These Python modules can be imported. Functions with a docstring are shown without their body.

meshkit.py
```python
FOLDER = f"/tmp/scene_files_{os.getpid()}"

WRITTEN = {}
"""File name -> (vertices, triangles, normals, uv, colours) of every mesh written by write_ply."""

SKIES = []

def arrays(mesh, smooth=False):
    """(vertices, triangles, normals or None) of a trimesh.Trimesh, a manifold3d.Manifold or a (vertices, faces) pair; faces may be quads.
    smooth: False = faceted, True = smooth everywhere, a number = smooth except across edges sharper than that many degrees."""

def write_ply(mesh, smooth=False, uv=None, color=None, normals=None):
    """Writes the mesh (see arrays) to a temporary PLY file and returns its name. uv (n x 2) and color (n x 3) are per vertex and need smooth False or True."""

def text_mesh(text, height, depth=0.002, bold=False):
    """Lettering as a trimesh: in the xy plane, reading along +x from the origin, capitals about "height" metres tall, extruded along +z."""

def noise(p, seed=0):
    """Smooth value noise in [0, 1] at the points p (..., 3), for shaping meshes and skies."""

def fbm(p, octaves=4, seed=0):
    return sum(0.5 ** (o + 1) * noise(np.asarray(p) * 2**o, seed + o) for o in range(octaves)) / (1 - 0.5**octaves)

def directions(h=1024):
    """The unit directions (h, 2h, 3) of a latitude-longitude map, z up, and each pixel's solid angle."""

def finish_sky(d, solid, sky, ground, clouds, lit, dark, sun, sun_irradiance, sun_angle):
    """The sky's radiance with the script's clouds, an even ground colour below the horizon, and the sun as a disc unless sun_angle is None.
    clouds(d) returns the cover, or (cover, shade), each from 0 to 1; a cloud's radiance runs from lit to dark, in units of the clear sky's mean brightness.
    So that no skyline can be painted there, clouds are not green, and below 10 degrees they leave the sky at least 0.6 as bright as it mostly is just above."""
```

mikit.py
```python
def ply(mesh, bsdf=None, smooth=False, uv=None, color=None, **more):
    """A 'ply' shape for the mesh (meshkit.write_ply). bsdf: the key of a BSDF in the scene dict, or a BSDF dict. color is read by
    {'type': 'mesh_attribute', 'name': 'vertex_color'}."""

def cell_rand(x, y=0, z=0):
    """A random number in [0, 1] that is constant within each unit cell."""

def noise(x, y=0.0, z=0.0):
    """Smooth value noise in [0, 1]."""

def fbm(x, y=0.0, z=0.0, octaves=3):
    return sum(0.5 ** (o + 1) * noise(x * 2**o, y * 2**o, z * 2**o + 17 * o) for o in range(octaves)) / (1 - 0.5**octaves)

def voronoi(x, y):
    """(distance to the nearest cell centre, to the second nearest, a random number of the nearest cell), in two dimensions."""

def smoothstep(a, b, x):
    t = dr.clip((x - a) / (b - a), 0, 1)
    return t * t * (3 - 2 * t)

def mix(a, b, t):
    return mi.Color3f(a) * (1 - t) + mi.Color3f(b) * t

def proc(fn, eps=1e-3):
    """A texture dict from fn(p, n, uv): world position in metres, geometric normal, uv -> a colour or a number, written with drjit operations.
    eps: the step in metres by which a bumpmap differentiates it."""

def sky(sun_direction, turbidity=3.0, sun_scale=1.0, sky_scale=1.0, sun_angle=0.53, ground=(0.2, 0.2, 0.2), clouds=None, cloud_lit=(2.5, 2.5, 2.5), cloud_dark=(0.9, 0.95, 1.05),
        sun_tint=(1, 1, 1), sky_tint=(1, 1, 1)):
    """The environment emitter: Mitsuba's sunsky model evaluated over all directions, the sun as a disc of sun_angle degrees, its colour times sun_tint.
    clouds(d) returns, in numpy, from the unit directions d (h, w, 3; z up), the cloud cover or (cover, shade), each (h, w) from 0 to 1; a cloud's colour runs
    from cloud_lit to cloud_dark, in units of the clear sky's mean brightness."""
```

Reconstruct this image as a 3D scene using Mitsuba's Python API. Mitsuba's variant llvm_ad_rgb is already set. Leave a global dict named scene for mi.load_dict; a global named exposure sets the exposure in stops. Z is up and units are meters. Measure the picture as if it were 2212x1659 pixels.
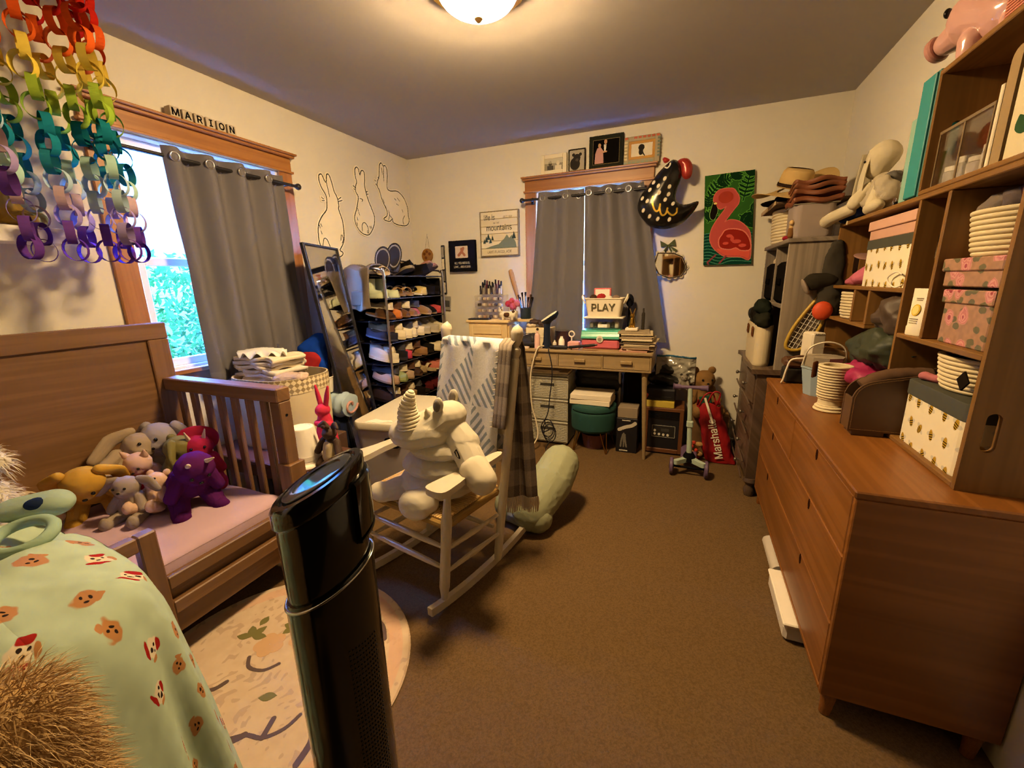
import math, random
import numpy as np, trimesh, mitsuba as mi, drjit as dr, mikit, meshkit
import manifold3d as m3
from scipy.spatial import ConvexHull
from shapely.geometry import Polygon, LineString, Point, MultiPolygon, box as sbox
from shapely.ops import unary_union
from shapely import affinity
from mikit import noise, fbm, voronoi, smoothstep, mix, proc

random.seed(7)
RNG = np.random.default_rng(11)
T4 = mi.ScalarTransform4f
scene, labels = {}, {}

# ---------------------------------------------------------------- camera
yaw, pitch, roll = np.radians([22.57, 13.68, -1.3])
_f = np.array([-math.sin(yaw) * math.cos(pitch), math.cos(yaw) * math.cos(pitch), -math.sin(pitch)])
_r = np.array([math.cos(yaw), math.sin(yaw), 0])
_u = np.cross(_r, _f)
_up = -math.sin(roll) * _r + math.cos(roll) * _u
EYE = np.array([0, 0, 1.35])
scene['camera'] = {'type': 'perspective', 'fov': math.degrees(2 * math.atan(1106 / 905.0)), 'fov_axis': 'x', 'near_clip': 0.02, 'far_clip': 200.0,
                   'to_world': T4().look_at(origin=EYE.tolist(), target=(EYE + _f).tolist(), up=_up.tolist())}

# ---------------------------------------------------------------- sky, exposure
scene['sky'] = mikit.sky((0.55, -0.5, 0.75), turbidity=3.0, sun_scale=0.0, sky_scale=300.0, sun_tint=(0.5, 0.9, 1.3), sky_tint=(0.40, 0.66, 1.35), ground=(0.25, 0.3, 0.25))
SKY_GAIN = 1.0
exposure = 2.25
LAMP = (-0.82, 1.72)
LAMP_RGB = (72.0, 48.5, 22.5)

# ---------------------------------------------------------------- materials
def lin(h):
    h = h.lstrip('#')
    c = np.array([int(h[i:i + 2], 16) / 255 for i in (0, 2, 4)])
    return np.where(c <= 0.04045, c / 12.92, ((c + 0.055) / 1.055) ** 2.4).tolist()
def rgb(h):
    return {'type': 'rgb', 'value': lin(h) if isinstance(h, str) else list(h)}
def M(name, col, rough=0.7, metal=0.0, spec=0.4, bump=None, **kw):
    """A material under a plain name; col is '#rrggbb' or a procedural texture."""
    k = 'material_' + name
    if k not in scene:
        tex = col if isinstance(col, dict) else rgb(col)
        if rough >= 0.85 and not metal and not kw:
            b = {'type': 'diffuse', 'reflectance': tex}
        else:
            b = {'type': 'principled', 'base_color': tex, 'roughness': rough, 'metallic': metal, 'specular': spec, **kw}
        if bump:
            b = {'type': 'bumpmap', 'arbitrary': bump, 'scale': 1.0, 'bsdf': b}
        scene[k] = {'type': 'twosided', 'bsdf': b}
    return k
def C(h, rough=0.9):
    """Plain matt colour."""
    return M(('gloss' if rough < 0.85 else 'matt') + f'_{h.lstrip("#")}_{int(rough*100)}', h, rough)
scene['material_clear_glass'] = {'type': 'thindielectric', 'int_ior': 1.5}
scene['material_clear_plastic'] = {'type': 'thindielectric', 'int_ior': 1.3}
GLASS, CLEAR = 'material_clear_glass', 'material_clear_plastic'

def wood(c0, c1, c2, sx=9.0, sy=70.0, knots=False):
    a, b, c = lin(c0), lin(c1), lin(c2)
    def fn(p, n, uv):
        w = 0.25 * noise(uv.x * 2.0, uv.y * 5.0)
        g = fbm(uv.x * sx * 0.25 + 3, (uv.y + 0.06 * w) * sy, octaves=3)
        s = fbm(uv.x * 1.1, uv.y * 9.0 + w * 2, octaves=2)
        col = mix(a, b, smoothstep(0.3, 0.72, g))
        return col * (1 - 0.55 * smoothstep(0.5, 0.8, s)) + mi.Color3f(c) * (0.55 * smoothstep(0.5, 0.8, s))
    return proc(fn)
PINE = M('pine_trim', wood('#915c2c', '#a06c38', '#7a481f'), 0.42)
CRIB = M('crib_wood', wood('#68492c', '#745334', '#5a3e24'), 0.45)
TEAK = M('teak', wood('#72441a', '#7d4d21', '#603813'), 0.38)
HUTCHW = M('hutch_pine', wood('#704d22', '#7a562a', '#5e401b'), 0.5)
TAUPE = M('taupe_wood', wood('#86714e', '#927c58', '#78634a'), 0.5)
GREYW = M('grey_weathered_wood', wood('#6f6458', '#85796b', '#564c42', 6, 60), 0.7)
DARKW = M('dark_wood', wood('#4a3a2c', '#57463a', '#3a2c22'), 0.4)
BLOND = M('blond_wood', wood('#d2b888', '#dcc496', '#c4a878'), 0.45)
WHITEP = C('#e8e4dc', 0.5)
CHROME = M('chrome', '#c9c9cc', 0.18, 1.0)
BRASS = M('brass', '#c9a45c', 0.28, 1.0)
BLACK = C('#16151a', 0.45)
GLOSSBLACK = M('gloss_black', '#050506', 0.08, 0, 0.5, clearcoat=0.6, clearcoat_gloss=0.95)
MATTBLACK = C('#131214')
WHITE = C('#efece6')
CREAM = C('#e6dcc6')

# ---------------------------------------------------------------- mesh helpers: a mesh is (vertices, triangles)
def A(x):
    return np.asarray(x, float)
def unit(v):
    v = A(v)
    return v / max(np.linalg.norm(v), 1e-12)
def join(*ms):
    ms = [m for k in ms for m in (k if isinstance(k, list) else [k])]
    vs, fs, o = [], [], 0
    for v, f in ms:
        vs.append(A(v)); fs.append(np.asarray(f) + o); o += len(v)
    return np.vstack(vs), np.vstack(fs)
def mv(m, x=0, y=0, z=0):
    return m[0] + A([x, y, z]), m[1]
def sc(m, sx, sy=None, sz=None):
    s = A([sx, sx if sy is None else sy, sx if sz is None else sz])
    f = m[1] if np.prod(s) > 0 else m[1][:, ::-1]
    return m[0] * s, f
def R3(axis, deg):
    a = unit({'x': [1, 0, 0], 'y': [0, 1, 0], 'z': [0, 0, 1]}[axis] if isinstance(axis, str) else axis)
    t = math.radians(deg)
    K = np.array([[0, -a[2], a[1]], [a[2], 0, -a[0]], [-a[1], a[0], 0]])
    return np.eye(3) + math.sin(t) * K + (1 - math.cos(t)) * K @ K
def ro(m, axis, deg, c=(0, 0, 0)):
    return (m[0] - A(c)) @ R3(axis, deg).T + A(c), m[1]
def fr(m, o, u, v, w=None):
    """Local x, y, z of a mesh along u, v, w from o."""
    u, v = A(u), A(v)
    w = np.cross(u, v) if w is None else A(w)
    f = m[1] if np.dot(np.cross(u, v), w) > 0 else m[1][:, ::-1]
    return m[0] @ np.array([u, v, w]) + A(o), f
_corner = [(a, b, c) for a in (-1, 1) for b in (-1, 1) for c in (-1, 1)]
def _bevel(b):
    out = []
    for s in _corner:
        for k in range(3):
            out.append([s[j] * (0.5 - (0 if j == k else b)) for j in range(3)])
    return A(out)
_h = ConvexHull(_bevel(0.1))
_bf = _h.simplices.copy()
for _i, _t in enumerate(_bf):
    _p = _bevel(0.1)[_t]
    if np.dot(np.cross(_p[1] - _p[0], _p[2] - _p[0]), _p.mean(0)) < 0:
        _bf[_i] = _t[::-1]
_sg = A([s for s in _corner for k in range(3)])
_in = A([[0 if j == k else 1 for j in range(3)] for s in _corner for k in range(3)])
def bx(x0, x1, y0, y1, z0, z1, b=0.003):
    lo, hi = A([min(x0, x1), min(y0, y1), min(z0, z1)]), A([max(x0, x1), max(y0, y1), max(z0, z1)])
    b = min(b, 0.3 * (hi - lo).min())
    return (lo + hi) / 2 + _sg * ((hi - lo) / 2 - _in * b), _bf
def bc(c, s, b=0.003):
    """Box by centre and size."""
    return bx(c[0] - s[0] / 2, c[0] + s[0] / 2, c[1] - s[1] / 2, c[1] + s[1] / 2, c[2] - s[2] / 2, c[2] + s[2] / 2, b)
def loft(rings, cap=True, closed=False):
    rings = [A(r) for r in rings]
    n, k = len(rings[0]), len(rings)
    v = np.vstack(rings)
    i, j = np.meshgrid(np.arange(k if closed else k - 1), np.arange(n), indexing='ij')
    a, b = i * n + j, i * n + (j + 1) % n
    c, d = ((i + 1) % k) * n + (j + 1) % n, ((i + 1) % k) * n + j
    f = np.vstack([np.stack([a, b, c], -1).reshape(-1, 3), np.stack([a, c, d], -1).reshape(-1, 3)])
    if cap and not closed:
        v = np.vstack([v, rings[0].mean(0), rings[-1].mean(0)])
        j = np.arange(n)
        f = np.vstack([f, np.stack([(j + 1) % n, j, np.full(n, n * k)], 1), np.stack([(k - 1) * n + j, (k - 1) * n + (j + 1) % n, np.full(n, n * k + 1)], 1)])
    return v, f
def basis(d):
    d = unit(d)
    a = np.cross([0, 0, 1.0], d) if abs(d[2]) < 0.95 else np.cross([1.0, 0, 0], d)
    a = unit(a)
    return a, np.cross(d, a)
def cyl(p0, p1, r0, r1=None, n=16):
    p0, p1 = A(p0), A(p1)
    a, b = basis(p1 - p0)
    t = np.arange(n) * 2 * np.pi / n
    c = np.cos(t)[:, None] * a + np.sin(t)[:, None] * b
    return loft([p0 + c * r0, p1 + c * (r0 if r1 is None else r1)])
def tube(pts, r, n=8, closed=False):
    p = A(pts)
    k = len(p)
    t = np.roll(p, -1, 0) - np.roll(p, 1, 0) if closed else np.gradient(p, axis=0)
    t /= np.linalg.norm(t, axis=1, keepdims=True) + 1e-12
    a, b = basis(t[0])
    ang = np.arange(n) * 2 * np.pi / n
    r = np.broadcast_to(r, (k,))
    rings = []
    for i in range(k):
        a = unit(a - t[i] * np.dot(a, t[i]))
        b = np.cross(t[i], a)
        rings.append(p[i] + r[i] * (np.cos(ang)[:, None] * a + np.sin(ang)[:, None] * b))
    return loft(rings, closed=closed)
def lathe(prof, c=(0, 0, 0), n=28, sx=1.0, sy=1.0):
    t = np.arange(n) * 2 * np.pi / n
    return loft([np.stack([c[0] + r * sx * np.cos(t), c[1] + r * sy * np.sin(t), np.full(n, c[2] + z)], 1) for r, z in prof])
_ico = {s: trimesh.creation.icosphere(subdivisions=s) for s in (1, 2, 3)}
def ell(c, r, axis=None, deg=0, sub=2):
    m = _ico[sub]
    r = (r, r, r) if np.isscalar(r) else r
    v = m.vertices * A(r)
    if axis is not None:
        v = v @ R3(axis, deg).T
    return v + A(c), m.faces
def sheet(P, thick=0.003):
    """A grid of points (nu, nv, 3) as a closed sheet of some thickness."""
    P = A(P)
    nu, nv = P.shape[:2]
    n = np.cross(np.gradient(P, axis=0), np.gradient(P, axis=1))
    n /= np.linalg.norm(n, axis=-1, keepdims=True) + 1e-12
    v = np.vstack([(P + n * thick / 2).reshape(-1, 3), (P - n * thick / 2).reshape(-1, 3)])
    i, j = np.meshgrid(np.arange(nu - 1), np.arange(nv - 1), indexing='ij')
    a, b, c, d = i * nv + j, (i + 1) * nv + j, (i + 1) * nv + j + 1, i * nv + j + 1
    top = np.vstack([np.stack([a, b, c], -1).reshape(-1, 3), np.stack([a, c, d], -1).reshape(-1, 3)])
    N = nu * nv
    rim = np.concatenate([np.arange(nv), np.arange(1, nu) * nv + nv - 1, (nu - 1) * nv + np.arange(nv - 2, -1, -1), np.arange(nu - 2, 0, -1) * nv])
    q = np.roll(rim, -1)
    side = np.vstack([np.stack([rim, q, q + N], 1), np.stack([rim, q + N, rim + N], 1)])
    return v, np.vstack([top, top[:, ::-1] + N, side])
def spline(pts, n=8, closed=False):
    p = A(pts)
    k = len(p)
    out = []
    for i in range(k if closed else k - 1):
        g = (lambda j: p[j % k]) if closed else (lambda j: p[min(max(j, 0), k - 1)])
        a, b, c, d = g(i - 1), g(i), g(i + 1), g(i + 2)
        for s in np.arange(n) / n:
            out.append(0.5 * (2 * b + (c - a) * s + (2 * a - 5 * b + 4 * c - d) * s * s + (3 * b - a - 3 * c + d) * s ** 3))
    if not closed:
        out.append(p[-1])
    return A(out)
def ext(poly, h):
    polys = [g for g in getattr(poly, 'geoms', [poly]) if g.geom_type == 'Polygon' and g.area > 1e-9]
    ms = [trimesh.creation.extrude_polygon(g, h, engine='earcut') for g in polys]
    return join([(np.array(m.vertices), np.array(m.faces)) for m in ms])
def blobm(bones, edge=0.014, it=8):
    """Bones ((x,y,z),r,(x,y,z),r) or balls ((x,y,z),r) as one smooth skin."""
    ms = []
    for b in bones:
        q = [(b[i], b[i + 1]) for i in range(0, len(b), 2)]
        s = []
        for c, r in q:
            k = m3.Manifold.sphere(1.0, 16)
            rr = (r, r, r) if np.isscalar(r) else r
            s.append(k.scale(list(map(float, rr))).translate(list(map(float, c))))
        ms.append(m3.Manifold.batch_hull(s) if len(s) > 1 else s[0])
    m = m3.Manifold.batch_boolean(ms, m3.OpType.Add).refine_to_length(edge)
    g = m.to_mesh()
    t = trimesh.Trimesh(np.array(g.vert_properties[:, :3], float), np.array(g.tri_verts), process=True)
    trimesh.smoothing.filter_taubin(t, iterations=it)
    return np.array(t.vertices), np.array(t.faces)
def fuzz(m, amp=0.003, f=60, seed=0):
    """Small bumps along the normals (plush, crumpled cloth)."""
    t = trimesh.Trimesh(*m, process=False)
    d = meshkit.fbm(t.vertices * f, 3, seed) - 0.5
    return np.array(t.vertices + t.vertex_normals * (2 * amp * d)[:, None]), m[1]
def text(s, h, depth=0.0015, bold=False, sx=1.0):
    m = meshkit.text_mesh(s, h, depth, bold)
    v = np.array(m.vertices)
    v[:, 0] = (v[:, 0] - (v[:, 0].max() + v[:, 0].min()) / 2) * sx
    return v, np.array(m.faces)

# ---------------------------------------------------------------- scene helpers
_count = {}
def key(base):
    n = _count.get(base, 0)
    _count[base] = n + 1
    return base if n == 0 else f'{base}_{n:03d}'
def thing(name, label, cat, group=None):
    k = key(name)
    labels[k] = {'label': label, 'category': cat}
    if group:
        labels[k]['group'] = group
    return k
def add(name, mesh, m, parent=None, label=None, cat=None, group=None, kind=None, smooth=35, grain=None, uv=None, color=None, **more):
    k = key((parent + '__' if parent else '') + name)
    if grain is not None:      # wood: u runs along the grain, in metres
        v, f = A(mesh[0]), np.asarray(mesh[1])
        v = v[f].reshape(-1, 3)
        o = [j for j in range(3) if j != grain]
        off = RNG.random(2) * 5
        uv = np.stack([v[:, grain] + off[0], v[:, o[0]] + 0.83 * v[:, o[1]] + off[1]], 1)
        mesh, smooth = (v, np.arange(len(v)).reshape(-1, 3)), False
    scene[k] = mikit.ply(mesh, m, smooth, uv, color, **more) if not isinstance(mesh, dict) else mesh
    d = {a: b for a, b in (('label', label), ('category', cat), ('group', group), ('kind', kind)) if b}
    if d:
        labels[k] = d
    return k
def struct(name, mesh, m, **kw):
    return add(name, mesh, m, kind='structure', **kw)
# ================================================================ the room
XL, XR, YB, YF, ZC = -2.5, 0.886, 3.6, -0.3, 2.475
_paint = lin('#d6d0c2')
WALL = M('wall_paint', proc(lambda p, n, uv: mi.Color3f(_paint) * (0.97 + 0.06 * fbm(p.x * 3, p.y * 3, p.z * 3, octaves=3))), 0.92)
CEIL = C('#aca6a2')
_ca, _cb, _cc = lin('#5d4830'), lin('#6a5338'), lin('#4d3a24')
CARPET = M('carpet', proc(lambda p, n, uv: mix(mix(_ca, _cb, noise(p.x * 420, p.y * 420)), _cc, 0.5 * smoothstep(0.4, 0.7, fbm(p.x * 190, p.y * 190, 0.3, octaves=3)))), 0.95)

def wall_with_hole(x0, x1, y0, y1, hole, axis):
    """A wall slab between z 0 and ZC with one opening (a, b, z0, z1) along the given axis."""
    a, b, z0, z1 = hole
    if axis == 1:
        return join(bx(x0, x1, y0, a, 0, ZC, 0), bx(x0, x1, b, y1, 0, ZC, 0), bx(x0, x1, a, b, 0, z0, 0), bx(x0, x1, a, b, z1, ZC, 0))
    return join(bx(x0, a, y0, y1, 0, ZC, 0), bx(b, x1, y0, y1, 0, ZC, 0), bx(a, b, y0, y1, 0, z0, 0), bx(a, b, y0, y1, z1, ZC, 0))
struct('floor', bx(XL - .12, XR + .12, YF - .12, YB + .12, -0.1, 0, 0), CARPET)
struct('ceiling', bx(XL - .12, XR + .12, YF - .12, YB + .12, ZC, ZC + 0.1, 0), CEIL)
W1 = (1.272, 2.152, 0.93, 2.08)
W2 = (-1.232, -0.392, 0.93, 2.08)
struct('wall_left', wall_with_hole(XL - .12, XL, YF - .12, YB + .12, W1, 1), WALL)
struct('wall_back', wall_with_hole(XL, XR, YB, YB + .12, W2, 0), WALL)
struct('wall_right', bx(XR, XR + .12, YF - .12, YB + .12, 0, ZC, 0), WALL)
# the camera stands in a wide doorway; behind it an unseen, near-black hall, added to cut bounced light
struct('wall_front', join(bx(XL, -1.25, YF - .12, YF, 0, ZC, 0), bx(-1.25, XR, YF - .12, YF, 2.1, ZC, 0)), WALL)
DARK_HALL = C('#2a2521')
struct('wall_added_hall', join(bx(XL - .12, XR + .12, -2.42, -2.3, 0, ZC, 0), bx(XL - .12, XL, -2.3, YF - .12, 0, ZC, 0), bx(XR, XR + .12, -2.3, YF - .12, 0, ZC, 0)), DARK_HALL)
struct('floor_added_hall', bx(XL - .12, XR + .12, -2.42, YF - .12, -.1, -.001, 0), DARK_HALL)
struct('ceiling_added_hall', bx(XL - .12, XR + .12, -2.42, YF - .12, ZC, ZC + .1, 0), DARK_HALL)

def window(n, hole, P, boards=True):
    """Double-hung window; P(a, d, z) maps along-wall, inwards, up to the room."""
    a, b, z0, z1 = hole
    def B(a0, a1, d0, d1, c0, c1, bev=.003):
        p, q = P(a0, d0, c0), P(a1, d1, c1)
        return bx(p[0], q[0], p[1], q[1], c0, c1, bev)
    ga = 1 if n == 1 else 0
    w = struct(f'window_{n}', join(B(a, a + .012, -.115, .0, z0, z1), B(b - .012, b, -.115, .0, z0, z1), B(a, b, -.115, 0, z1 - .012, z1), B(a, b, -.115, 0, z0, z0 + .02)), WHITEP)
    zm = (z0 + z1) / 2 - 0.03
    for (c0, c1, d) in ((zm, z1 - .012, -.085), (z0 + .02, zm + .035, -.05)):
        s = add('sash', join(B(a + .012, a + .05, d, d + .03, c0, c1), B(b - .05, b - .012, d, d + .03, c0, c1), B(a + .05, b - .05, d, d + .03, c0, c0 + .04), B(a + .05, b - .05, d, d + .03, c1 - .04, c1)), WHITEP, w)
        q = [P(a + .05, d + .015, c0 + .04), P(b - .05, d + .015, c0 + .04), P(b - .05, d + .015, c1 - .04), P(a + .05, d + .015, c1 - .04)]
        add('pane', (A(q), np.array([[0, 1, 2], [0, 2, 3]])), GLASS, s, smooth=False)
    # casing of stained pine: two legs, a head board with a crown, a sill and an apron
    t = struct(f'trim_{n}', B(a - .098, a, 0, .02, z0 - .02, z1 + .0), PINE, grain=2)
    add('casing_leg', B(b, b + .098, 0, .02, z0 - .02, z1), PINE, t, grain=2)
    add('head_board', B(a - .098, b + .098, 0, .024, z1, z1 + .085), PINE, t, grain=ga)
    add('bead', B(a - .108, b + .108, 0, .034, z1 - .006, z1 + .008), PINE, t, grain=ga)
    add('crown', join(B(a - .112, b + .112, 0, .05, z1 + .085, z1 + .1), B(a - .12, b + .12, 0, .066, z1 + .1, z1 + .112)), PINE, t, grain=ga)
    add('sill', B(a - .11, b + .11, 0, .05, z0 - .02, z0 + .005), PINE, t, grain=ga)
    add('apron', B(a - .09, b + .09, 0, .018, z0 - .1, z0 - .02), PINE, t, grain=ga)
    return w
window(1, W1, lambda a, d, z: (XL + d, a, z))
window(2, W2, lambda a, d, z: (a, YB - d, z))

# ---------------------------------------------------------------- outdoors, seen through the left window
lw = lin('#c9d3d6')
SIDING = M('white_siding', '#424d55', 0.6)  # white boards coloured dark so the daylight does not burn them out
struct('added_upper_block', bx(XL - .12, XR + .12, -2.42, YB + .12, ZC + .101, 5.6, 0), C('#b9b4aa'))  # unseen upper storey, added to shade the neighbour's siding from the sky
h = thing('neighbour_house', 'darkened white clapboard house wall seen through the left window above the leaves', 'house')
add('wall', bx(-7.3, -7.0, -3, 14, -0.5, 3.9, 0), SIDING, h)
add('roof', join(bx(-7.9, -6.4, -3.3, 14.3, 3.9, 4.0, 0)), C('#6a6a6c'), h)  # unseen eave, its overhang sized for the sky it blocks
for i in range(21):
    z = 1.5 + i * 0.115
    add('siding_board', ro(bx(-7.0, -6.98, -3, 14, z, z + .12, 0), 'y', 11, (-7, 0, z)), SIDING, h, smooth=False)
struct('ground', bx(-40, 40, -40, 40, -0.6, -0.5, 0), C('#2a3122'))
def leaves(n, x, y, z, size, seed):
    g = np.random.default_rng(seed)
    c = np.stack([g.uniform(*x, n), g.uniform(*y, n), g.uniform(*z, n)], 1)
    c[:, 0] += 0.35 * np.sin(c[:, 1] * 3) * np.cos(c[:, 2] * 2.3)
    u = g.normal(size=(n, 3)); u /= np.linalg.norm(u, axis=1, keepdims=True)
    w = np.cross(u, g.normal(size=(n, 3))); w /= np.linalg.norm(w, axis=1, keepdims=True)
    s = size * g.uniform(.6, 1.3, (n, 1))
    v = np.stack([c - u * s, c + w * s * .4, c + u * s, c - w * s * .4], 1).reshape(-1, 3)
    i = np.arange(n)[:, None] * 4
    return v, np.vstack([i + [0, 1, 2], i + [0, 2, 3]])
scene['material_leaf'] = {'type': 'principledthin', 'base_color': rgb('#2c5a2a'), 'diff_trans': 0.6, 'roughness': 0.5}
b = thing('hedge', 'leafy green bush outside the lower left window pane', 'bush')
add('foliage', leaves(16000, (-6.2, -5.0), (0.6, 7.0), (-0.5, 1.75), 0.055, 3), 'material_leaf', b, kind='stuff', smooth=False)
for y in (1.5, 2.6, 3.8, 5.2):
    add('stem', tube(spline([(-5.6, y, -.5), (-5.5, y + .1, .4), (-5.6, y + .2, 1.3)]), .03, 6), C('#5a4632'), b)

# ---------------------------------------------------------------- ceiling lamp
l = thing('ceiling_lamp', 'round flush ceiling lamp with frosted glass dome and brass finial', 'lamp')
lx, ly = LAMP
add('pan', lathe([(.0, ZC), (.165, ZC), (.188, ZC - .02), (.19, ZC - .037), (.0, ZC - .035)], (lx, ly, 0)), BRASS, l)
dome = [(.158, ZC - .036)] + [(.158 * math.cos(t), ZC - .036 - .088 * math.sin(t)) for t in np.linspace(.08, math.pi / 2 - .08, 10)]
dm = lathe(dome, (lx, ly, 0), 40)
_c = A([lx, ly, ZC - .05])
_t = trimesh.Trimesh(*dm, process=False)
_fl = np.einsum('ij,ij->i', _t.face_normals, _t.triangles_center - _c) < 0
dm[1][_fl] = dm[1][_fl][:, ::-1]
add('dome', dm, WHITE, l, smooth=True, emitter={'type': 'area', 'radiance': {'type': 'rgb', 'value': list(LAMP_RGB)}})
add('finial', lathe([(.0, ZC - .13), (.014, ZC - .128), (.016, ZC - .138), (.008, ZC - .148), (.0, ZC - .152)], (lx, ly, 0), 16), BRASS, l)
# ================================================================ curtains, rods
CURT = C('#66646a', 0.95)
GROM = M('grommet', '#d8d8da', 0.15, 1.0)
ROD = C('#1b1a1c', 0.4)
def curtain(label, P, a0, a1, b0, b1, zt, zb, folds, amp, n=90, seed=0, hemwave=0.0):
    """Grommet curtain between a0..a1 at the top and b0..b1 at the hem; P(a, d, z) maps along-wall, into the room, up."""
    t = thing('curtain', label, 'curtain', None)
    u, w = np.linspace(0, 1, n), np.linspace(0, 1, 40)
    U, W = np.meshgrid(u, w, indexing='ij')
    a = (a0 + (a1 - a0) * U) * (1 - W) + (b0 + (b1 - b0) * U) * W
    nz = meshkit.fbm(np.stack([U * 5, W * 2.2, U * 0 + seed], -1), 3, seed) - 0.5
    ph = 2 * np.pi * folds * U + 1.6 * nz * W
    d = amp * np.sin(ph) * (1 - 0.25 * W) + 0.05 * nz * W
    z = zt + (zb - zt) * W + hemwave * np.sin(3 * U) * W
    pts = np.array([[P(a[i, j], d[i, j], z[i, j]) for j in range(40)] for i in range(n)])
    add('panel', sheet(pts, .0025), CURT, t, smooth=True)
    hem = pts[:, -3:].copy()
    add('hem', sheet(hem, .006), CURT, t, smooth=True)
    for k in range(int(2 * folds)):
        uu = (k + .5) / (2 * folds) + .0
        uu = round(k / (2 * folds) * 1.0 + 0.25 / folds, 4)
        i = min(int(uu * (n - 1)), n - 2)
        c = pts[i, 2]
        tang = unit(pts[i + 1, 2] - pts[i, 2])
        c = c + A([0, 0, zt - 0.045 - c[2]])
        th = np.linspace(0, 2 * np.pi, 20, endpoint=False)
        ring = c + .02 * (np.cos(th)[:, None] * tang + np.sin(th)[:, None] * A([0, 0, 1]))
        add('grommet', tube(ring, .005, 6, True), GROM, t, smooth=True)
    return t
def rod(label, p0, p1, wall):
    t = thing('curtain_rod', label, 'curtain rod')
    add('rod', cyl(p0, p1, .0095, n=12), ROD, t)
    d = unit(A(p1) - A(p0))
    for p, s in ((A(p0), -1), (A(p1), 1)):
        add('finial', join(ell(p + d * s * .02, .02), cyl(p, p + d * s * .012, .013)), ROD, t)
        q = p - d * s * .05
        add('bracket', join(bc(q + A(wall) * .045, [.014 + abs(wall[0]) * .09, .014 + abs(wall[1]) * .09, .014]), bc(q + A(wall) * .075, [.02, .02, .05])), ROD, t)
PL = lambda a, d, z: (XL + .095 + d, a, z)
PB = lambda a, d, z: (a, YB - .095 - d, z)
rod('black curtain rod above the left window, behind the paper chains', (XL + .095, 1.14, 1.985), (XL + .095, 2.2, 1.985), (-1, 0, 0))
rod('black curtain rod above the back window, under the framed photos', (-1.31, YB - .095, 2.005), (-.31, YB - .095, 2.005), (0, 1, 0))
curtain('grey grommet curtain on the left window with a bright daylit edge', PL, 1.43, 2.11, 1.455, 2.12, 2.03, .84, 4, .034, seed=1)
curtain('left grey curtain panel of the back window, hanging almost flat', PB, -1.185, -.805, -1.29, -.80, 2.05, .855, 2, .022, seed=2)
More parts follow.
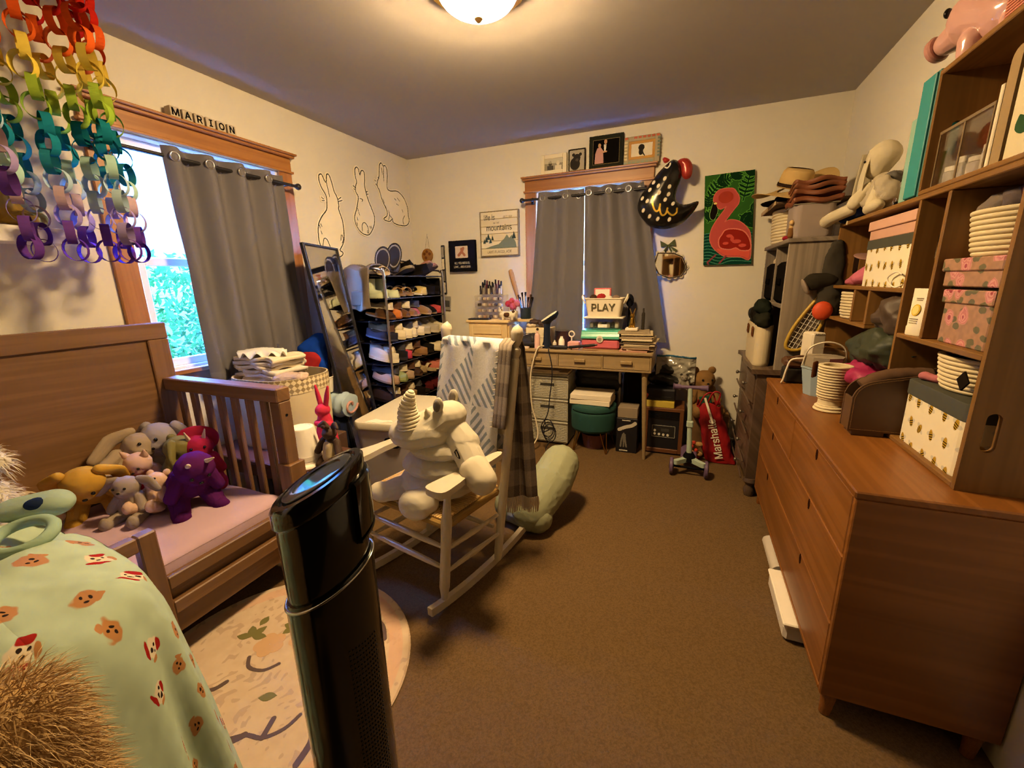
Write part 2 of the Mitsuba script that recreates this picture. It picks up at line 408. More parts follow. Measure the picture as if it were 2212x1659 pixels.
curtain('right grey curtain panel of the back window, flaring behind the desk', PB, -.80, -.36, -.79, -.13, 2.055, .855, 3, .03, seed=5)

# ---------------------------------------------------------------- lettered blocks on the left window head
BLOCK = C('#b9ad9b')
for i, ch in enumerate('MARION'):
    y = 1.555 + i * .058
    t = thing('letter_block', f'small whitewashed wooden block with the black letter {ch} on the left window head', 'letter block', None)
    add('block', bx(XL + .015, XL + .06, y - .024, y + .024, 2.1925, 2.2405, .002), BLOCK, t)
    add('letter', fr(text(ch, .032, .0015, True), (XL + .0602, y, 2.2005), (0, 1, 0), (0, 0, 1), (1, 0, 0)), MATTBLACK, t)

# ---------------------------------------------------------------- rabbit cut-outs on the left wall
RAB = [([[2.497, 2.121], [2.523, 2.131], [2.544, 2.093], [2.559, 2.089], [2.571, 2.138], [2.593, 2.142], [2.613, 2.093], [2.627, 2.035], [2.65, 1.998], [2.659, 1.944], [2.652, 1.915], [2.669, 1.869], [2.682, 1.821], [2.681, 1.764], [2.675, 1.699], [2.65, 1.654], [2.619, 1.616], [2.647, 1.6], [2.633, 1.577], [2.58, 1.561], [2.486, 1.574], [2.433, 1.64], [2.425, 1.713], [2.438, 1.781], [2.475, 1.838], [2.529, 1.892], [2.542, 1.94], [2.541, 1.994], [2.508, 2.04], [2.493, 2.083]],
        'white rabbit cut-out seen from behind, nearest the window, partly behind the mirror',
        [[[2.56, 2.085], [2.57, 2.03], [2.575, 1.99]], [[2.515, 1.965], [2.495, 1.975]], [[2.52, 1.955], [2.498, 1.952]], [[2.66, 1.985], [2.69, 2.005]], [[2.66, 1.97], [2.7, 1.985]], [[2.455, 1.64], [2.475, 1.69], [2.505, 1.68], [2.53, 1.62]], [[2.445, 1.78], [2.45, 1.76]], [[2.46, 1.79], [2.467, 1.772]], [[2.455, 1.74], [2.46, 1.72]], [[2.64, 1.69], [2.65, 1.73]], [[2.65, 1.67], [2.668, 1.7], [2.66, 1.73]]]),
       ([[2.875, 2.241], [2.897, 2.26], [2.917, 2.246], [2.925, 2.209], [2.944, 2.241], [2.964, 2.249], [2.98, 2.234], [2.977, 2.183], [2.969, 2.145], [2.976, 2.102], [2.989, 2.052], [3.016, 1.996], [3.049, 1.932], [3.054, 1.886], [3.033, 1.829], [2.982, 1.77], [2.938, 1.754], [2.877, 1.768], [2.838, 1.801], [2.817, 1.843], [2.818, 1.887], [2.848, 1.942], [2.87, 1.997], [2.88, 2.042], [2.858, 2.074], [2.865, 2.118], [2.88, 2.15], [2.87, 2.191]],
        'white rabbit cut-out with a round tail, in the middle of the three',
        [[[2.862, 2.1], [2.835, 2.115]], [[2.86, 2.09], [2.838, 2.09]], [[2.98, 2.09], [3.0, 2.1]], [[2.98, 2.075], [3.005, 2.08]], [[2.9, 2.03], [2.93, 2.025], [2.92, 2.01]], [[2.89, 1.78], [2.895, 1.83], [2.925, 1.85], [2.96, 1.82], [2.965, 1.77]], [[2.86, 1.95], [2.865, 1.93]], [[2.87, 1.92], [2.877, 1.9]], [[2.845, 1.88], [2.85, 1.86]], [[2.835, 1.84], [2.842, 1.82]], [[3.0, 1.83], [3.005, 1.81]], [[2.985, 1.83], [2.99, 1.81]], [[2.95, 1.79], [2.95, 1.77]]]),
       ([[3.182, 2.337], [3.207, 2.359], [3.229, 2.34], [3.254, 2.349], [3.274, 2.326], [3.275, 2.272], [3.264, 2.223], [3.26, 2.167], [3.305, 2.155], [3.39, 2.169], [3.459, 2.148], [3.511, 2.102], [3.54, 2.038], [3.54, 1.977], [3.548, 1.943], [3.53, 1.907], [3.482, 1.884], [3.393, 1.879], [3.309, 1.891], [3.292, 1.918], [3.255, 1.897], [3.195, 1.898], [3.178, 1.912], [3.221, 1.938], [3.229, 1.979], [3.195, 2.03], [3.165, 2.088], [3.152, 2.132], [3.124, 2.166], [3.138, 2.206], [3.163, 2.249]],
        'white sitting rabbit cut-out in side view, nearest the room corner',
        [[[3.23, 2.33], [3.225, 2.27], [3.22, 2.22]], [[3.205, 2.32], [3.21, 2.27]], [[3.12, 2.2], [3.1, 2.205]], [[3.13, 2.17], [3.105, 2.175]], [[3.25, 1.99], [3.26, 1.95], [3.24, 1.91]], [[3.26, 1.95], [3.3, 1.92]], [[3.48, 1.97], [3.45, 1.93], [3.46, 1.89]], [[3.35, 2.1], [3.37, 2.09]], [[3.39, 2.11], [3.42, 2.09]], [[3.37, 2.06], [3.4, 2.05]], [[3.45, 2.02], [3.46, 2.0]], [[3.19, 2.07], [3.2, 2.04]], [[3.21, 2.02], [3.22, 2.0]], [[3.145, 2.235], [3.16, 2.23]]])]
FOAM = C('#e9e0cb')
for out, lab, marks in RAB:
    t = thing('rabbit_cutout', lab, 'wall decoration')
    o = spline(out, 4, True)
    poly = Polygon(o).buffer(0)
    P = lambda m, d: fr(m, (XL + d, 0, 0), (0, 1, 0), (0, 0, 1), (1, 0, 0))
    board = unary_union([poly.buffer(.013)] + [LineString(k).buffer(.012) for k in marks]).simplify(.001)
    add('board', P(ext(board, .006), .001), FOAM, t)
    lines = unary_union([LineString(np.vstack([o, o[:1]])).buffer(.0032)] + [LineString(spline(k, 4)).buffer(.0026) for k in marks]).simplify(.0006)
    add('ink_line', P(ext(lines, .0006), .0072), MATTBLACK, t, kind='stuff')

# ---------------------------------------------------------------- white wall shelf with a plush
t = thing('wall_shelf', 'white floating wall shelf at the left edge, behind the paper chains', 'shelf')
add('board', bx(XL, XL + .135, -.3, 1.0, 1.54, 1.6, .002), WHITEP, t)
YEL = C('#a8863c')
t = thing('plush_toy', 'yellow clothed plush doll with a dark hat sitting on the white wall shelf', 'plush toy')
add('body', blobm([((-2.43, .83, 1.665), .055, (-2.43, .83, 1.70), .045), ((-2.43, .87, 1.68), .03, (-2.40, .93, 1.635), .025), ((-2.43, .79, 1.68), .03, (-2.40, .74, 1.64), .025), ((-2.41, .85, 1.635), .03, (-2.375, .9, 1.625), .025), ((-2.41, .8, 1.635), .03, (-2.375, .77, 1.625), .025)]), YEL, t, smooth=True)
add('head', ell((-2.43, .83, 1.78), (.05, .052, .048)), C('#b98f74'), t, smooth=True)
add('hat', join(lathe([(.0, .0), (.085, .0), (.08, .012), (.05, .02), (.042, .055), (.0, .065)], (-2.435, .83, 1.795), 20)), C('#2b241c'), t)

# ---------------------------------------------------------------- rainbow paper chains hanging from the ceiling
RAIN = ['#b02318', '#a81f16', '#c9501f', '#cf5a22', '#d9c052', '#d4bc4a', '#93ad3c', '#86a536', '#176a78', '#1b7184', '#2a7f92', '#9fc2b8', '#9fb8c4', '#b49aa4', '#8f7fae', '#5e3a86', '#54307c']
def link(c, ang, rz=.043, rh=.036, w=.029):
    th = np.linspace(0, 2 * np.pi, 18, endpoint=False)
    h = A([math.cos(ang), math.sin(ang), 0]); k = A([-math.sin(ang), math.cos(ang), 0])
    p = A(c) + np.cos(th)[:, None] * h * rh + np.sin(th)[:, None] * A([0, 0, rz])
    q = A(c) + np.cos(th)[:, None] * h * (rh - .0012) + np.sin(th)[:, None] * A([0, 0, rz - .0012])
    return loft([p - k * w / 2, p + k * w / 2, q + k * w / 2, q - k * w / 2], closed=True)
STR = [(-2.33, .745, 1.50), (-2.18, .80, 1.475), (-2.34, .90, 1.475), (-2.2, .93, 1.47), (-2.33, 1.03, 1.465), (-2.2, 1.035, 1.46), (-2.1, 1.06, 1.455), (-2.3, 1.14, 1.47), (-2.2, 1.145, 1.455), (-2.0, .72, 1.62), (-2.34, .62, 1.55)]
ordn = ['first', 'second', 'third', 'fourth', 'fifth', 'sixth', 'seventh', 'eighth', 'ninth', 'tenth', 'eleventh']
order = sorted(range(len(STR)), key=lambda i: STR[i][1] / -STR[i][0])
for rank, i in enumerate(order):
    x, y, zb = STR[i]
    t = thing('paper_chain', f'rainbow paper chain hanging from the ceiling, {ordn[rank]} strand from the left', 'paper chain', 'rainbow paper chains under the ceiling')
    n = int((ZC - zb) / .0615)
    for k in range(n):
        z = ZC - .043 - k * .0615
        c = RAIN[min(int((k + RNG.random() * .6) / n * len(RAIN)), len(RAIN) - 1)]
        a = (0.9 if k % 2 else -0.7) + RNG.normal() * .3
        add('link', link((x + RNG.normal() * .004, y + RNG.normal() * .004, z), a), C(c), t, smooth=True)
# ================================================================ toddler bed (converted cot) along the left wall
LILAC = M('lilac_sheet', '#b79aa8', 0.9)
t = bed = thing('toddler_bed', 'brown wooden toddler bed with tall back panel and slatted end, along the left wall', 'bed')
xb = -2.43
k = add('back_panel', bx(xb, xb + .022, 0.0, 1.2, .16, 1.13, .002), CRIB, t, grain=1)
add('top_rail', bx(xb - .012, xb + .036, -.06, 1.285, 1.115, 1.195, .004), CRIB, t, grain=1)
add('stile', bx(xb - .012, xb + .036, 1.195, 1.285, .01, 1.114, .004), CRIB, t, grain=2)
add('stile', bx(xb - .012, xb + .036, -.06, .03, .01, 1.114, .004), CRIB, t, grain=2)
for side, y0, y1 in ((0, 1.225, 1.285), (1, -.06, 0.0)):
    add('end_rail', bx(xb + .036, -1.605, y0 - .006, y1 + .004, .862, .925, .005), CRIB, t, grain=0)
    add('end_rail', bx(xb + .036, -1.605, y0 + .005, y1 - .01, .2, .29, .004), CRIB, t, grain=0)
    add('post', bx(-1.665, -1.605, y0, y1, .01, .862, .004), CRIB, t, grain=2)
    for i in range(7):
        x = -2.325 + i * .0985
        add('slat', bx(x - .02, x + .02, y0 + .018, y1 - .022, .29, .862, .004), CRIB, t, grain=2)
add('post_foot', bx(-1.662, -1.588, 1.215, 1.30, .01, .575, .004), CRIB, t, grain=2)
add('screw_cap', cyl((-1.6055, 1.255, .80), (-1.603, 1.255, .80), .006), MATTBLACK, t)
for z0, z1 in ((.325, .375), (.225, .275)):
    add('side_rail', bx(-1.632, -1.603, .70, 1.215, z0, z1, .004), CRIB, t, grain=1)
add('side_panel', bx(-1.648, -1.634, .70, 1.215, .13, .33, .002), CRIB, t, grain=1)
add('guard_post', bx(-1.64, -1.6, .645, .70, .01, .568, .005), CRIB, t, grain=2)
add('guard_rail', bx(-1.64, -1.6, -.0, .645, .515, .568, .005), CRIB, t, grain=1)
add('guard_rail', bx(-1.64, -1.6, -.0, .645, .32, .375, .005), CRIB, t, grain=1)
add('guard_panel', bx(-1.632, -1.608, -.0, .585, .375, .515, .004), CRIB, t, grain=1)
# mattress with a wrinkled sheet
g = np.stack(np.meshgrid(np.linspace(0, 1, 90), np.linspace(0, 1, 110), indexing='ij'), -1)
def mat_top(u, v):
    ex, ey = np.minimum(u, 1 - u) * .75, np.minimum(v, 1 - v) * 1.2
    e = np.minimum(ex, ey)
    x = -2.385 + u * .745; y = .01 + v * 1.2
    w = .007 * np.sin(34 * (x * .75 - y * .65) + 3 * meshkit.noise(np.stack([x * 5, y * 5, 0 * x], -1))) * meshkit.noise(np.stack([x * 4, y * 4, 0 * x + 3], -1)) ** 2 * 2
    z = .435 - .03 * np.exp(-e / .018) + w * np.clip(e / .04, 0, 1)
    return np.stack([x, y, z], -1)
top = mat_top(g[..., 0], g[..., 1])
tp = top.reshape(-1, 3)
mtr = thing('mattress', 'mattress with a wrinkled lilac pink fitted sheet in the toddler bed', 'mattress')
add('sheet', sheet(top, .004), LILAC, mtr, smooth=True)
rim = np.concatenate([top[:, 0], top[-1, 1:], top[-2::-1, -1], top[0, -2:0:-1]])
rings = [rim * [1, 1, 0] + [0, 0, 0] + np.stack([0 * rim[:, 0], 0 * rim[:, 0], .405 - d + 0 * rim[:, 0]], 1) + (rim - rim.mean(0)) * [1, 1, 0] * s for d, s in ((0, 0), (.03, .008), (.08, .008), (.12, -.005))]
add('side', loft(rings), LILAC, mtr, smooth=40)
add('bed_base', bx(-2.4, -1.645, .005, 1.22, .255, .284, .003), CRIB, bed, grain=1)

# ---------------------------------------------------------------- plush animals on the bed
def P(col, seed=0):
    return M(f'plush_{col.lstrip("#")}', col, 0.95)
EYE_M = M('plush_eye', '#0c0a0a', 0.15)
def animal(name, label, o, rz, s, col, kind='bunny', pose='sit', col2=None, ears=None, tilt=None, cat='plush toy', group=None, seed=0):
    """A soft toy at o, facing -y before rz (degrees); tilt=(axis, deg)."""
    t = thing(name, label, cat, group)
    def put(m):
        m = sc(m, s)
        if tilt:
            m = ro(m, tilt[0], tilt[1], (0, 0, .1 * s))
        m = ro(m, 'z', rz)
        m = mv(m, *o)
        return m
    e = max(.014 / s, .01)
    B = [((0, .01, .085), (.085, .075, .09), (0, 0, .15), (.06, .055, .06)), ((0, -.01, .17), .05, (0, -.015, .225), (.072, .068, .066)), ((0, -.05, .205), (.045, .04, .036))]
    if pose == 'sit':
        for q in (-1, 1):
            B += [((q * .055, -.01, .155), .03, (q * .085, -.05, .09), .027), ((q * .05, -.02, .04), .042, (q * .07, -.12, .035), .034), ((q * .072, -.135, .04), (.035, .03, .045))]
    else:
        for q in (-1, 1):
            B += [((q * .055, -.01, .155), .03, (q * .13, -.03, .14), .026), ((q * .045, 0, .05), .042, (q * .07, -.01, -.06), .034), ((q * .072, -.035, -.075), (.035, .045, .03))]
    add('body', put(fuzz(blobm(B, e, 6), .004, 50, seed)), P(col), t, smooth=True)
    for q in (-1, 1):
        if kind == 'bunny':
            ed = ears or ((.06, .01, .27), (.105, .02, .2), (.115, .0, .1))
            m = blobm([((q * ed[0][0], ed[0][1], ed[0][2]), .022, (q * ed[1][0], ed[1][1], ed[1][2]), (.03, .016, .04)), ((q * ed[1][0], ed[1][1], ed[1][2]), (.03, .016, .04), (q * ed[2][0], ed[2][1], ed[2][2]), (.026, .014, .02))], e, 5)
            add('ear', put(m), P(col2 or col), t, smooth=True)
        elif kind == 'bear':
            add('ear', put(ell((q * .055, .0, .285), (.026, .014, .026))), P(col2 or col), t, smooth=True)
        elif kind == 'cat':
            add('ear', put(blobm([((q * .045, 0, .27), .022, (q * .06, 0, .31), .006)], e, 3)), P(col2 or col), t, smooth=True)
        elif kind == 'dino':
            add('horn', put(cyl((q * .03, -.03, .27), (q * .045, -.06, .33), .012, .003, 8)), P('#cdbfae'), t, smooth=True)
        add('eye', put(ell((q * .03, -.076, .235), .0075, sub=1)), EYE_M, t, smooth=True)
    add('nose', put(ell((0, -.09, .213), (.009, .006, .006), sub=1)), EYE_M, t, smooth=True)
    if kind == 'dino' and not tilt:
        add('frill', put(fuzz(ell((0, .03, .25), (.105, .02, .085)), .006, 40)), P(col2 or col), t, smooth=True)
        add('tail', put(blobm([((0, .07, .06), .05, (0, .17, .03), .028), ((0, .17, .03), .028, (0.02, .25, .03), .012)], e, 4)), P(col), t, smooth=True)
    return t
zt = .432
animal('plush_bunny', 'grey long-eared plush bunny sitting tallest, in the corner by the bed slats', (-2.27, 1.10, zt), 28, 1.08, '#8d8588', seed=1)
animal('plush_bunny', 'mustard yellow plush bunny lying on its side, ears towards the bed front', (-2.235, .80, zt + .03), 60, .95, '#b58a35', pose='sit', tilt=('x', 50), seed=2)
animal('plush_bunny', 'cream plush bunny slumped at the left end of the pile on the bed', (-2.335, .70, zt + .0), 20, .72, '#b7a488', tilt=('x', 45), seed=3)
animal('plush_bunny', 'beige plush bunny lying against the back panel behind the mustard bunny', (-2.30, .94, zt + .04), 80, .95, '#95846f', tilt=('y', 40), seed=4)
animal('plush_bunny', 'small taupe plush bunny sitting upright in front of the pile on the bed', (-2.055, .845, zt), 32, .66, '#8f8172', ears=((.06, .01, .26), (.12, .0, .24), (.16, -.01, .19)), seed=5)
animal('plush_cat', 'pale pink plush cat lying in the middle of the pile on the bed', (-2.19, .98, zt + .04), 35, .72, '#c3a193', kind='cat', tilt=('x', 25), seed=6)
animal('plush_lamb', 'peach plush lamb with stretched legs between the taupe bunny and the purple dinosaur', (-2.01, .90, zt + .01), 30, .58, '#c7a58a', kind='bear', tilt=('x', -30), seed=7)
animal('plush_bunny', 'olive green plush bunny turned away below the grey bunny', (-2.10, 1.06, zt + .02), 150, .88, '#6c6337', seed=8)
animal('plush_dinosaur', 'raspberry red plush dinosaur leaning on the bed slats', (-2.06, 1.13, zt + .02), 60, .84, '#8e2038', kind='dino', seed=9)
animal('plush_dinosaur', 'purple plush dinosaur lying at the right end of the pile on the bed', (-1.90, .99, zt + .03), 75, .98, '#4d1c50', kind='dino', tilt=('x', 40), seed=10)
t = thing('heart_pillow', 'small red heart pillow held against the pink plush cat', 'cushion')
hp = [(16 * math.sin(a) ** 3, 13 * math.cos(a) - 5 * math.cos(2 * a) - 2 * math.cos(3 * a) - math.cos(4 * a)) for a in np.linspace(0, 2 * np.pi, 40, endpoint=False)]
hr = [np.stack([A(hp)[:, 0] * .0034 * s, A(hp)[:, 1] * .0034 * s, np.full(40, z)], 1) for s, z in ((.2, -.026), (.7, -.022), (.95, -.011), (1, 0), (.95, .011), (.7, .022), (.2, .026))]
add('pillow', fr(loft(hr), (-2.085, .915, .535), unit((.85, .52, .1)), unit((-.1, .1, 1))), C('#a3141c'), t, smooth=True)
# black and white plush dog at the frame's left edge
t = thing('plush_dog', 'black and white shaggy plush dog at the near end of the bed', 'plush toy')
add('body', fuzz(blobm([((-2.0, .38, .52), (.12, .11, .1), (-1.98, .38, .72), (.1, .09, .09)), ((-1.97, .40, .86), (.1, .09, .09))], .016), .012, 40), P('#17161a'), t, smooth=True)
add('muzzle', fuzz(blobm([((-1.90, .44, .90), .05, (-1.86, .47, .865), .04)], .012), .012, 60), P('#cfc7b8'), t, smooth=True)
add('chest', fuzz(blobm([((-1.91, .455, .76), .05, (-1.87, .475, .64), .055), ((-1.87, .475, .64), .055, (-1.84, .46, .50), .05)], .012), .015, 55), P('#cfc7b8'), t, smooth=True)
def strands(m, n, ln, droop, seed, w=.0012, curl=.3):
    """Hair: thin tapering strips from random points of a mesh."""
    tm = trimesh.Trimesh(*m, process=False)
    g = np.random.default_rng(seed)
    fi = g.choice(len(tm.faces), n, p=tm.area_faces / tm.area_faces.sum())
    r = g.random((n, 2)); q = r.sum(1) > 1; r[q] = 1 - r[q]
    tri = tm.triangles[fi]
    p = tri[:, 0] + r[:, :1] * (tri[:, 1] - tri[:, 0]) + r[:, 1:] * (tri[:, 2] - tri[:, 0])
    d = tm.face_normals[fi] + g.normal(size=(n, 3)) * curl + A(droop)
    d /= np.linalg.norm(d, axis=1, keepdims=True)
    L = ln * g.uniform(.6, 1.3, (n, 1))
    s = np.cross(d, g.normal(size=(n, 3))); s /= np.linalg.norm(s, axis=1, keepdims=True)
    mid = p + d * L * .55 + A([0, 0, -1]) * L * .05
    end = p + d * L * .95 + A([0, 0, -1]) * L * .3
    v = np.stack([p - s * w, p + s * w, mid - s * w * .7, mid + s * w * .7, end], 1).reshape(-1, 3)
    i = np.arange(n)[:, None] * 5
    return v, np.vstack([i + [0, 1, 3], i + [0, 3, 2], i + [2, 3, 4]])
add('white_fur', strands(blobm([((-1.91, .455, .76), .05, (-1.87, .475, .64), .055), ((-1.87, .475, .64), .055, (-1.84, .46, .50), .05), ((-1.90, .44, .90), .05, (-1.86, .47, .865), .04)], .02), 1500, .035, (.2, 0, -.4), 4), P('#d6cebf'), t, kind='stuff', smooth=False)

# ---------------------------------------------------------------- round rug
_r0, _r1, _r2 = lin('#bda58c'), lin('#c9b49d'), lin('#a58a76')
def rugfn(p, n, uv):
    r = dr.sqrt(dr.square(p.x + 1.29) + dr.square(p.y - .79))
    c = mix(_r0, _r1, fbm(p.x * 30, p.y * 30, octaves=3))
    s = smoothstep(0.72, 0.78, noise(p.x * 70 + 5 * noise(p.y * 20), p.y * 45))
    c = mix(c, _r2, .55 * s)
    b = smoothstep(.405, .412, r) * (1 - smoothstep(.455, .462, r))
    return mix(c, lin('#c89f86'), .7 * b)
t = thing('round_rug', 'round cream rug with branches and flowers on the carpet beside the bed', 'rug')
add('pile', lathe([(0, .001), (.482, .001), (.488, .005), (.482, .011), (0, .011)], (-1.29, .79, 0), 72), M('rug', proc(rugfn), 0.95), t)
def flat(poly, z=.0112):
    return mv(ext(poly, .0008), 0, 0, z)
br = [[(-1.23, .55), (-1.17, .60), (-1.11, .615), (-1.07, .66), (-1.06, .71)], [(-1.11, .615), (-1.13, .67)], [(-1.17, .60), (-1.2, .56), (-1.24, .53)],
      [(-1.05, .45), (-.99, .50), (-.95, .50), (-.90, .53)], [(-.99, .50), (-.98, .47)], [(-.95, .6), (-.96, .66), (-.99, .70)], [(-1.42, .80), (-1.38, .77), (-1.32, .78), (-1.29, .82)], [(-1.5, .62), (-1.42, .66), (-1.4, .70)], [(-1.0, 1.05), (-1.05, 1.1), (-1.12, 1.12)]]
add('branch_print', flat(unary_union([LineString(spline(b, 5)).buffer(.0065 + .002 * (i % 3)) for i, b in enumerate(br)])), C('#5b4c4a'), t, kind='stuff')
def leaf(x, y, a, L=.05, w=.016):
    s = np.linspace(0, np.pi, 9)
    o = np.concatenate([np.stack([L * (s / np.pi), w * np.sin(s)], 1), np.stack([L * (1 - s / np.pi), -w * np.sin(s)], 1)[1:-1]])
    return affinity.translate(affinity.rotate(Polygon(o), a, origin=(0, 0)), x, y)
lv = [leaf(-1.50, .87, a, .06) for a in (20, 80, 140, 200)] + [leaf(-1.38, .97, a, .05) for a in (0, 60, 120, 190, 250)] + [leaf(-1.24, .70, 30, .06), leaf(-.99, .92, 40, .05), leaf(-1.52, .92, 100), leaf(-1.16, .82, 80, .04)]
add('leaf_print', flat(unary_union(lv)), C('#6f6a41'), t, kind='stuff')
fl = []
for x, y, s in ((-1.40, .87, .055), (-1.30, .93, .045), (-1.15, 1.13, .05)):
    fl.append(unary_union([Point(x + s * .55 * math.cos(a), y + s * .55 * math.sin(a)).buffer(s * .5) for a in np.linspace(0, 2 * np.pi, 6)[:-1]]))
add('flower_print', flat(unary_union(fl), .0108), C('#c09b76'), t, kind='stuff')

# ---------------------------------------------------------------- printed pyjamas and fur at the lower left
_m0, _mr, _mw, _mk, _mb = lin('#a6b8a2'), lin('#8f2420'), lin('#c9bda6'), lin('#2a211d'), lin('#a5754a')
def mintfn(p, n, uv):
    s = 10.5
    gx, gy = uv.x * s, uv.y * s
    gx = gx + .5 * (dr.floor(gy) - 2 * dr.floor(gy / 2))
    cx, cy = dr.floor(gx), dr.floor(gy)
    a = 6.28 * mikit.cell_rand(cx, cy, 4)
    fx, fy = gx - cx - .5 + .2 * (mikit.cell_rand(cx, cy, 1) - .5), gy - cy - .5 + .2 * (mikit.cell_rand(cx, cy, 2) - .5)
    x, y = fx * dr.cos(a) - fy * dr.sin(a) + .09 * (noise(uv.x * 70, uv.y * 70) - .5), fx * dr.sin(a) + fy * dr.cos(a) + .09 * (noise(uv.x * 70 + 9, uv.y * 70) - .5)
    wob = .12 * (fbm(uv.x * 55, uv.y * 55, octaves=2) - .5)
    def spot(ox, oy, rx, ry):
        return 1 - smoothstep(.9, 1.1, dr.sqrt(dr.square((x - ox) / rx) + dr.square((y - oy) / ry)) + wob * 4)
    kind = mikit.cell_rand(cx, cy, 3)
    c = mi.Color3f(_m0) * (.93 + .14 * noise(uv.x * 40, uv.y * 40))
    on = dr.select(kind < .3, 0.0, 1.0)
    body = dr.select(kind > .66, 1.0, 0.0)
    c = mix(c, mix(_mw, _mb, body), on * spot(0, 0, .2, .24))
    c = mix(c, _mr, on * (1 - body) * spot(.04, .19, .14, .09))
    c = mix(c, _mr, on * (1 - body) * spot(-.06, -.24, .19, .06))
    c = mix(c, _mk, on * spot(-.07, .03, .035, .04))
    c = mix(c, _mk, on * spot(.08, .02, .035, .04))
    c = mix(c, _mk, on * spot(.0, -.08, .05, .035))
    return mix(c, _mb, on * spot(.22, -.02, .06, .13))
MINT = M('mint_print', proc(mintfn), 0.92)
t = thing('pyjama_pile', 'mint green printed pyjamas heaped over a low seat at the lower left corner', 'clothes')
nth, nr = 150, 46
th = np.linspace(0, 2 * np.pi, nth)
cx, cy = -1.37, .235
V = np.zeros((nth, nr, 3)); U = np.zeros((nth, nr, 2))
for j, q in enumerate(np.linspace(0, 1, nr)):
    if q < .45:
        e = q / .45; rad = e; z = .775 - .012 * e - .055 * e ** 5; fo = .0
    else:
        e = (q - .45) / .55; rad = 1 + .05 * min(1, e * 8) + .22 * e; z = .708 - .70 * e; fo = min(1, e * 1.8)
    a, b = .385, .245
    p = np.stack([np.cos(th), np.sin(th)], 1)
    pw = np.sign(p) * np.abs(p) ** .75
    wv = fo * (.055 * np.sin(th * 8 + .6) + .025 * np.sin(th * 17 + 2))
    V[:, j, 0] = cx + a * pw[:, 0] * rad * (1 + wv); V[:, j, 1] = cy + b * pw[:, 1] * rad * (1 + wv)
    bump = .05 * (meshkit.fbm(np.stack([V[:, j, 0] * 9, V[:, j, 1] * 9, 0 * th], 1), 3, 5) - .5) + .012 * np.sin(22 * V[:, j, 0] + 14 * V[:, j, 1]) * (1 - fo)
    V[:, j, 2] = np.maximum(z + bump * (q < .9), .004)
    ur = rad if q < .45 else 1 + 1.7 * e
    U[:, j, 0] = a * pw[:, 0] * ur + 9; U[:, j, 1] = b * pw[:, 1] * (ur if q < .45 else 1 + 2.6 * e) + 7
vv, ff = sheet(V, .004)
uvs = np.vstack([U.reshape(-1, 2)] * 2)
add('cloth', (vv, ff), MINT, t, smooth=True, uv=uvs)
add('neckband', tube([(-1.42 + .075 * math.cos(a), .37 + .05 * math.sin(a), .79 + .012 * math.sin(a)) for a in np.linspace(0, 2 * np.pi, 32, endpoint=False)], .014, 8, True), C('#8fa892'), t, smooth=True)
t = thing('slipper', 'mint baby slipper with navy patch behind the pyjama neckband, left edge of the picture', 'slipper')
add('upper', blobm([((-1.63, .43, .785), (.05, .045, .03), (-1.57, .48, .79), (.055, .045, .035))], .01), C('#94a895'), t, smooth=True)
add('patch', ell((-1.565, .452, .80), (.032, .022, .02), 'z', 40), C('#1f2a44'), t, smooth=True)
FURC = [P('#a98a5e'), P('#c2a67c')]
t = thing('fur_throw', 'shaggy tan faux fur throw in the lower left corner, in front of the pyjamas', 'throw')
core = blobm([((-.88, .1, .05), (.08, .1, .05), (-.87, .12, .6), (.08, .1, .1)), ((-.87, .12, .6), (.08, .1, .1), (-.90, .14, .735), (.07, .08, .05))], .03)
add('base', core, FURC[0], t, smooth=True)
for i in range(2):
    add('fur', strands(core, 9000, .05, (.15, .1, -.35), 20 + i, .0009, .35), FURC[i], t, kind='stuff', smooth=False)
# ================================================================ rocking chair
CHP = M('chair_paint', '#b3a894', 0.5)
fo = A([-.83, 1.277, 0]); rr = unit([.978, -.21, 0]); bb = unit([.21, .978, 0])
def L(a, b, z):
    """Chair frame: a to the right, b backwards from the front right leg, z up."""
    return A([fo[0] + rr[0] * a + bb[0] * b, fo[1] + rr[1] * a + bb[1] * b, z])
t = thing('rocking_chair', 'pale painted rocking chair with turned posts and woven rush seat', 'chair')
W_ = -.52
def turned(p0, p1, prof, n=18):
    p0, p1 = A(p0), A(p1)
    ln = np.linalg.norm(p1 - p0)
    m = lathe([(r, h * ln) for h, r in prof], n=n)
    d = unit(p1 - p0); a, b = basis(d)
    return fr(m, p0, a, b, d)
LEG = [(0, .0), (0, .013), (.05, .016), (.12, .022), (.5, .021), (.72, .023), (.80, .017), (.9, .014), (1, .014), (1, 0)]
for a, lean in ((0, -.035), (W_, .0)):
    add('leg', turned(L(a + lean, -.005, .05), L(a + .02 * (a == 0), 0, .575), LEG), CHP, t)
FIN = [(0, 0), (0, .016), (.04, .02), (.52, .021), (.86, .021), (.865, .017), (.885, .024), (.9, .024), (.91, .013), (.925, .02), (.94, .025), (.965, .03), (.985, .022), (1.0, .0)]
for a, at in ((.0, .03), (W_ + .06, W_ + .12)):
    add('back_post', turned(L(a, .33, .05), L(at, .50, 1.165), [(h, r) for h, r in FIN], 20), CHP, t)
for a in (-.035, W_ + .03):
    pts = [L(a, b, .018 + .085 * (abs(b - .25) / .55) ** 2.2) for b in np.linspace(-.09, .78, 16)]
    ring = [A([p + rr * x + A([0, 0, z]) for x, z in ((-.013, -.018), (.013, -.018), (.013, .018), (-.013, .018))]) for p in pts]
    add('rocker', loft(ring), CHP, t)
